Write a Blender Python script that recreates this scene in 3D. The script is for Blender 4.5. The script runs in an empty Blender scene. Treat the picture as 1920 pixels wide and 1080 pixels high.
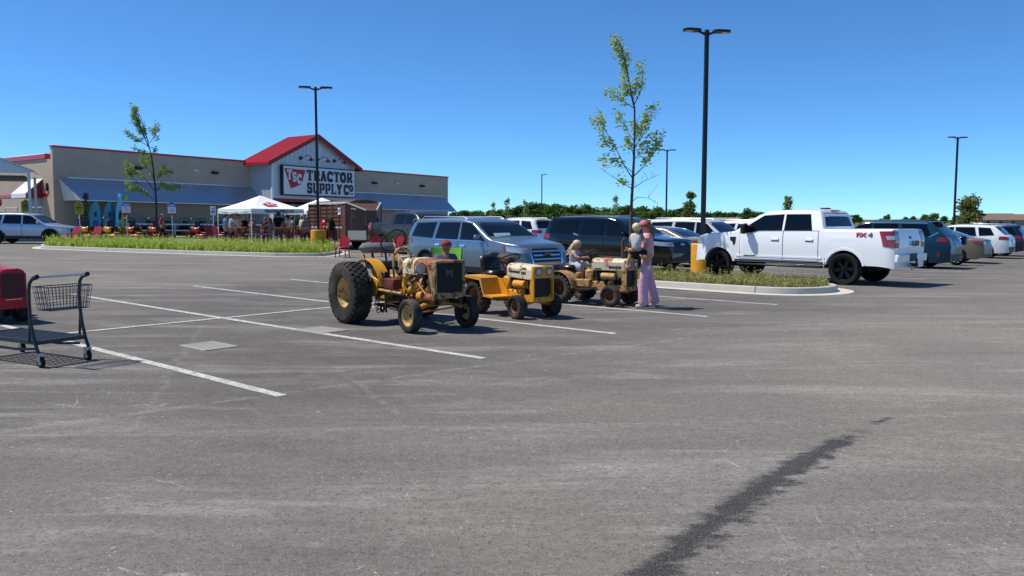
import bpy, bmesh, math, random
from mathutils import Vector, Matrix, Euler
from mathutils.bvhtree import BVHTree
RAD = math.radians
random.seed(11)
sc = bpy.context.scene
C = sc.collection

# ------------------------------------------------------------------ camera, sky, sun, exposure
cam = bpy.data.objects.new('camera', bpy.data.cameras.new('camera'))
C.objects.link(cam)
cam.location = (0, 0, 1.65)
cam.rotation_euler = (RAD(90 - 4.829), 0, 0)
cam.data.sensor_width = 36.0
cam.data.lens = 28.63
cam.data.clip_end = 6000
sc.camera = cam

SUN_EL = 58.0
TO_SUN = Vector((-math.cos(RAD(SUN_EL)) * 0.993, math.cos(RAD(SUN_EL)) * 0.115, math.sin(RAD(SUN_EL))))
world = bpy.data.worlds.new('World'); sc.world = world; world.use_nodes = True
wn = world.node_tree
sky = wn.nodes.new('ShaderNodeTexSky'); sky.sky_type = 'NISHITA'; sky.sun_disc = False
sky.sun_elevation = RAD(SUN_EL)
sky.sun_rotation = math.atan2(TO_SUN.x, TO_SUN.y)
sky.altitude = 4000; sky.air_density = 1.0; sky.dust_density = 0.0; sky.ozone_density = 10.0
tint = wn.nodes.new('ShaderNodeVectorMath'); tint.operation = 'MULTIPLY'; tint.inputs[1].default_value = (0.70, 0.985, 1.04)   # deep summer blue
wn.links.new(sky.outputs[0], tint.inputs[0]); wn.links.new(tint.outputs[0], wn.nodes['Background'].inputs[0])
wn.nodes['Background'].inputs[1].default_value = 0.147
sun = bpy.data.objects.new('sun', bpy.data.lights.new('sun', 'SUN')); C.objects.link(sun)
sun.data.energy = 5.0; sun.data.angle = RAD(0.53); sun.data.color = (1.0, 0.93, 0.82)
sun.rotation_euler = TO_SUN.to_track_quat('Z', 'Y').to_euler()
sc.view_settings.view_transform = 'Standard'; sc.view_settings.look = 'None'
sc.view_settings.exposure = 0.1; sc.view_settings.gamma = 1.0
sc.view_settings.use_curve_mapping = False

# ------------------------------------------------------------------ lot geometry
S = Vector((0.751, -0.660, 0)); S.normalize()          # along the parking stalls, towards the viewer
N = Vector((-S.y, S.x, 0))                              # across the stalls, away to the right
S_ANG = math.atan2(S.y, S.x)
def gz(x, y):
    "the lot falls gently from left to right beyond the first stalls"
    t = min(max((y - 12) / 22.0, 0), 1); s = t * t * (3 - 2 * t)
    return -0.0115 * max(min(x, 45), -45) * s
def SN(s, n, dz=0.0):
    p = S * s + N * n
    return Vector((p.x, p.y, gz(p.x, p.y) + dz))
def G(x, y, dz=0.0): return Vector((x, y, gz(x, y) + dz))

# ------------------------------------------------------------------ node helpers and materials
def lin(h):
    h = h.lstrip('#'); out = []
    for i in (0, 2, 4):
        v = int(h[i:i + 2], 16) / 255.0
        out.append(v / 12.92 if v <= 0.04045 else ((v + 0.055) / 1.055) ** 2.4)
    return tuple(out)
class NT:
    def __init__(s, t): s.t = t
    def n(s, ty, **kw):
        o = s.t.nodes.new(ty)
        for k, v in kw.items(): setattr(o, k, v)
        return o
    def put(s, sock, v):
        if isinstance(v, bpy.types.NodeSocket): s.t.links.new(v, sock)
        elif v is not None:
            if hasattr(sock.default_value, '__len__') and len(sock.default_value) == 4 and len(v) == 3: v = (*v, 1)
            sock.default_value = v
    def math(s, op, a, b=None, c=None, clamp=False):
        o = s.n('ShaderNodeMath', operation=op); o.use_clamp = clamp
        s.put(o.inputs[0], a); s.put(o.inputs[1], b)
        if c is not None: s.put(o.inputs[2], c)
        return o.outputs[0]
    def vm(s, op, a, b=None):
        o = s.n('ShaderNodeVectorMath', operation=op); s.put(o.inputs[0], a)
        if b is not None: s.put(o.inputs[1], b)
        return o.outputs['Value'] if op in ('DOT_PRODUCT', 'LENGTH', 'DISTANCE') else o.outputs[0]
    def noise(s, vec, scale, detail=4, rough=0.5, dist=0.0):
        o = s.n('ShaderNodeTexNoise'); s.put(o.inputs['Vector'], vec)
        for k, v in (('Scale', scale), ('Detail', detail), ('Roughness', rough), ('Distortion', dist)): s.put(o.inputs[k], v)
        return o.outputs[0]
    def vor(s, vec, scale, feature='F1', out='Distance'):
        o = s.n('ShaderNodeTexVoronoi', feature=feature); s.put(o.inputs['Vector'], vec); s.put(o.inputs['Scale'], scale)
        return o.outputs[out]
    def mr(s, v, a, b, c=0.0, d=1.0, smooth=True):
        o = s.n('ShaderNodeMapRange', interpolation_type='SMOOTHSTEP' if smooth else 'LINEAR')
        for i, x in enumerate((v, a, b, c, d)): s.put(o.inputs[i], x)
        return o.outputs[0]
    def mix(s, f, a, b, mode='MIX'):
        o = s.n('ShaderNodeMix', data_type='RGBA', blend_type=mode)
        s.put(o.inputs[0], f); s.put(o.inputs[6], a); s.put(o.inputs[7], b)
        return o.outputs[2]
    def xyz(s, v):
        o = s.n('ShaderNodeSeparateXYZ'); s.put(o.inputs[0], v); return o.outputs
    def comb(s, x, y, z):
        o = s.n('ShaderNodeCombineXYZ')
        for i, v in enumerate((x, y, z)): s.put(o.inputs[i], v)
        return o.outputs[0]
    def coord(s, k='Object'): return s.n('ShaderNodeTexCoord').outputs[k]
    def bump(s, h, strength, dist=0.02):
        o = s.n('ShaderNodeBump'); o.inputs['Strength'].default_value = strength; o.inputs['Distance'].default_value = dist
        s.put(o.inputs['Height'], h); return o.outputs[0]
MATS = {}
def newmat(name):
    m = bpy.data.materials.new(name); m.use_nodes = True
    t = NT(m.node_tree); return m, t, m.node_tree.nodes['Principled BSDF']
def mul(c, k): return tuple(min(1, x * k) for x in c)
def M(name, col='#808080', rough=0.5, metal=0.0, var=0.12, scale=5.0, bump=0.0, bscale=60.0, coat=0.0, spec=0.5,
      rust=0.0, rustcol='#6b3a20', rscale=6.0, dirt=0.0, emit=None):
    if name in MATS: return MATS[name]
    c = lin(col) if isinstance(col, str) else col
    m, t, b = newmat(name)
    co = t.coord('Object')
    base = t.mix(t.noise(co, scale, 5, 0.6), mul(c, 1 - var), mul(c, 1 + var)) if var else None
    if base is None: base = (*c, 1)
    r = rough
    if rust:
        rn = t.noise(co, rscale, 8, 0.7, 0.4)
        f = t.mr(rn, 0.62 - rust * 0.35, 0.70 - rust * 0.35)
        rc = t.mix(t.noise(co, rscale * 5, 4), mul(lin(rustcol), 0.55), mul(lin(rustcol), 1.35))
        base = t.mix(f, base, rc); r = t.mr(f, 0, 1, rough, 0.85)
    if dirt:
        f = t.math('MULTIPLY', t.mr(t.noise(co, 2.3, 6, 0.65), 0.42, 0.75), dirt)
        base = t.mix(f, base, lin('#8a7f6c'))
    t.put(b.inputs['Base Color'], base); t.put(b.inputs['Roughness'], r)
    b.inputs['Metallic'].default_value = metal; b.inputs['Coat Weight'].default_value = coat
    b.inputs['Coat Roughness'].default_value = 0.03
    b.inputs['Specular IOR Level'].default_value = spec
    if bump: t.put(b.inputs['Normal'], t.bump(t.noise(co, bscale, 3), bump))
    MATS[name] = m; return m
def leafmat(name, a, b2, trans=0.35):
    if name in MATS: return MATS[name]
    m, t, b = newmat(name)
    gi = t.n('ShaderNodeNewGeometry'); rnd = gi.outputs['Random Per Island']
    colr = t.mix(rnd, lin(a), lin(b2))
    t.put(b.inputs['Base Color'], colr); b.inputs['Roughness'].default_value = 0.55
    b.inputs['Specular IOR Level'].default_value = 0.25
    tr = t.n('ShaderNodeBsdfTranslucent'); t.put(tr.inputs[0], colr)
    mx = t.n('ShaderNodeMixShader'); mx.inputs[0].default_value = trans
    out = m.node_tree.nodes['Material Output']
    m.node_tree.links.new(b.outputs[0], mx.inputs[1]); m.node_tree.links.new(tr.outputs[0], mx.inputs[2])
    m.node_tree.links.new(mx.outputs[0], out.inputs[0]); MATS[name] = m; return m

# ------------------------------------------------------------------ mesh builder
class MB:
    def __init__(s): s.v = []; s.f = []; s.mi = []; s.T = None
    def add(s, vs, fs, mi=0):
        o = len(s.v)
        if s.T is not None: vs = [s.T @ Vector(p) for p in vs]
        s.v.extend(tuple(p) for p in vs)
        for f in fs: s.f.append(tuple(i + o for i in f)); s.mi.append(mi)
        return s
    def box(s, c, size, rot=None, bev=0.0, mi=0):
        hx, hy, hz = (k / 2 for k in size); c = Vector(c)
        rm = Euler([RAD(a) for a in rot]).to_matrix() if rot else None
        def P(p):
            p = Vector(p); return (rm @ p if rm else p) + c
        if bev <= 0:
            vs = [P((x * hx, y * hy, z * hz)) for x in (-1, 1) for y in (-1, 1) for z in (-1, 1)]
            return s.add(vs, [(0, 1, 3, 2), (4, 6, 7, 5), (0, 4, 5, 1), (2, 3, 7, 6), (0, 2, 6, 4), (1, 5, 7, 3)], mi)
        b = min(bev, hx * .99, hy * .99, hz * .99); vs = []; ix = {}
        for x in (-1, 1):
            for y in (-1, 1):
                for z in (-1, 1):
                    for a in range(3):
                        p = [x * (hx - b), y * (hy - b), z * (hz - b)]; p[a] = (x * hx, y * hy, z * hz)[a]
                        ix[x, y, z, a] = len(vs); vs.append(P(p))
        fs = []
        for a in range(3):
            u, w = [k for k in range(3) if k != a]
            for sg in (-1, 1):
                q = []
                for su, sw in ((-1, -1), (1, -1), (1, 1), (-1, 1)):
                    k = [0, 0, 0]; k[a] = sg; k[u] = su; k[w] = sw; q.append(ix[(*k, a)])
                fs.append(tuple(q))
        for a in range(3):
            u, w = [k for k in range(3) if k != a]
            for su in (-1, 1):
                for sw in (-1, 1):
                    k0 = [0, 0, 0]; k1 = [0, 0, 0]; k0[a] = -1; k1[a] = 1
                    for k in (k0, k1): k[u] = su; k[w] = sw
                    fs.append((ix[(*k0, u)], ix[(*k1, u)], ix[(*k1, w)], ix[(*k0, w)]))
        for x in (-1, 1):
            for y in (-1, 1):
                for z in (-1, 1): fs.append(tuple(ix[x, y, z, a] for a in range(3)))
        return s.add(vs, fs, mi)
    def tube(s, pts, r, n=8, closed=False, cap=True, mi=0, sq=1.0):
        pts = [Vector(p) for p in pts]; k = len(pts)
        rs = r if isinstance(r, (list, tuple)) else [r] * k
        vs = []; up = None
        for i, p in enumerate(pts):
            a = pts[i - 1] if (i or closed) else p; b = pts[(i + 1) % k] if (i < k - 1 or closed) else p
            t = (b - a)
            if t.length < 1e-9: t = Vector((0, 0, 1))
            t.normalize()
            if up is None:
                up = Vector((0, 0, 1)) if abs(t.z) < 0.9 else Vector((1, 0, 0))
            x = up - t * up.dot(t)
            if x.length < 1e-6: x = t.orthogonal()
            x.normalize(); up = x; y = t.cross(x)
            for j in range(n):
                th = 2 * math.pi * (j + .5) / n
                vs.append(p + (x * math.cos(th) + y * math.sin(th) * sq) * rs[i])
        fs = []
        for i in range(k if closed else k - 1):
            for j in range(n):
                a = i * n + j; b = i * n + (j + 1) % n; i2 = (i + 1) % k
                fs.append((a, b, i2 * n + (j + 1) % n, i2 * n + j))
        if cap and not closed:
            fs.append(tuple(range(n))[::-1]); fs.append(tuple((k - 1) * n + j for j in range(n)))
        return s.add(vs, fs, mi)
    def cyl(s, p0, p1, r0, r1=None, n=16, mi=0): return s.tube([p0, p1], [r0, r0 if r1 is None else r1], n, mi=mi)
    def lathe(s, prof, c=(0, 0, 0), axis='z', n=24, closed=False, mi=0, arc=(0, 360)):
        vs = []; full = abs(arc[1] - arc[0]) >= 359.9; m = n if full else n + 1
        for i in range(m):
            th = RAD(arc[0] + (arc[1] - arc[0]) * i / n); ca, sa = math.cos(th), math.sin(th)
            for r, h in prof:
                p = {'z': (r * ca, r * sa, h), 'y': (r * ca, h, r * sa), 'x': (h, r * ca, r * sa)}[axis]
                vs.append(Vector(p) + Vector(c))
        k = len(prof); fs = []
        for i in range(n):
            i2 = (i + 1) % m
            for j in range(k if closed else k - 1):
                j2 = (j + 1) % k; fs.append((i * k + j, i2 * k + j, i2 * k + j2, i * k + j2))
        return s.add(vs, fs, mi)
    def prism(s, poly, a0, a1, axis='y', mi=0):
        k = len(poly)
        def P(u, w, a): return {'y': (u, a, w), 'x': (a, u, w), 'z': (u, w, a)}[axis]
        vs = [P(u, w, a0) for u, w in poly] + [P(u, w, a1) for u, w in poly]
        fs = [tuple(range(k))[::-1], tuple(range(k, 2 * k))] + [(i, (i + 1) % k, k + (i + 1) % k, k + i) for i in range(k)]
        return s.add(vs, fs, mi)
    def ball(s, c, r, sc3=(1, 1, 1), nu=12, nv=8, mi=0, v0=-90, v1=90, rot=None):
        vs = []; fs = []; rm = Euler([RAD(a) for a in rot]).to_matrix() if rot else None
        for j in range(nv + 1):
            ph = RAD(v0 + (v1 - v0) * j / nv)
            for i in range(nu):
                th = 2 * math.pi * i / nu
                p = Vector((math.cos(ph) * math.cos(th) * r * sc3[0], math.cos(ph) * math.sin(th) * r * sc3[1], math.sin(ph) * r * sc3[2]))
                vs.append((rm @ p if rm else p) + Vector(c))
        for j in range(nv):
            for i in range(nu):
                fs.append((j * nu + i, j * nu + (i + 1) % nu, (j + 1) * nu + (i + 1) % nu, (j + 1) * nu + i))
        return s.add(vs, fs, mi)
    def mesh(s, name, mats, smooth=True, angle=38, recalc=True, weld=False):
        me = bpy.data.meshes.new(name); me.from_pydata(s.v, [], s.f)
        for m in (mats if isinstance(mats, (list, tuple)) else [mats]): me.materials.append(m)
        if any(s.mi): me.polygons.foreach_set('material_index', s.mi)
        if recalc:
            bm = bmesh.new(); bm.from_mesh(me)
            if weld:
                bmesh.ops.remove_doubles(bm, verts=bm.verts, dist=1e-4)
            bmesh.ops.recalc_face_normals(bm, faces=bm.faces); bm.to_mesh(me); bm.free()
        if smooth:
            me.polygons.foreach_set('use_smooth', [True] * len(me.polygons)); me.set_sharp_from_angle(angle=RAD(angle))
        me.update(); return me
    def obj(s, name, mats, parent=None, **kw): return place(name, s.mesh(name, mats, **kw), parent)
def place(name, me, parent=None, loc=None, rz=None):
    o = bpy.data.objects.new(name, me); C.objects.link(o)
    if parent is not None: o.parent = parent
    if loc is not None: o.location = loc
    if rz is not None: o.rotation_euler[2] = rz
    return o
def tag(o, label, cat, group=None):
    o['label'] = label; o['category'] = cat
    if group: o['group'] = group
    return o
def thing(name, label, cat, loc=(0, 0, 0), rz=0.0, group=None):
    o = bpy.data.objects.new(name, None); C.objects.link(o); o.location = loc; o.rotation_euler = (0, 0, rz)
    o.empty_display_size = 0.2
    return tag(o, label, cat, group)
def struct(o, kind='structure'): o['kind'] = kind; return o
def copy_tree(o, parent=None):
    c = o.copy(); C.objects.link(c); c.parent = parent
    for ch in list(o.children): copy_tree(ch, c)
    return c
def text_mesh(txt, size, mat, name, parent, loc, rot, ext=0.004, bold=0.0, sx=1.0):
    "flat lettering of small thickness"
    cu = bpy.data.curves.new(name, 'FONT'); cu.body = txt; cu.size = size; cu.extrude = ext; cu.offset = bold
    cu.align_x = 'CENTER'; cu.align_y = 'CENTER'; cu.resolution_u = 3
    tmp = bpy.data.objects.new('tmp', cu); C.objects.link(tmp)
    me = bpy.data.meshes.new_from_object(tmp.evaluated_get(bpy.context.evaluated_depsgraph_get()))
    bpy.data.objects.remove(tmp); me.materials.clear(); me.materials.append(mat)
    o = place(name, me, parent, loc); o.rotation_euler = rot; o.scale = (sx, 1, 1); return o
# ------------------------------------------------------------------ ground, asphalt, markings
def asphalt_material():
    m, t, b = newmat('asphalt')
    pos = t.n('ShaderNodeNewGeometry').outputs['Position']
    flat = t.vm('MULTIPLY', pos, (1, 1, 0))
    u = t.vm('DOT_PRODUCT', flat, tuple(S)); w = t.vm('DOT_PRODUCT', flat, tuple(N))
    uv = t.comb(u, w, 0.0)
    big = t.noise(t.vm('MULTIPLY', uv, (0.16, 0.30, 1)), 1.0, 5, 0.6, 0.6)
    mid = t.noise(t.vm('MULTIPLY', uv, (0.9, 1.6, 1)), 1.0, 6, 0.65, 0.8)
    fine = t.noise(flat, 30, 4, 0.8)
    grain = t.noise(flat, 75, 3, 0.85)
    base = t.mix(t.mr(big, 0.3, 0.7), lin('#5b5754'), lin('#6d6966'))
    base = t.mix(t.mr(mid, 0.35, 0.75), base, lin('#726e6a'))
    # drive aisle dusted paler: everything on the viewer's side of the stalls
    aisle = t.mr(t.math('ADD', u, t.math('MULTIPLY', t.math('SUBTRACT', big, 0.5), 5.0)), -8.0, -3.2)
    far = t.mr(t.math('ADD', u, t.math('MULTIPLY', t.math('SUBTRACT', big, 0.5), 3.0)), -17.0, -21.0)  # beyond the stalls: grazing-angle brightness painted in as paler asphalt
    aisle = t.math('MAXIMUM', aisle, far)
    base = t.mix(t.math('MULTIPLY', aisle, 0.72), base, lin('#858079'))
    # sweeping pale tyre scuffs
    wv = t.n('ShaderNodeTexNoise'); wv.inputs['Scale'].default_value = 1.0; wv.inputs['Detail'].default_value = 6
    wv.inputs['Roughness'].default_value = 0.7; wv.inputs['Distortion'].default_value = 1.6
    t.put(wv.inputs['Vector'], t.vm('MULTIPLY', flat, (0.35, 2.6, 1)))
    scuff = t.math('MULTIPLY', t.mr(wv.outputs[0], 0.54, 0.74), t.mr(t.noise(flat, 0.33, 2), 0.42, 0.66))
    base = t.mix(t.math('MULTIPLY', scuff, t.mr(aisle, 0, 1, 0.12, 0.5)), base, lin('#b5b1a8'))
    # circular turning marks
    for cx, cy, r0, r1, k in ((3.2, 4.2, 1.9, 2.6, 0.26), (9.5, 9.5, 5.0, 6.6, 0.14), (-2.6, 4.4, 2.2, 2.6, 0.16)):
        d = t.vm('DISTANCE', flat, (cx, cy, 0)); d = t.math('ADD', d, t.math('MULTIPLY', mid, 0.9))
        ring = t.math('MULTIPLY', t.mr(d, r0, (r0 + r1) / 2), t.mr(d, (r0 + r1) / 2, r1, 1, 0))
        st_ = t.mr(t.noise(t.comb(t.math('MULTIPLY', d, 9.0), t.math('MULTIPLY', mid, 3.0), 0.0), 1.0, 3), 0.4, 0.7)
        base = t.mix(t.math('MULTIPLY', t.math('MULTIPLY', ring, st_), k), base, lin('#b8b3a8'))
    # faint paving seams and chalky drips (light lines with ragged edges)
    def line(p0, p1, width, colr, k, rag=0.05):
        nonlocal base
        p0 = Vector(p0); p1 = Vector(p1); d = (p1 - p0); L = d.length; d.normalize(); q = Vector((-d.y, d.x, 0))
        rel = t.vm('SUBTRACT', flat, tuple(p0))
        a = t.vm('DOT_PRODUCT', rel, tuple(d)); o = t.vm('DOT_PRODUCT', rel, tuple(q))
        o = t.math('ADD', o, t.math('MULTIPLY', t.math('SUBTRACT', t.noise(flat, 1.6, 5, 0.7), 0.5), rag * 4))
        f = t.math('MULTIPLY', t.mr(t.math('ABSOLUTE', o), width * 0.4, width, 1, 0), t.math('MULTIPLY', t.mr(a, 0, 0.3), t.mr(a, L - 0.3, L, 1, 0)))
        f = t.math('MULTIPLY', f, t.mr(t.noise(flat, 7.0, 5, 0.75), 0.38, 0.66))
        base = t.mix(t.math('MULTIPLY', f, k), base, lin(colr))
    line((-4.9, 5.5, 0), (2.6, 11.4, 0), 0.07, '#a8a49c', 0.55, 0.02)
    line((-9.5, 17.5, 0), (2.0, 22.5, 0), 0.10, '#464446', 0.75, 0.05)
    line((1.0, 15.2, 0), (4.6, 17.6, 0), 0.09, '#9b978f', 0.4, 0.03)
    line((-2.9, 6.0, 0), (-4.9, 12.8, 0), 0.05, '#b0aca5', 0.32, 0.10)
    line((-2.0, 9.0, 0), (-0.85, 6.6, 0), 0.05, '#b0aca5', 0.3, 0.08)
    line((2.2, 11.8, 0), (9.5, 13.6, 0), 0.5, '#a9a59f', 0.35, 0.2)
    # bleached patches drawn out sideways
    st1 = t.noise(t.vm('MULTIPLY', flat, (0.28, 1.5, 1)), 1.0, 8, 0.72, 0.5)
    base = t.mix(t.mr(st1, 0.48, 0.70, 0, 0.55), base, lin('#aeaaa5'))
    base = t.mix(t.mr(st1, 0.30, 0.46, 0.35, 0), base, lin('#534f4d'))
    yel = t.mr(t.noise(flat, 0.4, 3), 0.45, 0.7, 0, 0.22)
    base = t.mix(t.math('MULTIPLY', yel, aisle), base, lin('#a39c86'))
    # short curved scratches
    wob = t.n('ShaderNodeTexNoise'); wob.inputs['Scale'].default_value = 0.8; t.put(wob.inputs['Vector'], flat)
    sc_v = t.vm('ADD', flat, t.vm('MULTIPLY', wob.outputs[1], (1.6, 1.6, 0)))
    for scl, off, th in ((0.75, 0.0, 0.006), (1.3, 7.3, 0.004)):
        e_ = t.n('ShaderNodeTexVoronoi', feature='DISTANCE_TO_EDGE'); e_.inputs['Scale'].default_value = scl
        t.put(e_.inputs['Vector'], t.vm('ADD', sc_v, (off, off * 2, 0)))
        msk = t.mr(t.noise(t.vm('ADD', flat, (off, 3, 0)), 1.7, 3, 0.6), 0.60, 0.68)
        ln = t.math('MULTIPLY', t.mr(e_.outputs[0], th * 0.4, th, 1, 0), msk)
        base = t.mix(t.math('MULTIPLY', ln, 0.5), base, lin('#cdc8c0'))
    # aggregate: dark pits, pale stones, chips gathered in clusters
    base = t.mix(t.mr(fine, 0.33, 0.50, 0.72, 0), base, lin('#444140'))
    base = t.mix(t.mr(grain, 0.54, 0.70, 0, 0.75), base, lin('#c7c4be'))
    base = t.mix(t.mr(t.noise(flat, 11, 5, 0.8), 0.40, 0.62, 0.25, 0), base, lin('#4a4745'))
    chip = t.math('MULTIPLY', t.mr(t.noise(flat, 34, 2, 0.6), 0.66, 0.70), t.mr(t.noise(flat, 1.1, 4, 0.7), 0.46, 0.64))
    base = t.mix(t.math('MULTIPLY', chip, 0.8), base, lin('#e2ded6'))
    # damp streak with a broken, ragged edge, running away from the viewer
    p0 = Vector((0.52, 3.50, 0)); p1 = Vector((3.16, 6.70, 0)); d = p1 - p0; L = d.length; d.normalize(); q = Vector((-d.y, d.x, 0))
    rel = t.vm('SUBTRACT', flat, tuple(p0)); a = t.vm('DOT_PRODUCT', rel, tuple(d)); o = t.vm('DOT_PRODUCT', rel, tuple(q))
    bow = t.math('MULTIPLY', t.math('SINE', t.math('MULTIPLY', a, math.pi / L)), 0.10)
    o = t.math('SUBTRACT', o, bow)
    n1 = t.noise(t.vm('MULTIPLY', flat, (0.7, 1.3, 1)), 7.0, 9, 0.72, 0.3); n2 = t.noise(flat, 1.7, 3)
    wid = t.math('ADD', t.mr(a, L * 0.60, L, 0.10, 0.02, smooth=False), t.math('MULTIPLY', t.math('SUBTRACT', n2, 0.5), 0.10))
    side = t.mr(o, -0.1, 0.1, 1.8, 1.0)                            # raggeder on the right hand side
    dd = t.math('ADD', t.math('DIVIDE', t.math('SUBTRACT', t.math('ABSOLUTE', o), wid), 0.10), t.math('MULTIPLY', t.math('SUBTRACT', n1, 0.5), t.math('MULTIPLY', side, 3.4)))
    brk = t.math('MULTIPLY', t.mr(t.noise(t.comb(t.math('MULTIPLY', a, 5.0), 0.3, 0.0), 1.0, 2), 0.48, 0.58), t.mr(a, L * 0.74, L * 0.80))
    wet = t.math('MULTIPLY', t.mr(dd, -0.5, 0.5, 1, 0), t.mr(a, L - 0.03, L + 0.03, 1, 0))
    wet = t.math('MULTIPLY', wet, t.math('SUBTRACT', 1.0, brk))
    drop = t.math('MULTIPLY', t.mr(t.noise(t.vm('MULTIPLY', flat, (0.6, 1.5, 1)), 3.6, 6, 0.7), 0.715, 0.73), t.mr(t.vm('DISTANCE', flat, (0.6, 4.6, 0)), 2.2, 2.9, 0.85, 0))
    wet = t.math('MAXIMUM', wet, drop)
    base = t.mix(t.math('MULTIPLY', wet, t.mr(grain, 0.46, 0.66, 0.93, 0.45)), base, lin('#332f2e'))
    worn = t.mr(t.math('ADD', t.vm('DISTANCE', flat, (8.5, 8.5, 0)), t.math('MULTIPLY', mid, 4.0)), 3.5, 9.5, 1, 0)  # asphalt lightened around a spot at the right
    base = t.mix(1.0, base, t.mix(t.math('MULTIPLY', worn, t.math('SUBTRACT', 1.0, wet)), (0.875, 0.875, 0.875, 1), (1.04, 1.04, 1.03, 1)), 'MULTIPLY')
    t.put(b.inputs['Base Color'], base)
    t.put(b.inputs['Roughness'], t.mr(wet, 0, 1, 0.92, 0.62))
    b.inputs['Specular IOR Level'].default_value = 0.22
    hgt = t.math('ADD', t.math('MULTIPLY', grain, 0.6), fine)
    t.put(b.inputs['Normal'], t.bump(hgt, 0.55, 0.012))
    return m
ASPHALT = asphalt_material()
def paint_material():
    m, t, b = newmat('road_paint')
    pos = t.n('ShaderNodeNewGeometry').outputs['Position']
    f = t.mr(t.noise(pos, 60, 3, 0.7), 0.40, 0.56)
    f = t.math('MULTIPLY', f, t.mr(t.noise(pos, 5.0, 5, 0.7), 0.30, 0.56, 0.40, 1))
    t.put(b.inputs['Base Color'], t.mix(f, lin('#77736f'), lin('#d9d7d0')))
    b.inputs['Roughness'].default_value = 0.8; return m
PAINT = paint_material()
CONCRETE = M('kerb_concrete', '#b5b2a9', 0.9, var=0.16, scale=3.0, bump=0.25, bscale=40, spec=0.2)
GUTTER = M('gutter_concrete', '#c2bfb4', 0.9, var=0.14, scale=2.0, bump=0.2, bscale=40, spec=0.2)
WALK = M('walk_concrete', '#a9a59c', 0.9, var=0.12, scale=1.0, spec=0.2)
FIELD = M('field_grass', '#5a6a35', 0.95, var=0.35, scale=0.2, spec=0.1)
SOIL = M('island_soil', '#6b6238', 0.95, var=0.4, scale=3.0, bump=0.5, bscale=25, spec=0.1)

def sheet(name, xs, ys, mat, dz):
    b = MB(); n = len(ys)
    b.v = [(x, y, gz(x, y) + dz) for x in xs for y in ys]
    for i in range(len(xs) - 1):
        for j in range(n - 1):
            b.f.append((i * n + j, (i + 1) * n + j, (i + 1) * n + j + 1, i * n + j + 1)); b.mi.append(0)
    return struct(b.obj(name, mat, recalc=False, angle=180))
YS = [-12, 0, 6, 12] + [12 + k for k in range(1, 23)] + [38, 45, 55, 70]
sheet('ground', [-3000, -900, -300, -120, -45, 45, 120, 300, 900, 3000], [-40] + YS + [110, 160, 260, 500, 1200, 4500], FIELD, -0.08)
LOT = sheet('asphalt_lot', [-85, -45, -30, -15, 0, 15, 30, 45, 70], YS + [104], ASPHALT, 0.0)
def strip(name, a, b2, width, mat, dz=0.004, seg=1.0, parent=None):
    "thin painted strip following the ground from a to b (xy)"
    a = Vector((a[0], a[1], 0)); b2 = Vector((b2[0], b2[1], 0)); d = b2 - a; L = d.length; d.normalize(); q = Vector((-d.y, d.x, 0)) * width / 2
    k = max(1, int(L / seg)); m = MB(); vs = []
    for i in range(k + 1):
        p = a + d * L * i / k
        for s_ in (-1, 1):
            w = p + q * s_; vs.append((w.x, w.y, gz(w.x, w.y) + dz))
    m.add(vs, [(2 * i + 1, 2 * i, 2 * i + 2, 2 * i + 3) for i in range(k)])
    return m.obj(name, mat, parent, smooth=False, recalc=False)
for n_ in (-1.3, 1.45, 4.22, 6.97, 9.75, 12.52):
    strip('parking_line', SN(-18.95, n_), SN(-6.58, n_), 0.115, PAINT, parent=LOT)
strip('parking_line', SN(-18.95, 15.2), SN(-6.5, 15.2), 0.11, PAINT, parent=LOT)
strip('parking_line', SN(-12.55, -6), SN(-12.55, 15.1), 0.11, PAINT, dz=0.008, parent=LOT)
for k in range(11):
    n_ = 22.75 + 2.76 * k
    strip('parking_line', SN(-18.95, n_), SN(-6.55, n_), 0.11, PAINT, parent=LOT)
strip('parking_line', SN(-12.55, 20.2), SN(-12.55, 52), 0.11, PAINT, dz=0.008, parent=LOT)
for k in range(9):
    n_ = 12.0 + 2.76 * k
    strip('parking_line', SN(-38.5, n_ + 8), SN(-26.5, n_ + 8), 0.11, PAINT, parent=LOT)
# two pale inlet grates set in the asphalt
GRATE = M('grate_metal', '#a3a098', 0.8, var=0.25, scale=14)
def grate(cx, cy, label):
    t_ = thing('drain_grate', label, 'drain grate', G(cx, cy), S_ANG)
    for s_ in (-1, 1):
        MB().box((0, s_ * 0.22, 0.006), (0.66, 0.03, 0.012)).obj('grate_frame', GRATE, t_)
        MB().box((s_ * 0.315, 0, 0.006), (0.03, 0.408, 0.012)).obj('grate_frame', GRATE, t_)
    for k in range(9):
        MB().box((0, -0.18 + 0.045 * k, 0.005), (0.60, 0.022, 0.010)).obj('grate_bar', GRATE, t_)
    MB().box((0, 0, 0.001), (0.60, 0.40, 0.002)).obj('pit', M('pit_dark', '#6f6b68', 0.9, var=.3, scale=30), t_)
grate(-3.95, 10.5, 'pale drain grate set in open asphalt, nearer to the shopping cart')
grate(-2.84, 12.05, 'pale drain grate touching the parking line behind the rusty tractor')

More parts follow.
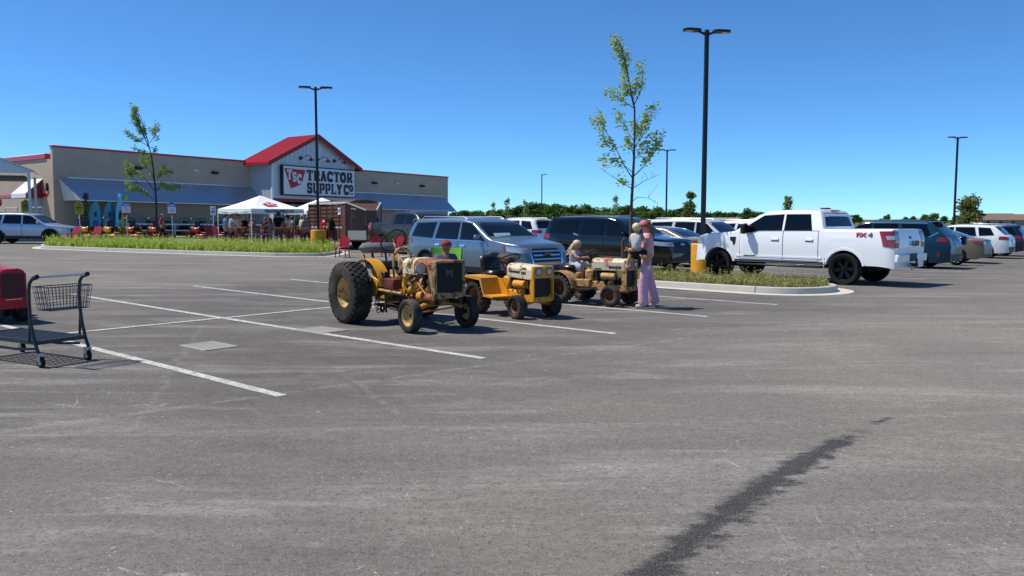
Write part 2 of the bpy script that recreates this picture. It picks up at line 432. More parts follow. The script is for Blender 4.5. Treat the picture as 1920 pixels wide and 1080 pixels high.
# ------------------------------------------------------------------ planted islands
def chaikin(p, k=2):
    for _ in range(k):
        q = []
        for i in range(len(p)):
            a = Vector(p[i]); b = Vector(p[(i + 1) % len(p)]); q += [a * .75 + b * .25, a * .25 + b * .75]
        p = q
    return p
def inside(p, poly):
    r = False; n = len(poly)
    for i in range(n):
        a = poly[i]; b = poly[(i + 1) % n]
        if (a.y > p[1]) != (b.y > p[1]) and p[0] < (b.x - a.x) * (p[1] - a.y) / (b.y - a.y) + a.x: r = not r
    return r
def offset(poly, d):
    n = len(poly); out = []
    for i in range(n):
        t_ = (poly[(i + 1) % n] - poly[i - 1]).normalized(); out.append(poly[i] + Vector((t_.y, -t_.x)) * d)
    return out
def island(outline, stone_len):
    area = sum(outline[i].x * outline[(i + 1) % len(outline)].y - outline[(i + 1) % len(outline)].x * outline[i].y for i in range(len(outline)))
    if area < 0: outline = outline[::-1]
    n = len(outline); inner = offset(outline, -0.16); outer = offset(outline, 0.34)
    b = MB(); cen = sum(outline, Vector((0, 0))) / n
    b.add([(*cen, gz(*cen) + 0.16)] + [(p.x, p.y, gz(p.x, p.y) + 0.125) for p in inner], [(0, 1 + i, 1 + (i + 1) % n) for i in range(n)])
    soil = struct(b.obj('island', SOIL, recalc=False))
    b = MB(); vs = []
    for i in range(n): vs += [(outline[i].x, outline[i].y, gz(*outline[i]) + 0.010), (outer[i].x, outer[i].y, gz(*outer[i]) + 0.006)]
    b.add(vs, [(2 * i, 2 * i + 1, (2 * i + 3) % (2 * n), (2 * i + 2) % (2 * n)) for i in range(n)])
    b.obj('gutter', GUTTER, soil, recalc=False, smooth=False)
    # kerb stones: a swept section between joints
    cum = [0]
    for i in range(n): cum.append(cum[-1] + (outline[(i + 1) % n] - outline[i]).length)
    tot = cum[-1]; k = max(3, round(tot / stone_len))
    def at(s_):
        s_ %= tot
        for i in range(n):
            if cum[i + 1] >= s_:
                f = (s_ - cum[i]) / max(1e-9, cum[i + 1] - cum[i]); p = outline[i].lerp(outline[(i + 1) % n], f)
                d = (inner[i].lerp(inner[(i + 1) % n], f) - p).normalized(); return p, d
    for j in range(k):
        s0 = tot * j / k + 0.012; s1 = tot * (j + 1) / k - 0.012; m = max(2, int((s1 - s0) / 0.3)); b = MB(); vs = []
        for i in range(m + 1):
            p, d = at(s0 + (s1 - s0) * i / m)
            z = gz(p.x, p.y)
            for o, h in ((0, -0.05), (0.0, 0.02), (0.025, 0.135), (0.05, 0.15), (0.15, 0.15), (0.16, 0.14), (0.16, -0.05)):
                q = p + d * o; vs.append((q.x, q.y, z + h))
        fs = [(i * 7 + a, (i + 1) * 7 + a, (i + 1) * 7 + (a + 1) % 7, i * 7 + (a + 1) % 7) for i in range(m) for a in range(7)]
        fs += [tuple(range(7)), tuple(m * 7 + a for a in range(7))[::-1]]
        b.add(vs, fs).obj('kerb_stone', CONCRETE, soil, angle=30)
    return soil, inner
GRASS1 = leafmat('island_grass_fresh', '#86a03c', '#c6d06a', 0.5)
GRASS2 = leafmat('island_grass_dry', '#7f8c45', '#c0b47c', 0.4)
def grass(name, poly, count, h0, h1, mat, label, wide=1.0, weeds=0):
    xs = [p.x for p in poly]; ys = [p.y for p in poly]; v = []; f = []; rnd = random.Random(len(poly) + count)
    import mathutils.noise as mn
    made = 0
    while made < count:
        x = rnd.uniform(min(xs), max(xs)); y = rnd.uniform(min(ys), max(ys))
        if not inside((x, y), poly): continue
        made += 1
        cl = 0.55 + 0.9 * max(0, mn.noise(Vector((x * 0.9, y * 0.9, 0))) + 0.35)
        h = rnd.uniform(h0, h1) * cl; a = rnd.uniform(0, 6.283); wd = rnd.uniform(0.006, 0.014) * wide
        lean = rnd.uniform(0.1, 0.7) * h; z = gz(x, y) + 0.12
        dx, dy = math.cos(a), math.sin(a); la = a + rnd.uniform(0.8, 2.2); lx, ly = math.cos(la) * lean, math.sin(la) * lean
        o = len(v)
        v += [(x - dx * wd, y - dy * wd, z), (x + dx * wd, y + dy * wd, z), (x + dx * wd * .8 + lx * .4, y + dy * wd * .8 + ly * .4, z + h * .6),
              (x - dx * wd * .8 + lx * .4, y - dy * wd * .8 + ly * .4, z + h * .6), (x + lx, y + ly, z + h)]
        f += [(o, o + 1, o + 2, o + 3), (o + 3, o + 2, o + 4)]
    for _ in range(weeds):                                       # leafy weeds standing above the grass
        while True:
            x = rnd.uniform(min(xs), max(xs)); y = rnd.uniform(min(ys), max(ys))
            if inside((x, y), poly): break
        H = rnd.uniform(h1 * 0.9, h1 * 1.9); z = gz(x, y) + 0.12; tx, ty = rnd.uniform(-.25, .25) * H, rnd.uniform(-.25, .25) * H
        for k in range(rnd.randint(9, 16)):
            q = rnd.uniform(0.2, 1.0); a = rnd.uniform(0, 6.283); l = rnd.uniform(0.03, 0.075) * (1.5 - q * .7) * wide ** .5; w = l * 0.3
            cx, cy, cz = x + tx * q, y + ty * q, z + H * q; dx, dy = math.cos(a), math.sin(a); o = len(v); dz = rnd.uniform(-.3, .6) * l
            v += [(cx, cy, cz), (cx + dx * l * .5 - dy * w, cy + dy * l * .5 + dx * w, cz + dz), (cx + dx * l, cy + dy * l, cz + dz * .8),
                  (cx + dx * l * .5 + dy * w, cy + dy * l * .5 - dx * w, cz + dz)]
            f.append((o, o + 1, o + 2, o + 3))
        o = len(v); v += [(x - .004, y, z), (x + .004, y, z), (x + tx, y + ty, z + H)]; f.append((o, o + 1, o + 2))
    me = bpy.data.meshes.new(name); me.from_pydata(v, [], f); me.materials.append(mat)
    o = place(name, me); o['label'] = label; o['category'] = 'grass'; return struct(o, 'stuff')
rr = []
for cs, cn, a0 in ((-7.95, 18.6, -90), (-7.95, 18.75, 0), (-17.4, 18.75, 90), (-17.4, 18.6, 180)):
    for k in range(7):
        th = RAD(a0 + 15 * k); p = S * (cs + 1.28 * math.cos(th)) + N * (cn + 1.28 * math.sin(th)); rr.append(Vector((p.x, p.y)))
_, inR = island(rr, 3.1)
grass('island_grass', offset(inR, -0.06), 15000, 0.05, 0.20, GRASS2, 'dry green grass and weeds on the kerbed island beside the white pickup', 1.0, 420)
ll = chaikin([Vector(p) for p in ((-22.6, 39.0), (-22.0, 38.2), (-10.9, 33.75), (-8.5, 33.6), (-7.7, 34.6), (-7.9, 38.6), (-8.8, 39.9), (-13.0, 39.6), (-19.0, 42.6), (-22.8, 43.4), (-23.9, 41.4))], 3)
_, inL = island(ll, 4.6)
grass('island_grass', offset(inL, -0.06), 20000, 0.08, 0.32, GRASS1, 'tall bright green grass on the long island before the store', 1.7, 1900)
# ------------------------------------------------------------------ store building (local: x along the front, y into the building, z up)
ST_O = Vector((-31.356, 56.0, 0.36)); ST_R = Euler((0, RAD(0.68), RAD(52.8)))
ST_M = Matrix.Translation(ST_O) @ ST_R.to_matrix().to_4x4()
def STP(x, off, z=0.0): return ST_M @ Vector((x, -off, z))
ST_RZ = RAD(52.8)
def store_material():
    m, t, b = newmat('store_block_wall')
    co = t.coord('Object'); br = t.n('ShaderNodeTexBrick')
    x, y, z = t.xyz(co)[0:3]
    t.put(br.inputs['Vector'], t.comb(t.math('ADD', x, y), z, 0.0))
    for k, v in (('Scale', 1.0), ('Brick Width', 0.8), ('Row Height', 0.2), ('Mortar Size', 0.012), ('Bias', 0.0)): br.inputs[k].default_value = v
    t.put(br.inputs['Color1'], lin('#b7a896')); t.put(br.inputs['Color2'], lin('#bbac9a')); t.put(br.inputs['Mortar'], lin('#ab9d8c'))
    big = t.noise(co, 0.5, 5, 0.65)
    t.put(b.inputs['Base Color'], t.mix(t.mr(big, 0.35, 0.7), br.outputs[0], lin('#b0a18f')))
    b.inputs['Roughness'].default_value = 0.92; b.inputs['Specular IOR Level'].default_value = 0.2
    t.put(b.inputs['Normal'], t.bump(t.noise(co, 14, 4), 0.4, 0.02)); return m
WALLM = store_material()
REDM = M('red_metal', '#b3141b', 0.35, var=0.06, coat=0.2)
REDB = M('red_band', '#8d1a20', 0.5, var=0.08)
GREYM = M('siding_metal', '#c3c8cf', 0.4, metal=0.25, var=0.05, scale=1.5)
AWN = M('awning_metal', '#c9ced6', 0.32, metal=0.85, var=0.05, scale=1.0)
WHITEM = M('white_painted_metal', '#e4e5e6', 0.4, var=0.04)
DARKM = M('dark_metal', '#16181b', 0.45, var=0.1)
BLACK = M('black_plastic', '#0e0f10', 0.5, var=0.1)
GLASS = M('dark_glass', '#07090c', 0.05, var=0, spec=0.45)
ALU = M('aluminium', '#b9bdc2', 0.35, metal=0.8, var=0.05)
NAVY = M('sign_navy', '#232a38', 0.5, var=0.03)
SIGNW = M('sign_white', '#dfe1e4', 0.45, var=0.03)
SIGNR = M('sign_red', '#b01c26', 0.45, var=0.04)
store = thing('store', 'beige block store with red trimmed parapet, metal awnings and red gabled entrance', 'store building', ST_O)
store.rotation_euler = ST_R
LW, DP = 40.4, 38.0
GX0, GX1, GD = 15.7, 24.45, 2.9                                   # entrance block
MB().box((GX0 / 2, 0.15, 2.55), (GX0, 0.3, 7.3)).obj('wall', WALLM, store)
MB().box(((GX1 + LW) / 2, 0.15, 2.55), (LW - GX1, 0.3, 7.3)).obj('wall', WALLM, store)
MB().box(((GX0 + GX1) / 2, 0.15, 4.7), (GX1 - GX0, 0.3, 3.0)).obj('wall', WALLM, store)
MB().box((0.15, DP / 2 + 0.3, 2.2), (0.3, DP, 6.4)).obj('wall', WALLM, store)
MB().box((LW - 0.15, DP / 2 + 0.3, 2.2), (0.3, DP, 6.4)).obj('wall', WALLM, store)
MB().box((LW / 2, DP + 0.45, 2.2), (LW, 0.3, 6.4)).obj('wall', WALLM, store)
MB().box((LW / 2, DP / 2 + 0.3, 5.15), (LW - 0.6, DP, 0.12)).obj('roof', M('roof_membrane', '#b0b0ac', 0.8), store)
for x0, x1 in ((-0.06, GX0 - 0.5), (GX1 + 0.5, LW + 0.06)):
    MB().box(((x0 + x1) / 2, 0.14, 6.26), (x1 - x0, 0.42, 0.14), bev=0.02).obj('parapet_cap', REDM, store)
MB().box((0.12, DP / 2 + 0.75, 5.62), (0.42, DP - 0.4, 0.36), bev=0.02).obj('parapet_cap', REDM, store)
MB().box((LW - 0.12, DP / 2 + 0.75, 5.62), (0.42, DP - 0.4, 0.36), bev=0.02).obj('parapet_cap', REDM, store)
MB().box((-0.012, DP / 2 + 0.6, 2.96), (0.03, DP - 0.6, 0.2)).obj('red_stripe', REDM, store)
MB().box((-0.05, 0.9, 3.5), (0.1, 0.22, 0.55), bev=0.02).obj('downlight', DARKM, store)
# corrugated awnings
def corrugated(x0, x1, y0, z0, y1, z1, pitch=0.2, amp=0.012, thick=0.02, sh=0.0):
    b = MB(); n = int((x1 - x0) / pitch) * 4; vs = []; dy, dz = y1 - y0, z1 - z0; L = math.hypot(dy, dz); ny, nz = -dz / L, dy / L
    if nz < 0: ny, nz = -ny, -nz
    for i in range(n + 1):
        x = x0 + (x1 - x0) * i / n; a = amp * (1, 1, 0, 0)[i % 4]
        for y, z in ((y0, z0), (y1, z1)):
            x = x0 + (x1 - x0) * i / n - (sh * (1 - i / n) if y == y0 else 0)
            vs.append((x, y + ny * a, z + nz * a)); vs.append((x, y + ny * (a - thick), z + nz * (a - thick)))
    fs = []
    for i in range(n):
        o = i * 4; fs += [(o, o + 2, o + 6, o + 4), (o + 1, o + 5, o + 7, o + 3), (o + 2, o + 3, o + 7, o + 6), (o, o + 4, o + 5, o + 1)]
    return b.add(vs, fs + [(0, 1, 3, 2), (n * 4, n * 4 + 2, n * 4 + 3, n * 4 + 1)])
AD = 1.85
def awning(x0, x1, sh=0.0):
    a = corrugated(x0, x1, -0.03, 4.14, -AD, 2.62, 0.22, sh=sh).obj('awning', AWN, store, smooth=False)
    MB().box(((x0 + x1) / 2, -0.02, 4.17), (x1 - x0, 0.06, 0.08)).obj('flashing', ALU, a)
    MB().box(((x0 + x1) / 2, -AD + 0.02, 2.585), (x1 - x0, 0.05, 0.05)).obj('edge_trim', WHITEM, a)
    for k in range(int((x1 - x0) / 3) + 1):
        x = x0 + 0.3 + k * (x1 - x0 - 0.6) / max(1, int((x1 - x0) / 3))
        MB().tube([(x, -0.03, 2.5), (x, -AD + 0.12, 2.56)], 0.03, 4).tube([(x, -0.03, 3.95), (x, -AD + 0.12, 2.56)], 0.03, 4).obj('bracket', GREYM, a)
    return a
a1 = awning(0.95, GX0 - 0.05, 0.61); a2 = awning(GX1 + 0.05, LW - 0.75)
b = MB(); n = 22; vs = []
for i in range(n + 1):                                            # lit triangular end panel of the left awning, ribbed
    f = i / n; am = 0.02 * (i % 2)
    vs += [(0.335 - am * .2, -0.03, 4.14), (0.62 + 0.33 * f - am, -0.03 - (AD - 0.03) * f, 2.58)]
b.add(vs, [(2 * i, 2 * i + 1, 2 * i + 3, 2 * i + 2) for i in range(n)]).obj('end_panel', WHITEM, a1, smooth=False, recalc=False)
# red infill under the awning end
MB().prism([(-0.03, 3.9), (-0.03, 2.66), (-AD * 0.8, 2.66)], LW - 0.80, LW - 0.77, 'x').obj('end_panel', REDB, a2, smooth=False)
# small white awning on the sunlit side wall
sa = MB()
sa.add([(0, 1.6, 4.1), (0, 3.9, 4.1), (-1.15, 3.9, 3.05), (-1.15, 1.6, 3.05), (-1.15, 3.9, 2.75), (-1.15, 1.6, 2.75),
        (0, 1.6, 4.04), (0, 3.9, 4.04), (-1.11, 3.9, 3.0), (-1.11, 1.6, 3.0), (-1.11, 3.9, 2.75), (-1.11, 1.6, 2.75)],
       [(0, 1, 2, 3), (3, 2, 4, 5), (7, 6, 9, 8), (8, 9, 11, 10), (0, 3, 9, 6), (3, 5, 11, 9), (1, 7, 8, 2), (2, 8, 10, 4), (5, 4, 10, 11)])
sao = sa.obj('side_awning', WHITEM, store, smooth=False)
for y in (1.64, 3.86): MB().prism([(-0.02, 4.0), (-0.02, 2.75), (-1.08, 2.75), (-1.08, 3.0)], y - 0.015, y + 0.015, 'y').obj('cheek', REDB, sao, smooth=False)
MB().box((-0.02, 2.75, 1.2), (0.06, 1.9, 2.9)).obj('side_door', M('door_grey', '#8d8a84', 0.5), store)
# gabled entrance
AX, AZ, EZ = 20.15, 8.72, 6.45
ent = MB().prism([(GX0, 3.2), (GX0, EZ), (AX, AZ - 0.12), (GX1, EZ), (GX1, 3.2)], -GD, -GD + 0.12, 'y').obj('entrance_gable', GREYM, store, smooth=False)
for sx in (GX0 + 0.06, GX1 - 0.06):
    MB().box((sx, -GD / 2 + 0.062, 3.35), (0.12, GD - 0.13, 6.1)).obj('entrance_side', GREYM, store)
for k in range(21):                                               # upright siding ribs
    x = GX0 + 0.12 + k * (GX1 - GX0 - 0.24) / 20
    top = EZ + (AZ - EZ) * (1 - abs(x - AX) / (AX - GX0 if x < AX else GX1 - AX)) - 0.2
    MB().box((x, -GD - 0.012, (3.22 + top) / 2), (0.05, 0.024, top - 3.22)).obj('siding_rib', GREYM, ent)
for k in range(7):
    MB().box((GX0 - 0.012, -GD + 0.2 + k * 0.4, 3.4), (0.024, 0.05, 6.0)).obj('siding_rib', GREYM, ent)
MB().box((GX0 + 0.02, -GD + 0.02, 3.3), (0.16, 0.16, 6.2)).obj('corner_trim', WHITEM, ent)
MB().box((GX1 - 0.02, -GD + 0.02, 3.3), (0.16, 0.16, 6.2)).obj('corner_trim', WHITEM, ent)
MB().box((AX - 0.05, -GD - 0.03, 3.05), (GX1 - GX0 + 0.1, 0.12, 0.22)).obj('red_band', REDB, store)
# roof slopes with standing seams
for sgn, xe in ((-1, GX0 - 0.62), (1, GX1 + 0.62)):
    ze = AZ - (AZ - EZ) * abs(xe - AX) / (AX - GX0 if sgn < 0 else GX1 - AX)
    rf = MB().add([(AX, -GD - 0.45, AZ), (AX, 0.75, AZ), (xe, 0.75, ze), (xe, -GD - 0.45, ze)] + [(AX, -GD - 0.45, AZ - 0.1), (AX, 0.75, AZ - 0.1), (xe, 0.75, ze - 0.1), (xe, -GD - 0.45, ze - 0.1)],
                  [(0, 1, 2, 3), (7, 6, 5, 4), (0, 3, 7, 4), (1, 5, 6, 2), (2, 6, 7, 3), (0, 4, 5, 1)]).obj('gable_roof', REDM, store, smooth=False)
    for k in range(12):
        y = -GD - 0.41 + k * (GD + 1.12) / 11
        MB().tube([(AX, y, AZ + 0.015), (xe, y, ze + 0.015)], 0.028, 4).obj('standing_seam', REDM, rf, smooth=False)
    b = MB().prism([(AX, AZ + 0.02), (AX, AZ - 0.34), (xe, ze - 0.34), (xe, ze + 0.02)], -GD - 0.50, -GD - 0.452, 'y'); b.obj('rake_trim', REDB, rf, smooth=False)
    MB().box((xe, -GD / 2 + 0.15, ze - 0.14), (0.1, GD + 1.2, 0.2)).obj('eave_trim', REDM, rf)
# storefront glass below the band
for k in range(6):
    x = GX0 + 0.3 + k * (GX1 - GX0 - 0.6) / 6; w = (GX1 - GX0 - 0.6) / 6
    p = MB().box((x + w / 2, 0.05, 1.45), (w - 0.08, 0.04, 2.9)).obj('window', GLASS, store)
    MB().box((x, 0.03, 1.45), (0.08, 0.1, 2.9)).obj('window_frame', ALU, p)
# gooseneck lamps over the sign
for k, x in enumerate((18.55, 20.35, 22.2)):
    g = MB().tube([(x, -GD, 6.63), (x + 0.02, -GD - 0.25, 6.63), (x + 0.25, -GD - 0.55, 6.85), (x + 0.45, -GD - 0.75, 6.8), (x + 0.5, -GD - 0.8, 6.62)], 0.025, 6).cyl((x, -GD, 6.63), (x, -GD - 0.06, 6.63), 0.16, n=12).obj('gooseneck_lamp', DARKM, store)
    MB().lathe([(0.04, 0.16), (0.09, 0.1), (0.14, 0.03), (0.32, -0.06), (0.32, -0.08), (0.12, -0.02), (0.02, 0.0)], (x + 0.5, -GD - 0.8, 6.5), 'z', 16).obj('lamp_shade', REDM, g)
    MB().ball((x + 0.5, -GD - 0.8, 6.42), 0.07).obj('bulb', M('bulb_red', '#a3262c', 0.3), g)
# wall packs
for x in (6.0, 12.3, 29.6, 36.3):
    w = MB().prism([(0, 0.12), (-0.35, 0.05), (-0.35, -0.02), (-0.12, -0.12), (0, -0.12)], x - 0.25, x + 0.25, 'x')
    w.v = [(v[0], v[1], v[2] + 5.15) for v in w.v]; w.obj('wall_light', DARKM, store, smooth=False)
for x in (10.6, 32.6):
    w = MB().box((x, -0.08, 5.25), (0.3, 0.16, 0.14), bev=0.03).ball((x - 0.12, -0.22, 5.25), 0.09).ball((x + 0.12, -0.22, 5.22), 0.09); w.obj('floodlight', WHITEM, store)
MB().cyl((15.2, -0.12, 0), (15.2, -0.12, 4.0), 0.06, n=8).obj('downpipe', GREYM, store)

# ------------------------------------------------------------------ sign: slab lettering built from strokes
def glyph(ch):
    "strokes in a unit box 1 wide, 1.3 high: (x0,y0,x1,y1,thickness)"
    H = 1.3
    sv = lambda x, y: (x - 0.19, y, x + 0.19, y, 0.13)           # a serif
    arc = lambda cx, cy, rx, ry, a0, a1, t_, k=9: [(cx + rx * math.cos(RAD(a0 + (a1 - a0) * i / k)), cy + ry * math.sin(RAD(a0 + (a1 - a0) * i / k)),
                                                  cx + rx * math.cos(RAD(a0 + (a1 - a0) * (i + 1) / k)), cy + ry * math.sin(RAD(a0 + (a1 - a0) * (i + 1) / k)), t_) for i in range(k)]
    if ch == 'T': return [(.5, 0.05, .5, H, .27), (0.02, H - .08, .98, H - .08, .17), (0.08, H, .08, H - .38, .12), (.92, H, .92, H - .38, .12), (.24, .07, .76, .07, .14)]
    if ch == 'R': return [(.25, 0.0, .25, H, .25), (.04, .07, .46, .07, .14), (.04, H - .08, .6, H - .08, .15), (.25, .66, .62, .66, .14)] + arc(.6, .94, .24, .29, -90, 90, .2) + [(.55, .64, .85, .1, .22), (.78, .07, 1.02, .07, .14)]
    if ch == 'A': return [(.5, H, .2, .02, .21), (.5, H, .8, .02, .24), (.28, .42, .72, .42, .14), (-.02, .07, .38, .07, .14), (.6, .07, 1.02, .07, .14), (.4, H - .06, .62, H - .06, .14)]
    if ch == 'C': return arc(.52, .65, .38, .56, 35, 325, .24, 14) + [(.88, H - .02, .88, .82, .12), (.86, .4, .86, .24, .12)]
    if ch == 'O': return arc(.5, .65, .36, .56, 0, 360, .25, 18)
    if ch == 'S': return arc(.5, .93, .32, .29, 20, 270, .2, 10) + arc(.5, .37, .32, .29, 90, -160, .22, 10) + [(.84, H - .02, .84, .86, .12), (.16, .44, .16, .02, .12)]
    if ch == 'U': return [(.2, H, .2, .4, .24), (.82, H, .82, .4, .2), (.0, H - .07, .4, H - .07, .14), (.62, H - .07, 1.02, H - .07, .14)] + arc(.51, .4, .31, .32, 180, 360, .2)
    if ch == 'P': return [(.25, 0.0, .25, H, .25), (.04, .07, .5, .07, .14), (.04, H - .08, .6, H - .08, .15), (.25, .55, .62, .55, .14)] + arc(.6, .88, .26, .34, -90, 90, .21)
    if ch == 'L': return [(.28, 0.0, .28, H, .25), (.06, H - .07, .5, H - .07, .14), (.06, .08, .95, .08, .16), (.9, .0, .9, .42, .13)]
    if ch == 'Y': return [(.5, 0.02, .5, .62, .25), (.5, .6, .18, H - .05, .23), (.5, .6, .84, H - .05, .19), (0, H - .07, .38, H - .07, .14), (.64, H - .07, 1.02, H - .07, .14), (.28, .07, .72, .07, .14)]
    if ch == '_': return [(.05, .1, .95, .1, .16)]
    return []
def letters(txt, x0, z0, w, h, gap, y, mat, parent, name, ext=0.03, skew=0.0):
    x = x0
    for ch in txt:
        if ch == ' ': x += w * 0.35; continue
        b = MB()
        for i, (ax, ay, bx, by, t_) in enumerate(glyph(ch)):
            p = Vector((ax * w, ay * h / 1.3)); q = Vector((bx * w, by * h / 1.3)); d = q - p
            if d.length < 1e-6: continue
            d.normalize(); e = d * t_ * w * 0.06; nn = Vector((-d.y, d.x)); th = (abs(nn.x) * w + abs(nn.y) * h / 1.3) * t_ * 0.62
            quad = [p - e + nn * th, p - e - nn * th, q + e - nn * th, q + e + nn * th]
            yy = y - 0.0006 * i
            b.prism([(x + c.x, z0 + skew * (x - x0 + c.x) + c.y) for c in quad], yy - ext, yy, 'y')
        b.obj(name, mat, parent, smooth=False); x += w + gap
    return x
sign = thing('store_sign', 'white framed sign reading TSC TRACTOR SUPPLY CO on the entrance gable', 'sign', ST_O); sign.rotation_euler = ST_R
SY = -GD - 0.34
MB().box(((16.45 + 24.3) / 2, (SY - GD) / 2 - 0.02, 4.70), (24.3 - 16.45, abs(SY + GD) - 0.0, 2.5), bev=0.02).obj('cabinet', DARKM, sign)
MB().box(((16.45 + 24.3) / 2, SY - 0.03, 4.70), (7.65, 0.03, 2.3)).obj('face', SIGNW, sign)
FY = SY - 0.047
MB().prism([(16.62, 5.66), (18.75, 5.62), (18.32, 4.42), (17.25, 4.02)], FY - 0.03, FY, 'y').obj('badge', SIGNR, sign, smooth=False)
for ch, x, z, w, h in (('T', 16.85, 4.78, 0.5, 0.78), ('S', 17.38, 4.62, 0.44, 0.76), ('C', 17.88, 4.46, 0.46, 0.78)):
    letters(ch, x, z, w, h, 0, FY - 0.032, SIGNW, sign, 'letter', 0.02)
letters('TRACTOR', 18.88, 4.78, 0.655, 0.86, 0.075, FY, NAVY, sign, 'letter')
letters('SUPPLY', 18.88, 3.72, 0.595, 0.86, 0.055, FY, NAVY, sign, 'letter')
letters('C', 22.92, 3.72, 0.6, 0.86, 0.05, FY, NAVY, sign, 'letter')
letters('O', 23.56, 4.02, 0.44, 0.56, 0.05, FY, NAVY, sign, 'letter')
letters('_', 23.56, 3.76, 0.44, 0.5, 0.05, FY, NAVY, sign, 'letter')

# sidewalk in front of the store
b = MB().box((LW / 2, -2.6, -0.06), (LW + 8, 5.2, 0.42), bev=0.03)
sw = b.obj('sidewalk', WALK); sw.location = ST_O; sw.rotation_euler = ST_R; struct(sw)

# ------------------------------------------------------------------ gabled loading canopy and pipe fence at the left edge
can = thing('loading_canopy', 'grey metal gabled canopy on posts at the left edge of the photo', 'canopy', G(-29.35, 50.0), RAD(207))
CW, CZ, CA = 7.2, 4.1, 5.75
MB().prism([(0, CZ), (0, CZ + 0.18), (CW / 2, CA), (CW, CZ + 0.18), (CW, CZ)], 0, 0.08, 'y').obj('gable_panel', GREYM, can, smooth=False)
for k in range(14): MB().box((0.3 + k * 0.51, 0.09, CZ + 0.1 + (CA - CZ) * (1 - abs(0.3 + k * .51 - CW / 2) / (CW / 2)) * 0.45), (0.04, 0.02, 0.06 + (CA - CZ) * (1 - abs(0.3 + k * .51 - CW / 2) / (CW / 2)) * 0.85)).obj('panel_rib', GREYM, can)
for x0, z0, x1, z1 in ((-0.15, CZ + 0.14, CW / 2, CA + 0.06), (CW / 2, CA + 0.06, CW + 0.15, CZ + 0.14)):
    MB().prism([(x0, z0), (x1, z1), (x1, z1 + 0.06), (x0, z0 + 0.06)], -6.0, 0.2, 'y').obj('roof_panel', GREYM, can, smooth=False)
for x in (0.08, CW - 0.1):
    for y in (-0.05, -5.7): MB().box((x, y, CZ / 2 - 0.1), (0.16, 0.16, CZ + 0.2)).obj('post', GREYM, can)
MB().box((CW / 2, -2.8, CZ - 0.22), (CW - 0.6, 5.2, 0.16)).obj('canopy_underside', M('underside_green', '#4c5a4f', 0.8, var=0.25), can)  # grey green slab forming the underside of the canopy
MB().tube([(1.9, -1.2, 0), (1.9, -1.2, CZ - 0.3)], 0.09, 8).obj('post', GREYM, can)
fen = thing('pipe_fence', 'thin grey pipe rail fence before the sunlit side wall', 'fence', ST_O, 0); fen.rotation_euler = ST_R
for k in range(4): MB().tube([(-0.9, -0.4 + k * 2.0, 0), (-0.9, -0.4 + k * 2.0, 2.1)], 0.045, 6).obj('post', GREYM, fen)
for z in (2.08, 1.25): MB().tube([(-0.9, -0.4, z), (-0.9, 5.7, z)], 0.035, 6).obj('rail', GREYM, fen)
for k in range(24):
    MB().tube([(-0.9, -0.3 + k * 0.25, 0.1), (-0.9, -0.3 + k * 0.25, 1.25)], 0.008, 4).obj('wire', GREYM, fen)
# ------------------------------------------------------------------ vehicles (local: x forward, y left, z up; origin on the ground mid-car)
def paint(name, col, metal=0.0, rough=0.28, var=0.02, coat=0.45):
    return M('paint_' + name, col, rough, metal=metal, var=var, scale=2.0, coat=coat, spec=0.5 if coat > 0.3 else 0.25)
TYRE = M('tyre_rubber', '#1b1b1c', 0.85, var=0.25, scale=9, spec=0.25)
RIMD = M('rim_black', '#0f1012', 0.3, metal=0.4, var=0.05)
RIMS = M('rim_silver', '#a9acb0', 0.3, metal=0.8, var=0.06)
CHROME = M('chrome', '#d5d8db', 0.12, metal=1.0, var=0)
TRIM = M('black_trim', '#131415', 0.55, var=0.1)
UNDER = M('underbody', '#0a0a0b', 0.9, var=0.1)
LAMP = M('headlamp', '#aab2bb', 0.1, metal=0.3, var=0.1, scale=20, coat=0.6)
TAIL = M('taillamp', '#8c0f14', 0.15, var=0.15, scale=20, coat=0.8)
PLATE = M('licence_plate', '#a9bccb', 0.5, var=0.1)
AMBER = M('amber_lens', '#a4472c', 0.2, coat=0.6)
def lerp_pts(pts, x):
    if x <= pts[0][0]: return pts[0][1]
    for (a, za), (b, zb) in zip(pts, pts[1:]):
        if x <= b: return za + (zb - za) * (x - a) / max(1e-9, b - a)
    return pts[-1][1]
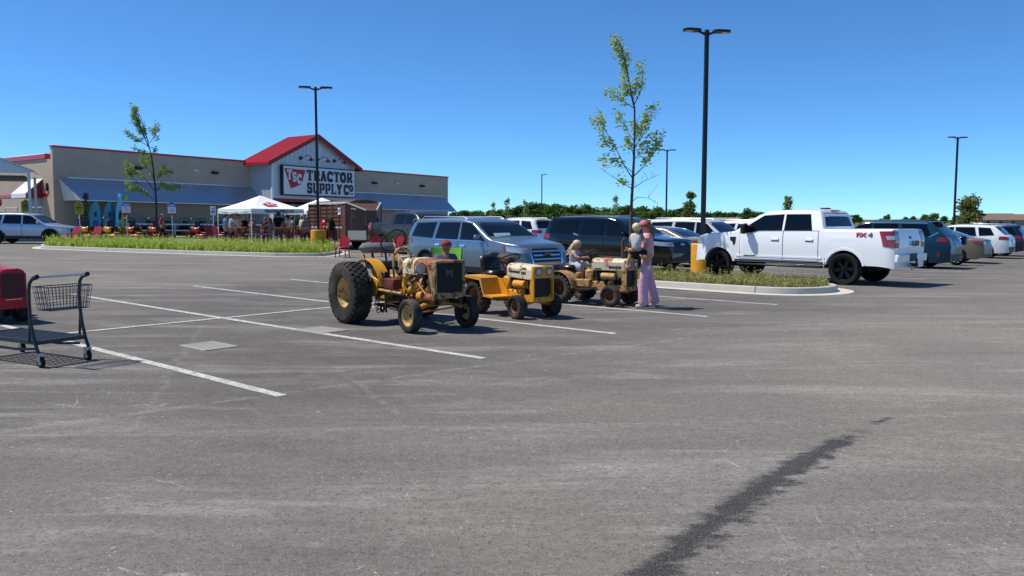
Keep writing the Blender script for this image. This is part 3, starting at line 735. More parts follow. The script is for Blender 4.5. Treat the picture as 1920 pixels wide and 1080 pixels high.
class Car:
    def __init__(s, name, label, loc, heading, spec, body, group=None, cat='car'):
        s.sp = spec; s.body = body; s.g = dict(spec)
        s.t = thing(name, label, cat, loc, heading, group)
        # follow the slope of the lot
        d = Vector((math.cos(heading), math.sin(heading))); p = Vector(loc)
        e = 1.4; za, zb = gz(p.x + d.x * e, p.y + d.y * e), gz(p.x - d.x * e, p.y - d.y * e)
        s.t.rotation_euler = (0, -math.atan2(za - zb, 2 * e), heading)
        s.shell()
    def hw(s, x, z):
        g = s.g; L = g['L'] / 2; w = g['W'] / 2
        ft, fl, rt, rl = g.get('plan', (0.27, 1.0, 0.17, 0.7))
        if x > L - fl: u = (x - L + fl) / fl; w *= 1 - ft * u ** 2.6
        if x < -L + rl: u = (-L + rl - x) / rl; w *= 1 - rt * u ** 2.6
        bz = lerp_pts(g['belt'], x); zs = g['sill']
        if z <= bz:
            q = max(0, (z - zs) / (bz - zs)); f = 1 - g.get('bulge', 0.055) * (1 - q) ** 2.2 - 0.03 * max(0, q - 0.55) ** 1.5 * 3.3
            f += 0.008 * math.exp(-((q - 0.82) / 0.06) ** 2)
            return w * f
        f0 = 1 - 0.03 * 0.45 ** 1.5 * 3.3 + 0.008 * math.exp(-9.0)
        return w * (f0 - (f0 - g['tumble']) * ((z - bz) / (g['H'] - bz)) ** 1.15)
    def ztop(s, x):
        d = 0.045; pts = s.g['top']; return sum(lerp_pts(pts, x + d * k / 3) for k in range(-3, 4)) / 7
    def zbot(s, x):
        g = s.g; L = g['L'] / 2; z = g['sill']
        e = min(1, max(0, (abs(x) - (L - 0.5)) / 0.5)); z += g.get('lip', 0.04) * e * e
        for ax in (g['xf'], g['xr']):
            d = abs(x - ax)
            if d < g['arch'] - 1e-6: z = max(z, g['R'] + math.sqrt(g['arch'] ** 2 - d * d) * 1.0)
        return z
    def shell(s):
        g = s.g; L = g['L'] / 2; xs = set()
        n = 52
        for i in range(n + 1): xs.add(round(-L + 2 * L * i / n, 4))
        for k in (0.015, 0.04, 0.08, 0.13): xs.add(L - k); xs.add(-L + k)
        for ax in (g['xf'], g['xr']):
            dz = g['sill'] - g['R']; half = math.sqrt(max(0, g['arch'] ** 2 - dz * dz)) if dz > 0 else g['arch'] - 1e-4
            for k in range(13): xs.add(round(ax - half + 2 * half * k / 12, 4))
            xs.add(ax - half - 0.004); xs.add(ax + half + 0.004)
        for x, _ in g['top']: xs.add(min(L, max(-L, x)))
        bed = g.get('bed')
        if bed: xs |= {bed[0] - 0.005, bed[0] + 0.005, bed[1] - 0.005, bed[1] + 0.005}
        xs = sorted(xs); ring = None; vs = []; fs = []
        xs = [x for i, x in enumerate(xs) if i == 0 or x - xs[i - 1] > 0.002]
        for x in xs:
            zt = s.ztop(x); zb = min(s.zbot(x), zt - 0.14); bz = min(lerp_pts(g['belt'], x), zt - 0.09)
            r = min(0.10 if zt > lerp_pts(g['belt'], x) + 0.15 else 0.07, (zt - max(zb, bz)) * 0.6); r = max(r, 0.02)
            bz = max(bz, zb + 0.02)
            pts = []
            for i in range(9): z = zb + (bz - zb) * i / 8; pts.append((s.hw(x, z), z))
            z1 = zt - r - 0.02
            for i in range(1, 7): z = bz + (max(z1, bz + 0.005) - bz) * i / 6; pts.append((s.hw(x, z), z))
            yw, z1 = pts[-1]
            for i in range(1, 5):
                th = RAD(90 * i / 4); pts.append((yw - r * (1 - math.cos(th)), z1 + r * math.sin(th) * 0.96))
            y1, z2 = pts[-1]
            inbed = bed and bed[0] < x < bed[1]
            for fr in (0.95, 0.94, 0.6, 0.3, 0.0):
                y = y1 * fr; z = zt - (zt - z2) * fr * fr
                if inbed and fr < 0.95: z = bed[2]
                pts.append((y, z))
            half = pts; o = len(vs); m = len(half)
            loop = [(x, y, z) for y, z in half] + [(x, -y, z) for y, z in half[-2::-1]]
            vs += loop; k = len(loop)
            if ring is not None:
                for j in range(k): fs.append((ring + j, ring + (j + 1) % k, o + (j + 1) % k, o + j))
            ring = o
        fs.append(tuple(range(k))[::-1]); fs.append(tuple(ring + j for j in range(k)))
        b = MB().add(vs, fs); s.bvh = BVHTree.FromPolygons([Vector(v) for v in vs], fs)
        s.o = b.obj('body', s.body, s.t, angle=32)
        # dark wheel housings and floor
        b = MB().box((0, 0, g['sill'] + 0.02), (g['L'] * 0.86, g['W'] * 0.80, 0.10))
        for ax in (g['xf'], g['xr']): b.box((ax, 0, g['R'] + 0.2), (g['arch'] * 1.9, g['W'] * 0.62, g['R'] + 0.1))
        b.obj('underbody', UNDER, s.t)
    def panel(s, name, pts, axis, mat, off=0.004, res=0.09, thick=0.012, parent=None, both=False):
        "thin pane following the body surface; pts are rough (x, y, z) corners seen along the axis"
        if both:
            s.panel(name, pts, axis, mat, off, res, thick, parent)
            mir = {'L': 'R', 'FL': 'FR', 'BL': 'BR'}.get(axis, axis)
            return s.panel(name, [(x, -y, z) for x, y, z in pts], mir, mat, off, res, thick, parent)
        d = {'L': (0, -1, 0), 'R': (0, 1, 0), 'F': (-1, 0, 0), 'B': (1, 0, 0), 'T': (0, 0, -1),
             'FL': (-.707, -.707, 0), 'FR': (-.707, .707, 0), 'BL': (.707, -.707, 0), 'BR': (.707, .707, 0)}[axis]
        d = Vector(d)
        ua = Vector((1, 0, 0)) if axis == 'T' else Vector((0, 0, 1)).cross(d).normalized()
        va = Vector((0, 1, 0)) if axis == 'T' else Vector((0, 0, 1))
        P = [(Vector(p).dot(ua), Vector(p).dot(va)) for p in pts]
        u0 = min(p[0] for p in P); u1 = max(p[0] for p in P)
        us = sorted({round(p[0], 5) for p in P} | {round(u0 + (u1 - u0) * i / max(2, int((u1 - u0) / res)), 5) for i in range(max(2, int((u1 - u0) / res)) + 1)})
        us = [u for i, u in enumerate(us) if i == 0 or u - us[i - 1] > 0.004]
        hv = max(p[1] for p in P) - min(p[1] for p in P); m = max(2, int(hv / res)); vs = []
        for u in us:
            uu = min(max(u, u0 + 1e-5), u1 - 1e-5); cr = []
            for i in range(len(P)):
                (a, va_), (b, vb) = P[i], P[(i + 1) % len(P)]
                if (a - uu) * (b - uu) <= 0 and abs(a - b) > 1e-9: cr.append(va_ + (vb - va_) * (uu - a) / (b - a))
            lo, hi = (min(cr), max(cr)) if cr else (P[0][1], P[0][1])
            for j in range(m + 1):
                v = lo + (hi - lo) * j / m; o = ua * u + va * v - d * 6
                h = s.bvh.ray_cast(o, d)[0]
                if h is None:
                    q = s.bvh.find_nearest(o + d * (6 - s.g['W'] / 2)); h = q[0]
                vs.append(h - d * off)
        k = m + 1; nn = len(us); fs = []
        for i in range(nn - 1):
            for j in range(m): fs.append((i * k + j, (i + 1) * k + j, (i + 1) * k + j + 1, i * k + j + 1))
        b = MB().add(vs, fs)
        rim = [j for j in range(k)] + [i * k + m for i in range(1, nn)] + [(nn - 1) * k + j for j in range(m - 1, -1, -1)] + [i * k for i in range(nn - 2, 0, -1)]
        b2 = [vs[i] + d * (thick + off) for i in rim]; o = len(b.v); b.v += [tuple(p) for p in b2]
        for i in range(len(rim)): b.f.append((rim[i], rim[(i + 1) % len(rim)], o + (i + 1) % len(rim), o + i)); b.mi.append(0)
        return b.obj(name, mat, parent or s.t, weld=True, angle=40)
    def wheels(s, rim='five', rmat=RIMS, w=0.24, inset=0.02):
        g = s.g
        for ax in (g['xf'], g['xr']):
            for sy in (1, -1): wheel(s.t, (ax, sy * (g['W'] / 2 - w / 2 - inset), g['R']), g['R'], w, g['R'] * 0.69, rim, rmat, sy)
    def trims(s, flare=None, mat=TRIM, low=True):
        g = s.g; w = g['W'] / 2
        if flare:
            for ax in (g['xf'], g['xr']):
                for sy, axn in ((1, 'L'), (-1, 'R')):
                    r0 = g['arch'] - 0.01; r1 = r0 + flare; z0 = g['R']; a0 = math.asin(max(-1, min(1, (g['sill'] - z0) / r1))) if g['sill'] > z0 - r1 else -0.5
                    b = MB(); vs = []; n = 18
                    for i in range(n + 1):
                        th = a0 + (math.pi - 2 * a0) * i / n
                        for r in (r0, r1):
                            x, z = ax + r * math.cos(th), z0 + r * math.sin(th); y = s.hw(x, max(z, g['sill'])) + 0.012
                            vs += [(x, sy * y, z), (x, sy * (y - 0.05), z)]
                    for i in range(n):
                        o = i * 4; b.f += [(o, o + 2, o + 6, o + 4), (o, o + 4, o + 5, o + 1), (o + 2, o + 3, o + 7, o + 6)]; b.mi += [0, 0, 0]
                    b.v = [tuple(v) for v in vs]; b.obj('arch_trim', mat, s.t)
        if low:
            x0, x1 = g['xr'] + g['arch'] + 0.02, g['xf'] - g['arch'] - 0.02; z = g['sill']
            s.panel('sill_trim', [(x0, w, z + 0.005), (x1, w, z + 0.005), (x1, w, z + 0.13), (x0, w, z + 0.13)], 'L', mat, 0.010, 0.3, both=True)
    def mirror(s, x, z, mat, size=0.9):
        for sy in (1, -1):
            y = s.hw(x, z) * sy
            o = MB().box((x, y + sy * 0.14, z + 0.03), (0.12 * size, 0.22 * size, 0.16 * size), bev=0.04).box((x + 0.02, y + sy * 0.03, z - 0.03), (0.08, 0.10, 0.05)).obj('mirror', mat, s.t)
            MB().box((x - 0.062 * size, y + sy * 0.14, z + 0.03), (0.006, 0.17 * size, 0.12 * size)).obj('mirror_glass', GLASS, o)
    def handles(s, xs, z, mat):
        w = s.g['W'] / 2
        for x in xs:
            s.panel('door_handle', [(x - 0.10, w, z - 0.018), (x + 0.10, w, z - 0.018), (x + 0.10, w, z + 0.022), (x - 0.10, w, z + 0.022)], 'L', mat, 0.03, 0.1, both=True)
    def door(s, poly, mat=None):
        cx = sum(p[0] for p in poly) / len(poly); cz = sum(p[1] for p in poly) / len(poly); e = 0.014
        big = [(x + math.copysign(e, x - cx), z + math.copysign(e, z - cz)) for x, z in poly]
        s.panel('door_seam', [(x, s.g['W'] / 2, z) for x, z in big], 'L', TRIM, 0.002, 0.12, both=True)
        s.panel('door', [(x, s.g['W'] / 2, z) for x, z in poly], 'L', mat or s.body, 0.006, 0.10, both=True)
    def win(s, poly, mat=GLASS, name='window', off=0.008): s.panel(name, [(x, s.g['W'] / 2, z) for x, z in poly], 'L', mat, off, 0.09, both=True)
RIMC = {}
def wheel(parent, loc, R, w, rr, style, rmat, sy, tyre_mat=None, name='wheel'):
    key = (round(R, 3), round(w, 3), round(rr, 3), style, rmat.name)
    if key not in RIMC:
        h = w / 2
        tb = MB().lathe([(rr, -h * .86), (rr + 0.015, -h * .95), (R * .93, -h), (R * .985, -h * .8), (R, -h * .5), (R, h * .5), (R * .985, h * .8), (R * .93, h), (rr + 0.015, h * .95), (rr, h * .86)], axis='y', n=36)
        tb.lathe([(rr, h * .86), (rr, -h * .86)], axis='y', n=36)
        tm = tb.mesh('wheel', tyre_mat or TYRE, angle=50)
        b = MB(); o = h * 0.80
        b.lathe([(rr + 0.004, o + 0.02), (rr - 0.005, o + 0.02), (rr - 0.03, o - 0.01), (rr - 0.04, -h * .5)], axis='y', n=36)
        ns = {'five': 5, 'six': 6, 'ten': 10, 'seven': 7}.get(style, 5)
        for k in range(ns):
            a = 2 * math.pi * k / ns; ca, sa = math.cos(a), math.sin(a)
            for dv in ((-0.09, 0.09) if style in ('five', 'six') else (0,)):
                a2 = a + dv; w0, w1 = (0.035, 0.026) if style in ('five', 'six') else (0.04, 0.03)
                p0 = Vector((math.cos(a) * rr * .14, o - 0.03, math.sin(a) * rr * .14)); p1 = Vector((math.cos(a2) * (rr - .015), o - 0.01, math.sin(a2) * (rr - .015)))
                d = (p1 - p0).normalized(); q = Vector((-d.z, 0, d.x))
                b.add([p0 + q * w0, p0 - q * w0, p1 - q * w1, p1 + q * w1] + [p + Vector((0, -0.035, 0)) for p in (p0 + q * w0, p0 - q * w0, p1 - q * w1, p1 + q * w1)],
                      [(0, 1, 2, 3), (0, 4, 5, 1), (1, 5, 6, 2), (2, 6, 7, 3), (3, 7, 4, 0)])
        b.lathe([(0.0, o + 0.005), (rr * .14, o), (rr * .2, o - 0.03), (rr * .2, o - 0.08)], axis='y', n=16)
        rm = b.mesh('rim', rmat, angle=40)
        dm = MB().lathe([(0, -h * .1), (rr - 0.02, -h * .1)], axis='y', n=24).mesh('brake_disc', UNDER, recalc=False)
        RIMC[key] = (tm, rm, dm)
    tm, rm, dm = RIMC[key]
    t_ = place(name, tm, parent, loc); t_.rotation_euler = (0, random.uniform(0, 1.2), 0 if sy > 0 else math.pi)
    place('rim', rm, t_); place('brake_disc', dm, t_)
    return t_
def suv_spec(L, W, H, wb, fo, R=0.37, hood=None, rake=0.0, hatch=0.34, sill=0.27, arch=0.05, tumble=0.80, belt=None):
    h = L / 2; xf = h - fo; hd = hood or 1.12; k = H - 1.70; bz = belt or 1.07
    ws = xf - 0.28                                                 # windscreen base
    top = [(-h, 0.74), (-h + 0.015, 0.95), (-h + 0.06, 1.08), (-h + hatch * 0.3, bz + 0.12), (-h + hatch, H - 0.12), (-h + hatch + 0.16, H - 0.03), (-0.5, H), (ws - 1.1, H - 0.02), (ws - 0.72, H - 0.10),
           (ws, hd + 0.05), (ws + 0.1, hd + 0.02), (h - 0.75, hd - 0.035), (h - 0.22, hd - 0.10), (h - 0.08, hd - 0.22), (h - 0.01, hd - 0.45), (h, 0.50)]
    return dict(L=L, W=W, H=H, xf=xf, xr=xf - wb, R=R, arch=R + arch, sill=sill, belt=[(-h, bz + 0.02), (0, bz), (h, bz - 0.04)], top=top, tumble=tumble, ws=ws, hd=hd, hatch=hatch, bz=bz)
def dress_suv(c, body, wins=None, rim='five', rmat=RIMS, flare=0.05, roof_rail=ALU, chrome=None, tailz=None, head=True, handle=None, mirror=None, plate=True):
    g = c.g; h = g['L'] / 2; H = g['H']; ws = g['ws']; bz = g['bz']; hd = g['hd']; w = g['W'] / 2; wt = w * g['tumble']
    c.wheels(rim, rmat); c.trims(flare)
    zt = H - 0.135; b0 = bz + 0.045
    bp = ws - 1.18                                                 # B pillar
    cp = bp - 1.02; rr_ = -h + g['hatch']
    c.win([(bp + 0.05, b0), (ws - 0.16, b0 - 0.01), (ws - 0.30, b0 + 0.10), (ws - 0.74, zt - 0.015), (bp + 0.03, zt)])
    c.win([(cp + 0.02, b0 + 0.015), (bp - 0.05, b0), (bp - 0.04, zt), (cp + 0.12, zt)])
    c.win([(rr_ + 0.02, b0 + 0.06), (cp - 0.10, b0 + 0.02), (cp - 0.02, zt), (rr_ + 0.22, zt - 0.03)], name='quarter_window')
    zs = g['sill'] + 0.15
    c.door([(bp, zs), (ws - 0.02, zs), (ws + 0.01, bz - 0.12), (ws - 0.10, b0 - 0.05), (bp, b0 - 0.035)])
    c.door([(max(g['xr'] + g['arch'] + 0.06, cp), zs), (bp - 0.02, zs), (bp - 0.02, b0 - 0.03), (cp - 0.02, b0 - 0.02), (cp - 0.02, bz - 0.25), (max(g['xr'] + g['arch'] + 0.06, cp), zs + 0.2)])
    c.handles((bp + 0.2, cp + 0.16), bz - 0.11, handle or body); c.mirror(ws - 0.30, b0 + 0.04, mirror or body)
    c.panel('windscreen', [(0, -w * .86, hd + 0.075), (0, w * .86, hd + 0.075), (0, wt * .90, H - 0.125), (0, -wt * .90, H - 0.125)], 'F', GLASS, 0.006, 0.12)
    c.panel('rear_window', [(0, -wt * .93, bz + 0.14), (0, wt * .93, bz + 0.14), (0, wt * .88, H - 0.14), (0, -wt * .88, H - 0.14)], 'B', GLASS, 0.006, 0.12)
    MB().box((-h + g['hatch'] - 0.04, 0, H - 0.06), (0.26, wt * 1.75, 0.035), bev=0.012).obj('spoiler', body, c.t)
    if roof_rail:
        for sy in (1, -1):
            y = sy * (wt - 0.10)
            MB().tube([(-h + g['hatch'] + 0.25, y, H - 0.05), (-h + g['hatch'] + 0.35, y, H + 0.012), (ws - 1.25, y, H + 0.006), (ws - 1.1, y, H - 0.06)], 0.016, 6).obj('roof_rail', roof_rail, c.t)
    tz = tailz or (bz - 0.15, bz + 0.06)
    c.panel('taillight', [(-h + 0.02, w * .55, tz[0] + 0.03), (-h + 0.42, w, tz[0] + 0.06), (-h + 0.36, w, tz[1]), (-h + 0.02, w * .55, tz[1] - 0.02)], 'BL', TAIL, 0.012, 0.07, both=True)
    c.panel('rear_bumper', [(0, -w * .82, g['sill'] + 0.06), (0, w * .82, g['sill'] + 0.06), (0, w * .82, g['sill'] + 0.30), (0, -w * .82, g['sill'] + 0.30)], 'B', TRIM, 0.012, 0.2)
    if plate: c.panel('licence_plate', [(0, -.15, 0.80), (0, .15, 0.80), (0, .15, 0.94), (0, -.15, 0.94)], 'B', PLATE, 0.014, 0.2)
    if head:
        c.panel('headlight', [(h - 0.02, w * .55, hd - 0.34), (h - 0.5, w, hd - 0.30), (h - 0.55, w, hd - 0.17), (h - 0.02, w * .55, hd - 0.20)], 'FL', LAMP, 0.010, 0.06, both=True)
    gr = c.panel('grille', [(0, -w * .52, hd - 0.55), (0, w * .52, hd - 0.55), (0, w * .60, hd - 0.22), (0, -w * .60, hd - 0.22)], 'F', TRIM, 0.008, 0.1)
    c.panel('lower_grille', [(0, -w * .7, g['sill'] + 0.08), (0, w * .7, g['sill'] + 0.08), (0, w * .62, g['sill'] + 0.22), (0, -w * .62, g['sill'] + 0.22)], 'F', TRIM, 0.008, 0.15)
    return gr
def heading(v): return math.atan2(v[1], v[0])
HS = heading(S); HB = heading(-S)

# --- blue grey SUV, nose towards the viewer's right
P_ACADIA = paint('steel_blue', '#70808f', 0.55, 0.3)
sp = suv_spec(4.84, 1.92, 1.70, 2.857, 0.92, 0.37, hood=1.14)
axm = SN(-15.19 + (4.92 / 2 - 0.95 - 2.857 / 2) * -1, 16.20)
c = Car('parked_car', 'blue grey SUV with chrome barred grille parked behind the three tractors', axm, HS - RAD(5), sp, P_ACADIA, cat='SUV')
gr = dress_suv(c, P_ACADIA, handle=CHROME, mirror=P_ACADIA, rim='six')
h, w, hd = 2.42, 0.96, 1.14
for k in range(3):
    z = hd - 0.50 + 0.10 * k
    c.panel('grille_bar', [(0, -w * .5, z), (0, w * .5, z), (0, w * .5, z + 0.038), (0, -w * .5, z + 0.038)], 'F', CHROME, 0.022, 0.15, parent=gr)
for sy in (1, -1):
    c.panel('grille_frame', [(0, sy * w * .50, hd - 0.60), (0, sy * w * .56, hd - 0.60), (0, sy * w * .64, hd - 0.2), (0, sy * w * .58, hd - 0.2)], 'F', CHROME, 0.024, 0.08, parent=gr)
c.panel('grille_frame', [(0, -w * .52, hd - 0.62), (0, w * .52, hd - 0.62), (0, w * .5, hd - 0.57), (0, -w * .5, hd - 0.57)], 'F', CHROME, 0.026, 0.1, parent=gr)
text_mesh('GMC', 0.11, M('grille_red', '#4a1018', 0.4), 'emblem', gr, (h + 0.02, 0, hd - 0.37), (RAD(90), 0, RAD(90)), 0.008, 0.002)
c.panel('marker_light', [(h - 0.5, w, hd - 0.28), (h - 0.62, w, hd - 0.27), (h - 0.64, w, hd - 0.14), (h - 0.54, w, hd - 0.16)], 'FL', TAIL, 0.014, 0.06, both=True)
MB().box((h + 0.015, 0, 0.42), (0.02, 0.32, 0.16)).obj('licence_plate', PLATE, c.t)
bp = sp['ws'] - 1.18
for sg in (1,):
    c.panel('window_trim', [(bp - 1.15, w, 1.085), (sp['ws'] - 0.2, w, 1.07), (sp['ws'] - 0.2, w, 1.095), (bp - 1.15, w, 1.11)], 'L', CHROME, 0.012, 0.12, both=True)
MB().box((1.15, -0.35, 1.22), (0.02, 0.55, 0.18), rot=(0, -40, 0)).obj('sun_shade', M('sunshade', '#b7cfd4', 0.5), c.t)  # whitish panel at the foot of the windscreen

# --- black SUV behind the island
P_BLACK = paint('black', '#0d0f14', 0.2, 0.15)
sp = suv_spec(5.2, 2.0, 1.80, 3.07, 1.0, 0.39, hood=1.16, belt=1.10)
c = Car('parked_car', 'black SUV behind the young tree, nose towards the yellow lamp base', SN(-17.35 + 1.53, 23.45), HS, sp, P_BLACK, cat='SUV')
gr = dress_suv(c, P_BLACK, rim='five', rmat=RIMD, roof_rail=BLACK, mirror=P_BLACK)
for k in range(3): c.panel('grille_bar', [(0, -.5, 0.72 + .1 * k), (0, .5, 0.72 + .1 * k), (0, .5, 0.735 + .1 * k), (0, -.5, 0.735 + .1 * k)], 'F', DARKM, 0.016, 0.15, parent=gr)
c.panel('emblem', [(0, -.12, .86), (0, .12, .86), (0, .12, .92), (0, -.12, .92)], 'F', CHROME, 0.03, 0.1, parent=gr)
c.panel('quarter_trim', [(-1.15, 1, 1.16), (-0.92, 1, 1.11), (-0.9, 1, 1.14), (-1.12, 1, 1.22)], 'L', CHROME, 0.014, 0.1, both=True)

# --- white pickup
def pickup(name, label, loc, hd_, body, rmat, flare=None, full=True):
    h = 2.945; sp = dict(L=5.89, W=2.03, H=1.97, xf=1.99, xr=-1.70, R=0.41, arch=0.50, sill=0.52, lip=-0.06, tumble=0.80, bulge=0.02, plan=(0.34, 0.95, 0.05, 0.3),
        belt=[(-h, 1.36), (h, 1.30)], bed=(-2.84, -1.13, 0.95),
        top=[(-h, 0.95), (-h + 0.01, 1.43), (-h + 0.03, 1.455), (-1.15, 1.455), (-1.10, 1.47), (-1.02, 1.88), (-0.93, 1.94), (-0.3, 1.97), (0.45, 1.95), (0.78, 1.85), (1.46, 1.40), (1.56, 1.37), (2.45, 1.30), (2.72, 1.24), (2.84, 1.12), (2.90, 0.95), (2.93, 0.7), (h, 0.6)])
    c = Car(name, label, loc, hd_, sp, body, cat='pickup truck')
    c.wheels('six', rmat, w=0.28, inset=-0.01); w = 1.015
    c.win([(-0.98 + .16, 1.40), (-0.02, 1.395), (-0.03, 1.83), (-0.98 + .26, 1.83)])
    c.win([(0.04, 1.395), (0.72, 1.385), (0.92, 1.33), (1.30, 1.33), (1.24, 1.42), (0.62, 1.80), (0.03, 1.83)])
    c.door([(0.0, 0.60), (1.28, 0.60), (1.30, 1.24), (1.30, 1.30), (0.9, 1.30), (0.7, 1.36), (0.0, 1.37)])
    c.door([(-1.0, 0.60), (-0.02, 0.60), (-0.02, 1.37), (-1.0, 1.38)])
    c.handles((0.22, -0.76), 1.15, body)
    if full:
        for x in (0.22, -0.76): c.panel('handle_recess', [(x - .12, w, 1.09), (x + .12, w, 1.09), (x + .12, w, 1.16), (x - .12, w, 1.16)], 'L', M('recess_grey', '#9aa1ab', 0.4), 0.009, 0.1, both=True)
    c.panel('windscreen', [(0, -.88, 1.44), (0, .88, 1.44), (0, .74, 1.85), (0, -.74, 1.85)], 'F', GLASS, 0.006, 0.12)
    c.panel('rear_window', [(0, -.78, 1.50), (0, .78, 1.50), (0, .70, 1.86), (0, -.70, 1.86)], 'B', GLASS, 0.006, 0.12)
    MB().box((-0.98, 0, 1.93), (0.08, 0.4, 0.035)).obj('brake_light', TAIL, c.t)
    for x, y in ((-0.75, 0.15), (-0.55, -0.4)): MB().box((x, y, 1.985), (0.22, 0.08, 0.04), bev=0.015).obj('roof_antenna', BLACK, c.t)
    c.panel('sill_trim', [(-1.15, w, 0.53), (1.45, w, 0.53), (1.45, w, 0.575), (-1.15, w, 0.575)], 'L', TRIM, 0.008, 0.3, both=True)
    MB().box((0.15, 0.93, 0.44), (2.5, 0.16, 0.06), bev=0.02).obj('running_board', BLACK, c.t); MB().box((0.15, -0.93, 0.44), (2.5, 0.16, 0.06), bev=0.02).obj('running_board', BLACK, c.t)
    c.panel('body_moulding', [(-1.1, w, 0.655), (1.40, w, 0.655), (1.40, w, 0.70), (-1.1, w, 0.70)], 'L', body, 0.016, 0.3, both=True)
    c.panel('tailgate', [(0, -.70, 0.92), (0, .70, 0.92), (0, .70, 1.435), (0, -.70, 1.435)], 'B', body, 0.012, 0.25)
    MB().box((-2.96, 0, 0.72), (0.16, 1.9, 0.20), bev=0.025).obj('rear_bumper', body if full else CHROME, c.t)
    MB().box((-3.045, 0, 0.74), (0.02, 0.44, 0.19), bev=0.005).obj('bumper_centre', TRIM, c.t)
    hb = MB().box((-3.02, 0, 0.54), (0.26, 0.09, 0.09)).cyl((-3.12, 0, 0.52), (-3.12, 0, 0.66), 0.025).ball((-3.12, 0, 0.68), 0.03).obj('tow_hitch', TRIM, c.t)
    MB().tube([(-3.0, 0.2, 0.58), (-3.1, 0.22, 0.5), (-3.1, 0.2, 0.42)], 0.02, 6).obj('safety_chain', ALU, hb)
    tl = c.panel('taillight', [(-h, .72, 0.98), (-h + .02, .95, 0.98), (-2.68, w, 1.02), (-2.60, w, 1.40), (-h + .02, .95, 1.40), (-h, .72, 1.40)], 'BL', TAIL, 0.014, 0.05, both=True)
    c.panel('reverse_light', [(-h + .02, .80, 1.18), (-2.78, w, 1.19), (-2.74, w, 1.28), (-h + .02, .80, 1.28)], 'BL', LAMP, 0.020, 0.05, both=True)
    c.panel('headlight', [(h - .04, .60, 0.98), (h - .3, w, 1.0), (h - .36, w, 1.20), (h - .08, .60, 1.20)], 'FL', LAMP, 0.012, 0.05, both=True)
    c.panel('grille', [(0, -.6, 0.80), (0, .6, 0.80), (0, .6, 1.16), (0, -.6, 1.16)], 'F', TRIM, 0.012, 0.15)
    c.panel('front_bumper', [(0, -.8, 0.56), (0, .8, 0.56), (0, .8, 0.74), (0, -.8, 0.74)], 'F', body if full else CHROME, 0.02, 0.2)
    for sy in (1, -1):
        y = c.hw(1.05, 1.38) * sy
        m_ = MB().box((1.08, y + sy * 0.20, 1.44), (0.16, 0.20, 0.30), bev=0.05).box((1.08, y + sy * 0.06, 1.36), (0.08, 0.16, 0.06)).obj('mirror', BLACK if full else body, c.t)
        MB().box((0.995, y + sy * 0.20, 1.44), (0.008, 0.15, 0.24)).obj('mirror_glass', GLASS, m_)
        if full: MB().box((1.10, y + sy * 0.20, 1.575), (0.17, 0.21, 0.06), bev=0.03).obj('mirror_cap', body, m_)
    c.trims(0.06, body, low=False)
    # mud flaps
    for sy in (1, -1): MB().box((-1.20, sy * 0.9, 0.55), (0.02, 0.22, 0.26)).obj('mud_flap', TRIM, c.t)
    return c
P_WHITE = paint('white', '#f0f1f3', 0.0, 0.3)
c = pickup('parked_truck', 'white crew cab pickup with black wheels beside the grass island', SN(-7.30 - 1.845 + 0.145, 22.45), HB - RAD(5.0), P_WHITE, RIMD)
NVY = M('badge_dark', '#22262b', 0.4); BRD = M('badge_red', '#b3202a', 0.4); BGR = M('badge_grey', '#565d66', 0.4)
text_mesh('F-150', 0.19, NVY, 'badge', c.t, (-2.99, -0.25, 1.07), (RAD(90), 0, RAD(-90)), 0.006, 0.006, 1.1)
for tx, mt, x in (('FX', BRD, -2.13), ('4', BGR, -2.36)):
    for sy in (1, -1):
        text_mesh(tx, 0.16, mt, 'badge', c.t, (x if sy > 0 else x, sy * (c.hw(x, 1.29) + 0.012), 1.29), (RAD(90), 0, math.pi if sy > 0 else 0), 0.004, 0.006, 1.35)
c.panel('emblem', [(0, -.07, 1.20), (0, .07, 1.20), (0, .07, 1.26), (0, -.07, 1.26)], 'B', NVY, 0.018, 0.1)
c.panel('badge', [(0.80, 1, 0.675), (1.16, 1, 0.675), (1.16, 1, 0.70), (0.80, 1, 0.70)], 'L', NVY, 0.022, 0.2, both=True)
c.panel('fender_vent', [(1.42, 1, 1.20), (1.60, 1, 1.20), (1.60, 1, 1.12), (1.52, 1, 1.06), (1.49, 1, 0.96), (1.44, 1, 1.04)], 'L', TRIM, 0.014, 0.05, both=True)
# --- brown pickup hitched to the stock trailer
P_BROWN = paint('mocha', '#403a36', 0.5, 0.3)
TRK_H = RAD(-47); v = Vector((math.cos(TRK_H), math.sin(TRK_H), 0)); rt = Vector((v.y, -v.x, 0))
pos = Vector((-6.9, 39.0, 0)) + v * 2.945 - rt * 1.0
c = pickup('parked_truck', 'dark brown pickup hitched to the brown livestock trailer', G(pos.x, pos.y), TRK_H, P_BROWN, RIMS, full=False)

# --- silver crossover by the store, mostly behind the canopy
P_SILV = paint('silver_blue', '#a9b6c9', 0.45, 0.3)
sp = suv_spec(4.86, 1.95, 1.70, 2.86, 0.95, 0.38, hood=1.07, hatch=0.75, sill=0.30, belt=1.05)
BH = RAD(5)
c = Car('parked_car', 'silver blue crossover with black lower trim at the left edge by the store', G(-26.75, 45.3), BH, sp, P_SILV, cat='SUV')
dress_suv(c, P_SILV, rim='five', rmat=RIMD, flare=0.07, roof_rail=BLACK)
c.panel('floating_roof', [(-1.75, 1, 1.20), (-1.35, 1, 1.13), (-1.05, 1, 1.50), (-1.35, 1, 1.52)], 'L', BLACK, 0.010, 0.1, both=True)

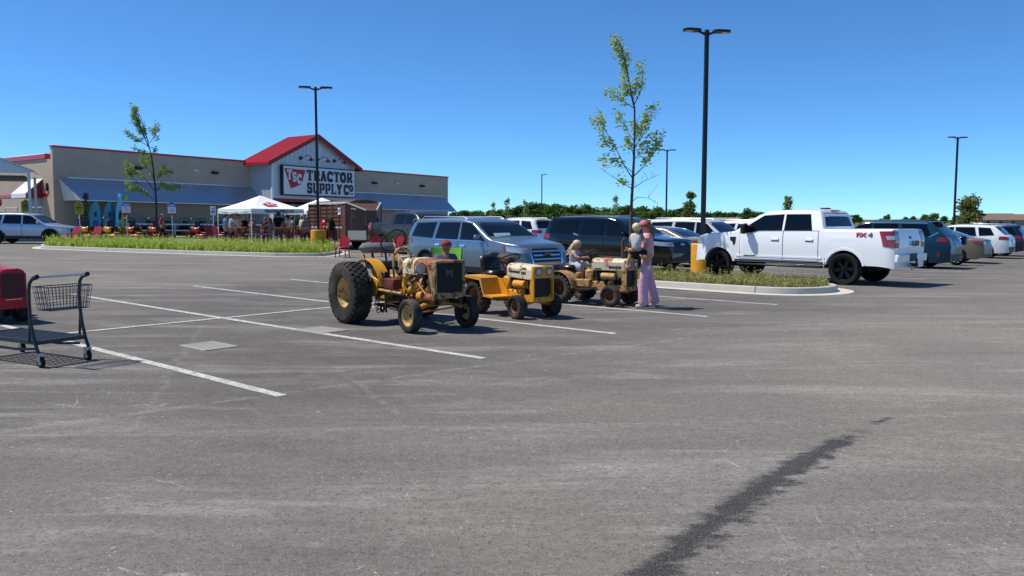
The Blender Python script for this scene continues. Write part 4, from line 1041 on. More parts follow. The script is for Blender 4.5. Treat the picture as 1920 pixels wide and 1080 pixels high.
# --- teal minivan
P_TEAL = paint('teal', '#123c50', 0.2, 0.3, coat=0.12)
sp = suv_spec(5.17, 2.02, 1.78, 3.09, 0.98, 0.36, hood=1.10, hatch=0.62, sill=0.24, belt=1.10)
tp = SN(-6.55, 31.2); c = Car('parked_car', 'teal minivan parked directly behind the white pickup bed', SN(-7.5 - 2.585, 33.3), HB, sp, P_TEAL, cat='minivan')
dress_suv(c, P_TEAL, rim='ten', flare=None, roof_rail=BLACK)
c.panel('window_trim', [(-2.2, 1, 1.32), (-1.9, 1, 1.155), (-1.85, 1, 1.175), (-2.15, 1, 1.36)], 'L', CHROME, 0.014, 0.1, both=True)
c.panel('window_trim', [(-2.1, 1, 1.655), (0.4, 1, 1.66), (0.4, 1, 1.68), (-2.1, 1, 1.68)], 'L', CHROME, 0.014, 0.1, both=True)
c.panel('bumper_reflector', [(-2.3, 1, 0.45), (-2.2, 1, 0.45), (-2.2, 1, 0.62), (-2.3, 1, 0.62)], 'BL', TAIL, 0.014, 0.1, both=True)

# --- sedans
def sedan(label, loc, hd_, body, rim='ten'):
    L, H = 4.85, 1.46; h = L / 2
    sp = dict(L=L, W=1.84, H=H, xf=h - 0.95, xr=h - 0.95 - 2.8, R=0.335, arch=0.385, sill=0.22, tumble=0.74, belt=[(-h, 1.0), (0, 0.96), (h, 0.86)],
        top=[(-h, 0.55), (-h + 0.02, 0.92), (-h + 0.07, 1.02), (-h + 0.5, 1.08), (-h + 0.62, 1.07), (-0.95, 1.40), (-0.4, 1.46), (0.2, 1.44), (0.5, 1.37), (1.18, 0.98), (1.3, 0.97), (2.05, 0.86), (2.3, 0.76), (2.4, 0.6), (h, 0.45)])
    c = Car('parked_car', label, loc, hd_, sp, body, cat='sedan'); c.wheels(rim, RIMS, w=0.22); w = .92
    c.win([(0.02, 1.0), (0.98, 0.965), (0.42, 1.32), (0.0, 1.34)]); c.win([(-0.95, 1.03), (-0.04, 1.0), (-0.04, 1.34), (-0.5, 1.35), (-0.85, 1.22)])
    c.win([(-1.28, 1.06), (-1.0, 1.04), (-0.9, 1.19)], name='quarter_window')
    c.door([(-0.02, 0.35), (1.02, 0.35), (1.02, 0.90), (-0.02, 0.965)]); c.door([(-0.95, 0.45), (-0.04, 0.35), (-0.04, 0.965), (-0.98, 1.0)])
    c.handles((0.12, -0.82), 0.87, CHROME); c.mirror(0.86, 1.0, body, 0.8)
    c.panel('windscreen', [(0, -.76, 1.03), (0, .76, 1.03), (0, .6, 1.36), (0, -.6, 1.36)], 'F', GLASS, 0.006, 0.12)
    c.panel('rear_window', [(0, -.70, 1.10), (0, .70, 1.10), (0, .56, 1.37), (0, -.56, 1.37)], 'B', GLASS, 0.006, 0.12)
    c.panel('taillight', [(-h + .02, w * .5, 0.80), (-h + .32, w, 0.84), (-h + .45, w, 0.95), (-h + .02, w * .5, 0.95)], 'BL', TAIL, 0.012, 0.06, both=True)
    c.panel('headlight', [(h - .03, w * .5, 0.62), (h - .4, w, 0.66), (h - .5, w, 0.76), (h - .03, w * .5, 0.72)], 'FL', LAMP, 0.012, 0.06, both=True)
    c.panel('licence_plate', [(0, -.15, .72), (0, .15, .72), (0, .15, .86), (0, -.15, .86)], 'B', PLATE, 0.014, 0.2)
    c.panel('grille', [(0, -.4, .45), (0, .4, .45), (0, .5, .68), (0, -.5, .68)], 'F', TRIM, 0.01, 0.15)
    c.panel('rear_valance', [(0, -.6, .27), (0, .6, .27), (0, .6, .40), (0, -.6, .40)], 'B', TRIM, 0.01, 0.2)
    return c
P_TAN = paint('tan', '#8d8074', 0.4); P_GOLD = paint('gold', '#7d7462', 0.25, 0.4, coat=0.1)
sedan('tan sedan with its tail beside the yellow lamp base behind the black SUV', SN(-13.9 - 2.4, 26.6), HB, P_TAN)
sedan('gold beige sedan behind the teal minivan, tail to the aisle', SN(-7.7 - 2.42, 39.6), HB, P_GOLD)
# --- further SUVs
def simple_suv(label, loc, hd_, col, L=4.7, H=1.7, metal=0.0, cat='SUV', rim='five', W=1.88, hatch=0.36, **kw):
    body = paint(col.strip('#'), col, metal, 0.3); sp = suv_spec(L, W, H, L * 0.585, L * 0.195, 0.36, hood=1.08 + (H - 1.7) * .5, hatch=hatch, belt=1.05 + (H - 1.7) * .4)
    c = Car('parked_car', label, loc, hd_, sp, body, cat=cat); dress_suv(c, body, rim=rim, **kw); return c
simple_suv('white SUV with silver roof rails seen past the tan sedan, nose right', SN(-15.9, 29.8), HS, '#c9cdd2', 5.0, 1.76, 0.2)
simple_suv('white boxy SUV partly hidden by the front of the white pickup', SN(-15.6, 35.0), HS, '#dddfe2', 4.6, 1.72)
simple_suv('white SUV just behind the white boxy one, its windscreen above the pickup bonnet', SN(-15.2, 37.8), HS, '#d3d6da', 4.6, 1.74, rim='ten')
simple_suv('white compact SUV seen from behind over the blue grey SUV bonnet', SN(-26.8 - 2.3, 33.4), HB, '#e3e5e8', 4.6, 1.72)
c = simple_suv('white estate crossover with black cladding at the right, behind the gold sedan', SN(-8.0 - 2.4, 46.4), HB, '#dfe1e4', 4.8, 1.66, hatch=0.6, cat='estate car', roof_rail=BLACK)
simple_suv('navy blue SUV cut off by the right edge of the photo', SN(-8.0 - 2.45, 50.3), HB, '#16233f', 4.9, 1.68, 0.4)
simple_suv('red hatchback with only its roof showing over the pickup bed', SN(-28.5, 55.0), HB, '#8e1b1e', 4.3, 1.62)
# ------------------------------------------------------------------ old tractors
YEL = M('old_yellow', '#c58a2c', 0.55, var=0.18, scale=9, rust=0.22, rscale=9, dirt=0.25)
YEL2 = M('bright_yellow', '#d39322', 0.45, var=0.10, scale=6, rust=0.10, rscale=10)
CREAM = M('cream_paint', '#cfc6a4', 0.5, var=0.10, scale=7, rust=0.30, rscale=7)
CREAM2 = M('cream_hood', '#d2c8ae', 0.5, var=0.08, scale=7, rust=0.24, rustcol='#8a5a35', rscale=8)
RUSTY = M('rusty_hood', '#95552f', 0.75, var=0.25, scale=6, rust=0.35, rustcol='#5d2c18', rscale=12)
TAN = M('tan_paint', '#b3905c', 0.6, var=0.18, scale=8, rust=0.30, rscale=10)
RUSTD = M('rusty_iron', '#4a2f22', 0.85, var=0.4, scale=18, bump=0.3)
IRON = M('dark_iron', '#1e1a18', 0.7, var=0.35, scale=20)
SEATB = M('black_vinyl', '#14161b', 0.32, var=0.15, scale=10)
GREYV = M('grey_vinyl', '#6b6d70', 0.7, var=0.2, scale=12)
TYR2 = M('old_tyre', '#2c2b2a', 0.9, var=0.35, scale=14, spec=0.2, dirt=0.35)
LENS = M('lamp_lens', '#b9bdb8', 0.15, var=0.15, scale=30, coat=0.5)
ORNG = M('orange_rod', '#b06a3c', 0.6, var=0.15, rust=0.2)
def arc_pts(cx, cz, r, a0, a1, n=14): return [(cx + r * math.cos(RAD(a0 + (a1 - a0) * i / n)), cz + r * math.sin(RAD(a0 + (a1 - a0) * i / n))) for i in range(n + 1)]
TY = {}
def ag_wheel(parent, loc, R, w, rr, kind, rim_mat, sy, rows=5, dish=0.6):
    key = (R, w, rr, kind, rim_mat.name, dish)
    if key not in TY:
        h = w / 2; b = MB(); rc = R - (0.022 if kind != 'rib' else 0.004)
        prof = [(rr, -h * .62), (rr + .012, -h * .8), (rr + (rc - rr) * .45, -h * 1.0), (rc * .93, -h * .96), (rc * .985, -h * .78), (rc, -h * .4), (rc, h * .4), (rc * .985, h * .78), (rc * .93, h * .96), (rr + (rc - rr) * .45, h * 1.0), (rr + .012, h * .8), (rr, h * .62)]
        b.lathe(prof, axis='y', n=40); b.lathe([(rr, h * .62), (rr, -h * .62)], axis='y', n=40)
        def lug(a, y, la, wy, hgt, skew=0.0):
            rb = rc * (1 - 0.35 * max(0, abs(y) / h - 0.5) ** 2) - 0.008; vs = []
            for rad, k in ((rb, 1.0), (rb + hgt, 0.72)):
                for da, dy in ((-1, -1), (1, -1), (1, 1), (-1, 1)):
                    aa = a + da * la * k / 2 + skew * dy * wy / 2; yy = y + dy * wy * k / 2; vs.append((rad * math.cos(aa), yy, rad * math.sin(aa)))
            b.add(vs, [(4, 5, 6, 7), (0, 1, 5, 4), (1, 2, 6, 5), (2, 3, 7, 6), (3, 0, 4, 7)])
        if kind == 'turf':
            n = 30
            for r_ in range(rows):
                y = (-0.5 + (r_ + .5) / rows) * w * 0.98
                for k in range(n): lug(2 * math.pi * (k + .5 * (r_ % 2)) / n, y, 2 * math.pi / n * .74, w / rows * .80, 0.032)
        elif kind == 'chevron':
            n = 20
            for k in range(n):
                for s_ in (-1, 1): lug(2 * math.pi * (k + (.5 if s_ > 0 else 0)) / n, s_ * w * .24, 2 * math.pi / n * .52, w * .5, 0.026, s_ * 1.6)
        else:
            for k in range(30):
                for y in (-.3, 0, .3): lug(2 * math.pi * (k + (.5 if y == 0 else 0)) / 30, y * w, 2 * math.pi / 30 * .8, w * .24, 0.008)
        tm = b.mesh('wheel', TYR2, angle=35)
        d = dish * h; b = MB()
        b.lathe([(rr + .006, h * .66), (rr - .012, h * .66), (rr - .02, h * .4), (rr * .86, d * .2), (rr * .8, -d * .4), (rr * .35, -d * .5), (rr * .3, -d * .3), (rr * .12, -d * .2), (0, -d * .2)], axis='y', n=32)
        for k in range(5): a = 2 * math.pi * k / 5; b.cyl((rr * .55 * math.cos(a), -d * .5, rr * .55 * math.sin(a)), (rr * .55 * math.cos(a), -d * .5 + .03, rr * .55 * math.sin(a)), 0.012, n=6)
        TY[key] = (tm, b.mesh('rim', rim_mat, angle=35))
    tm, rm = TY[key]; o = place('wheel', tm, parent, loc); o.rotation_euler = (0, random.uniform(0, 3), 0 if sy > 0 else math.pi); place('rim', rm, o)
    return o
def steering_wheel(parent, c, r, tilt, mat=IRON):
    n = 24; pts = [(r * math.cos(2 * math.pi * k / n), r * math.sin(2 * math.pi * k / n), 0) for k in range(n)]
    b = MB(); b.T = Matrix.Translation(c) @ Euler((0, RAD(tilt), 0)).to_matrix().to_4x4()
    b.tube(pts, 0.014, 8, closed=True)
    for k in range(3): a = 2 * math.pi * k / 3 + .4; b.tube([(0, 0, -.03), (r * math.cos(a), r * math.sin(a), 0)], 0.008, 6)
    b.cyl((0, 0, -.05), (0, 0, .01), 0.035, n=12)
    return b.obj('steering_wheel', mat, parent)

# --- tractor with the bare yellow engine
h1 = Vector((0.62, -0.785)).normalized()
t1 = thing('tractor', 'large rusty yellow tractor with fat turf tyres and exposed engine, leftmost of three', 'tractor', (-2.08, 13.33, 0), math.atan2(h1.y, h1.x))
RIM1 = M('rim_cream', '#bfa468', 0.6, var=0.15, rust=0.28, rscale=10)
for sy in (1, -1):
    ag_wheel(t1, (0, sy * 0.64, 0.49), 0.49, 0.33, 0.235, 'turf', RIM1, sy, 5, 0.95)
    ag_wheel(t1, (1.6, sy * 0.50, 0.25), 0.25, 0.15, 0.155, 'rib', RIM1, sy, 3, 0.5)
MB().cyl((0, -.45, .49), (0, .45, .49), 0.09).box((0.1, 0, .50), (0.5, 0.34, 0.36), bev=.06).obj('rear_axle', YEL, t1)
MB().box((0.62, 0, 0.52), (0.62, 0.26, 0.30), bev=.05).box((0.4, 0, .7), (.3, .3, .16), bev=.04).obj('transmission', YEL, t1)
for sy in (1, -1):                                                # curved fenders close to the tyres
    b = MB(); arcs = arc_pts(0.05, 0.47, 0.55, 15, 118)
    vs = [(x, sy * yy, z) for x, z in arcs for yy in (0.22, 0.42)]; n = len(arcs)
    vs += [(x * .985, sy * yy, z - .012) for x, z in arcs for yy in (0.22, 0.42)]
    fs = []
    for i in range(n - 1): fs += [(2 * i, 2 * i + 1, 2 * i + 3, 2 * i + 2), (2 * n + 2 * i, 2 * n + 2 * i + 2, 2 * n + 2 * i + 3, 2 * n + 2 * i + 1), (2 * i, 2 * i + 2, 2 * n + 2 * i + 2, 2 * n + 2 * i), (2 * i + 1, 2 * n + 2 * i + 1, 2 * n + 2 * i + 3, 2 * i + 3)]
    f = b.add(vs, fs).obj('fender', YEL2, t1)
    MB().prism([(.05, .55)] + arc_pts(0.05, 0.47, 0.53, 20, 112, 10) + [(.12, .55)], sy * 0.225 - .006, sy * 0.225 + .006, 'y').obj('fender_side', YEL2, f, smooth=False)
    MB().box((0.36, sy * 0.40, 0.62), (0.24, 0.03, 0.24), rot=(0, 18, 0), bev=.012).obj('fender_plate', YEL2, f)
MB().box((0.10, 0, 0.91), (0.40, 0.66, 0.13), bev=.05).obj('seat', SEATB, t1)
MB().box((-0.06, 0, 0.80), (0.08, 0.2, 0.16)).tube([(-.1, .12, .75), (-.2, .12, 1.1)], .018, 6).tube([(-.1, -.12, .75), (-.2, -.12, 1.1)], .018, 6).obj('seat_bracket', IRON, t1)
MB().box((-0.20, 0, 1.18), (0.16, 0.72, 0.17), bev=.07).obj('backrest', GREYV, t1)
steering_wheel(t1, (0.28, 0, 1.31), 0.215, -52)
MB().tube([(0.30, -.01, 1.29), (0.62, -.12, 1.10), (1.72, -.27, 0.52)], 0.016, 8).obj('steering_rod', ORNG, t1)
MB().tube([(0.56, y, z) for y, z in [(.16, .72), (.17, 1.0)] + arc_pts(0, 1.04, .16, 0, 180, 8) + [(-.17, 1.0), (-.16, .72)]], 0.022, 6).obj('console_hoop', TAN, t1)
MB().box((0.68, 0, 0.98), (0.05, 0.30, 0.20), bev=.02).obj('dash', CREAM, t1)
# two-part bonnet
def bonnet(x0, x1, w, z0, z1, mat, parent, name='bonnet', drop=0.0):
    prof = [(-w / 2, z0), (-w / 2, z1 - .07), (-w / 2 + .03, z1 - .025), (-w / 2 + .09, z1), (w / 2 - .09, z1), (w / 2 - .03, z1 - .025), (w / 2, z1 - .07), (w / 2, z0)]
    b = MB(); k = len(prof); vs = [(x0, y, z) for y, z in prof] + [(x1, y, z - drop) for y, z in prof]
    inn = [(x0, y * .95, z - .012) for y, z in prof] + [(x1, y * .95, z - drop - .012) for y, z in prof]
    fs = []
    for i in range(k - 1): fs += [(i, i + 1, k + i + 1, k + i), (2 * k + i, 3 * k + i, 3 * k + i + 1, 2 * k + i + 1), (i, 2 * k + i, 2 * k + i + 1, i + 1), (k + i, k + i + 1, 3 * k + i + 1, 3 * k + i)]
    fs += [(0, k, 3 * k, 2 * k), (k - 1, 3 * k - 1, 4 * k - 1, 2 * k - 1)]
    return b.add(vs + inn, fs).obj(name, mat, parent, angle=25)
bonnet(0.95, 1.28, 0.46, 0.82, 1.06, CREAM, t1, 'bonnet_rear'); bonnet(1.282, 1.84, 0.45, 0.86, 1.055, RUSTY, t1, 'bonnet_front')
SHELL = M('shell_tan', '#97835a', .65, var=.2, rust=.40, rscale=9)
gr = MB().box((1.86, -.245, .78), (.10, .045, .54), bev=.015).box((1.86, .245, .78), (.10, .045, .54), bev=.015).box((1.86, 0, 1.035), (.10, .53, .04), bev=.015).box((1.86, 0, .545), (.10, .445, .09), bev=.01).obj('grille_shell', SHELL, t1)
MB().box((1.865, 0, .80), (.02, .445, .42)).obj('grille_mesh', M('mesh_black', '#0d0b0b', .7, var=.3, scale=60), gr)
GS = M('emblem_grey', '#595753', 0.5)
for y in (-.045, .0, .045): MB().box((1.878, y, .87), (.006, .016, .11 if y else .07)).obj('emblem', GS, gr)
MB().box((1.88, 0, .885), (.006, .08, .016)).obj('emblem', GS, gr)
for sy in (1, -1):
    l = MB().lathe([(0.0, -.10), (.05, -.09), (.085, -.02), (.09, .0), (.082, .005)], (1.60, sy * .31, .93), 'x', 18).box((1.54, sy * .25, .92), (.06, .12, .04)).obj('headlight', TAN, t1)
    MB().lathe([(0, .012), (.05, .01), (.082, 0)], (1.60, sy * .31, .93), 'x', 18).obj('lens', LENS, l)
e = MB().box((1.35, 0, .62), (.75, .26, .34), bev=.05)
for x in (1.1, 1.28, 1.46): e.box((x, -.16, .64), (.12, .12, .24), bev=.03)
e.cyl((1.15, -.2, .58), (1.3, -.24, .62), .06).cyl((1.42, -.22, .5), (1.55, -.22, .52), .075).ball((1.5, -.2, .72), .07).box((.98, -.14, .74), (.14, .2, .22), bev=.05)
e.obj('engine', YEL, t1)
k = MB().cyl((1.58, -.19, .74), (1.63, -.19, .74), .10, n=20).cyl((1.3, -.17, .80), (1.55, -.17, .80), .035).tube([(1.05, -.2, .8), (1.2, -.24, .7), (1.4, -.24, .78)], .014, 6).cyl((1.2, -.2, .82), (1.2, -.2, .70), .05).box((1.72, 0, .72), (.06, .34, .3))
k.tube([(.6, -.2, .9), (.7, -.24, .7), (.85, -.2, .62)], .012, 6).ball((.85, -.22, .82), .045).obj('engine_fittings', IRON, t1)
MB().ball((1.66, -.2, .62), .06, (1, 1, 1.3)).ball((1.66, -.2, .74), .05).cyl((.75, -.16, .8), (.9, -.18, .95), .035).obj('carburettor', YEL, t1)
rq = random.Random(4); b = MB(); b2 = MB()
for i in range(16):                                               # pipes, wires and bolts on the open engine side
    x, z = rq.uniform(.9, 1.62), rq.uniform(.46, .80); y = -.21 - rq.uniform(0, .05)
    (b if i % 2 else b2).tube([(x, y + .05, z), (x + rq.uniform(-.08, .08), y - .02, z + rq.uniform(-.06, .06)), (x + rq.uniform(-.16, .16), y, z + rq.uniform(-.14, .10))], rq.uniform(.008, .016), 6)
    (b2 if i % 2 else b).ball((x, y, z), rq.uniform(.018, .036), (1, .7, 1), 8, 6)
b.obj('engine_pipes', YEL, t1); b2.obj('engine_wires', IRON, t1)
MB().prism([(1.66, .90), (1.84, .90), (1.84, .52), (1.74, .52)], -.235, -.215, 'y').obj('grille_bracket', SHELL, t1, smooth=False)
MB().cyl((1.68, -.28, .50), (1.84, -.20, .48), .075).obj('steering_box', RUSTY, t1)
for sy in (1, -1): MB().box((1.25, sy * .19, .44), (1.3, .05, .07)).obj('frame_rail', IRON, t1)
ax = MB().tube([(1.6, -.42, .33), (1.6, -.2, .40), (1.6, .2, .40), (1.6, .42, .33)], .04, 8).obj('front_axle', YEL, t1)
for sy in (1, -1): MB().cyl((1.6, sy * .42, .20), (1.6, sy * .42, .46), .03).cyl((1.6, sy * .40, .25), (1.6, sy * .5, .25), .03).obj('spindle', IRON, ax)
MB().tube([(1.72, -.42, .30), (1.72, .42, .36)], .014, 6).obj('tie_rod', ORNG, t1)
MB().box((.80, -.32, .66), (.30, .16, .16), bev=.012).obj('toolbox', M('toolbox_red', '#5a221d', .7, var=.3, rust=.3), t1)
MB().box((.52, -.30, .70), (.14, .10, .26), bev=.01).obj('battery', BLACK, t1)
MB().tube([(.45, -.38, .55), (1.2, -.40, .54)], .025, 6).obj('step_rail', TAN, t1)
b = MB()
for i in range(9): b.lathe([(.030, -.006), (.042, 0), (.030, .006)], (.35 + .03 * (i % 3), -.36, .50 - .045 * i * .8), 'xyz'[i % 2], 10)
b.tube([(.2, -.3, .3), (.9, -.3, .26)], .018, 6).tube([(.6, -.34, .5), (.62, -.34, .2)], .02, 6).lathe([(.05, -.02), (.08, 0), (.05, .02)], (.5, -.34, .26), 'y', 14)
b.obj('drag_chain', RUSTD, t1)
MB().box((.65, 0, .28), (.9, .5, .05)).box((.9, 0, .34), (.3, .42, .12), bev=.03).obj('belly_plate', IRON, t1)
MB().tube([(-.05, -.3, .75), (-.12, -.3, 1.0), (-.16, -.3, 1.08)], .012, 6).obj('lever', IRON, t1)
MB().box((1.2, .0, .78), (.5, .34, .05)).obj('fuel_tank', CREAM, t1)

# --- garden tractors
def garden_tractor(label, loc, hv, main, hoodm, rim, style, fender='angle', front=None, decal=True):
    t = thing('tractor', label, 'tractor', loc, math.atan2(hv[1], hv[0])); front = front or main
    wb, R, r = 1.12, 0.29, 0.20
    for sy in (1, -1):
        ag_wheel(t, (0, sy * .41, R), R, .25, .155, 'chevron', rim, sy, dish=.7)
        ag_wheel(t, (wb, sy * (.36 if style != 'red' else .20), r), r, .17, .11, 'rib', rim, sy, dish=.6)
    MB().box((.05, 0, .34), (.4, .3, .26), bev=.04).cyl((0, -.3, R), (0, .3, R), .06).obj('rear_axle', main, t)
    for sy in (1, -1): MB().box((.78, sy * .17, .34), (1.1, .025, .12)).obj('frame_rail', main, t)
    MB().box((.62, 0, .40), (.5, .3, .10), bev=.02).obj('tunnel', main, t)
    MB().box((.48, 0, .52), (.18, .30, .30), bev=.03).obj('pedestal', main, t)
    for sy in (1, -1):
        if fender == 'angle':
            f = MB().prism([(-.30, .50), (-.30, .62), (-.24, .665), (.24, .665), (.30, .64), (.40, .36), (.66, .34), (.66, .315), (.385, .325), (.26, .60), (-.22, .63), (-.27, .60), (-.27, .50)], min(sy * .18, sy * .55), max(sy * .18, sy * .55), 'y').obj('fender', main, t, smooth=False)
            MB().prism([(.30, .64), (.40, .36), (.62, .34), (.60, .42), (.42, .62)], sy * .185 - .006, sy * .185 + .006, 'y').obj('fender_side', main, f, smooth=False)
        else:
            arcs = arc_pts(0, R, .355, 5, 165, 14); n = len(arcs); vs = [(x, sy * yy, z) for x, z in arcs for yy in (.24, .54)] + [(x * .97, sy * yy, R + (z - R) * .97) for x, z in arcs for yy in (.24, .54)]; fs = []
            for i in range(n - 1): fs += [(2 * i, 2 * i + 1, 2 * i + 3, 2 * i + 2), (2 * n + 2 * i, 2 * n + 2 * i + 2, 2 * n + 2 * i + 3, 2 * n + 2 * i + 1), (2 * i, 2 * i + 2, 2 * n + 2 * i + 2, 2 * n + 2 * i), (2 * i + 1, 2 * n + 2 * i + 1, 2 * n + 2 * i + 3, 2 * i + 3)]
            f = MB().add(vs, fs + [(0, 2 * n, 2 * n + 1, 1)]).obj('fender', main, t)
            MB().prism(arc_pts(0, R, .35, 8, 160, 12) + [(-.2, .45), (.25, .40)], sy * .245 - .006, sy * .245 + .006, 'y').obj('fender_side', main, f, smooth=False)
            MB().box((.47, sy * .30, .42), (.34, .14, .14), bev=.01).obj('tool_panel', main, f)
            MB().box((.52, sy * .40, .31), (.42, .20, .02)).obj('foot_plate', IRON, f)
    MB().box((.02, 0, .56), (.5, .34, .10), bev=.02).obj('seat_deck', main, t)
    if style != 'red':
        s = MB().box((-.02, 0, .70), (.38, .42, .10), bev=.045).obj('seat', SEATB, t)
        if style == 'bucket':
            MB().box((-.20, 0, .86), (.10, .44, .30), rot=(0, -10, 0), bev=.045).obj('seat_back', SEATB, s)
            MB().tube([(-.24, -.2, .62), (-.05, -.24, .66), (.18, -.2, .63)], .02, 6).obj('seat_rim', GREYV, s)
        MB().box((0, 0, .63), (.3, .26, .06)).obj('seat_spring', RUSTD, s)
    steering_wheel(t, (.40, 0, .97), .185, -24); MB().tube([(.42, 0, .95), (.50, 0, .6)], .02, 8).obj('steering_column', IRON, t)
    x1 = 1.33
    if style == 'red':
        bonnet(.55, x1, .40, .34, .90, hoodm, t, drop=.03)
        b = MB().prism([(-.20, .24), (-.20, .78), (-.16, .84), (-.08, .87), (.08, .87), (.16, .84), (.20, .78), (.20, .24)], x1, x1 + .06, 'x').obj('grille_shell', front, t, smooth=False)
        MB().prism([(-.17, .42), (-.17, .76), (-.13, .80), (.13, .80), (.17, .76), (.17, .42)], x1 + .061, x1 + .068, 'x').obj('grille_mesh', M('grille_dark_red', '#43090d', .5, var=.2, scale=40), b, smooth=False)
        MB().box((x1 + .072, 0, .39), (.01, .24, .012)).obj('trim_strip', CHROME, b)
        MB().box((1.12, 0, .30), (.5, .5, .08), bev=.02).obj('front_axle', IRON, t)
        return t
    bonnet(.58, x1, .38, .68, .90, hoodm, t, drop=.03 if style == 'bucket' else 0)
    g = MB().box((x1 + .01, 0, .775), (.07, .43, .20), bev=.012).obj('lamp_panel', front, t)
    for sy in (1, -1):
        hl = MB().lathe([(0, .01), (.045, .008), (.055, 0)], (x1 + .05, sy * .11, .785), 'x', 16).obj('headlight', LENS, g)
        MB().lathe([(.053, .0), (.064, .008), (.066, -.01)], (x1 + .048, sy * .11, .785), 'x', 16).obj('bezel', IRON, hl)
        MB().prism([(x1 - .04, .68), (x1 + .04, .68), (x1 + .04, .30), (x1 - .02, .30), (x1 - .07, .50)], sy * .20 - .012, sy * .20 + .012, 'y').obj('front_leg', front, t, smooth=False)
    MB().box((x1 - .01, 0, .32), (.06, .40, .09), bev=.01).obj('front_cross', front, t)
    MB().box((x1 - .03, 0, .53), (.02, .37, .30)).obj('screen', IRON, t)
    MB().box((1.0, 0, .42), (.34, .26, .2), bev=.03).box((.86, 0, .60), (.22, .28, .14), bev=.03).box((.68, 0, .58), (.04, .34, .24)).obj('engine', IRON, t)
    MB().cyl((.82, -.19, .56), (1.12, -.19, .56), .065, n=16).cyl((.98, -.17, .44), (1.05, -.2, .44), .05).obj('starter', main, t)
    MB().tube([(.75, -.16, .62), (.82, -.2, .5), (.9, -.18, .42)], .012, 6).tube([(1.15, -.17, .62), (1.2, -.2, .5)], .012, 6).obj('fuel_line', RUSTD, t)
    ax = MB().tube([(wb, -.30, .22), (wb, 0, .28), (wb, .30, .22)], .035, 8).obj('front_axle', main, t)
    for sy in (1, -1): MB().cyl((wb, sy * .28, .14), (wb, sy * .28, .32), .022).obj('spindle', IRON, ax)
    if decal:
        for sy in (1, -1):
            if style == 'bucket':
                MB().box((.80, sy * .1925, .765), (.30, .004, .035), rot=(0, 2, 0)).obj('decal', M('decal_black', '#23282a', .5), t)
                for k in range(3): MB().box((1.02 + .045 * k, sy * .1925, .752), (.03, .004, .045), rot=(0, 2, 0)).obj('decal', MATS['decal_black'], t)
                MB().box((1.08, sy * .1925, .83), (.12, .004, .03)).obj('decal', M('decal_brown', '#6d5638', .5), t)
            else:
                for k in range(9): MB().box((.98 + .032 * k, sy * .1925, .735), (.022, .004, .045)).obj('decal', M('decal_dark', '#3d2f2a', .5), t)
                MB().box((.72, sy * .1925, .70), (.16, .004, .02)).obj('decal', MATS['decal_dark'], t)
    return t
RIM2 = M('rim_rust', '#8b6844', .7, var=.25, rust=.4)
t2 = garden_tractor('bright yellow garden tractor with cream bonnet and black bucket seat, middle of three', (-.27, 14.56, 0), (.58, -.814), YEL2, CREAM2, RIM2, 'bucket')
MB().ball((.26, .05, .93), .14, (1.3, .8, .75), 14, 10).ball((.05, .1, .98), .10, (1.4, .9, .5)).ball((.30, .02, .80), .08, (.8, .9, 1.4)).obj('brown_cover', M('brown_cloth', '#5b463c', .9, var=.3, scale=12, bump=.4), t2)
t3 = garden_tractor('faded tan garden tractor with upright exhaust that a girl sits on, rightmost of three', (1.21, 16.31, 0), (.78, -.62), TAN, M('faded_hood', '#c9c2a6', .55, var=.12, rust=.34, rustcol='#a0543a', rscale=6), M('rim_brown', '#6d4a35', .7, var=.25, rust=.4), 'plain', 'round')
MB().tube([(1.20, -.06, .88), (1.20, -.06, 1.24), (1.24, -.06, 1.29)], .032, 10).obj('exhaust', M('exhaust_steel', '#5a5450', .55, metal=.5, var=.3, rust=.2), t3)
MB().tube([(.62, 0, .93), (1.2, 0, .92)], .014, 6).obj('hood_rod', IRON, t3)
MB().box((.1, 0, 1.0 - .395), (.2, .1, .05)).obj('lever_box', RUSTD, t3)
RED = M('tractor_red', '#b5141e', .35, var=.05, coat=.15, spec=.3)
t4 = garden_tractor('glossy red garden tractor cut off by the left edge behind the shopping cart', (-8.98, 13.63, 0), (.8, -.6), RED, RED, M('rim_grey', '#77736c', .5), 'red', 'round', decal=False)

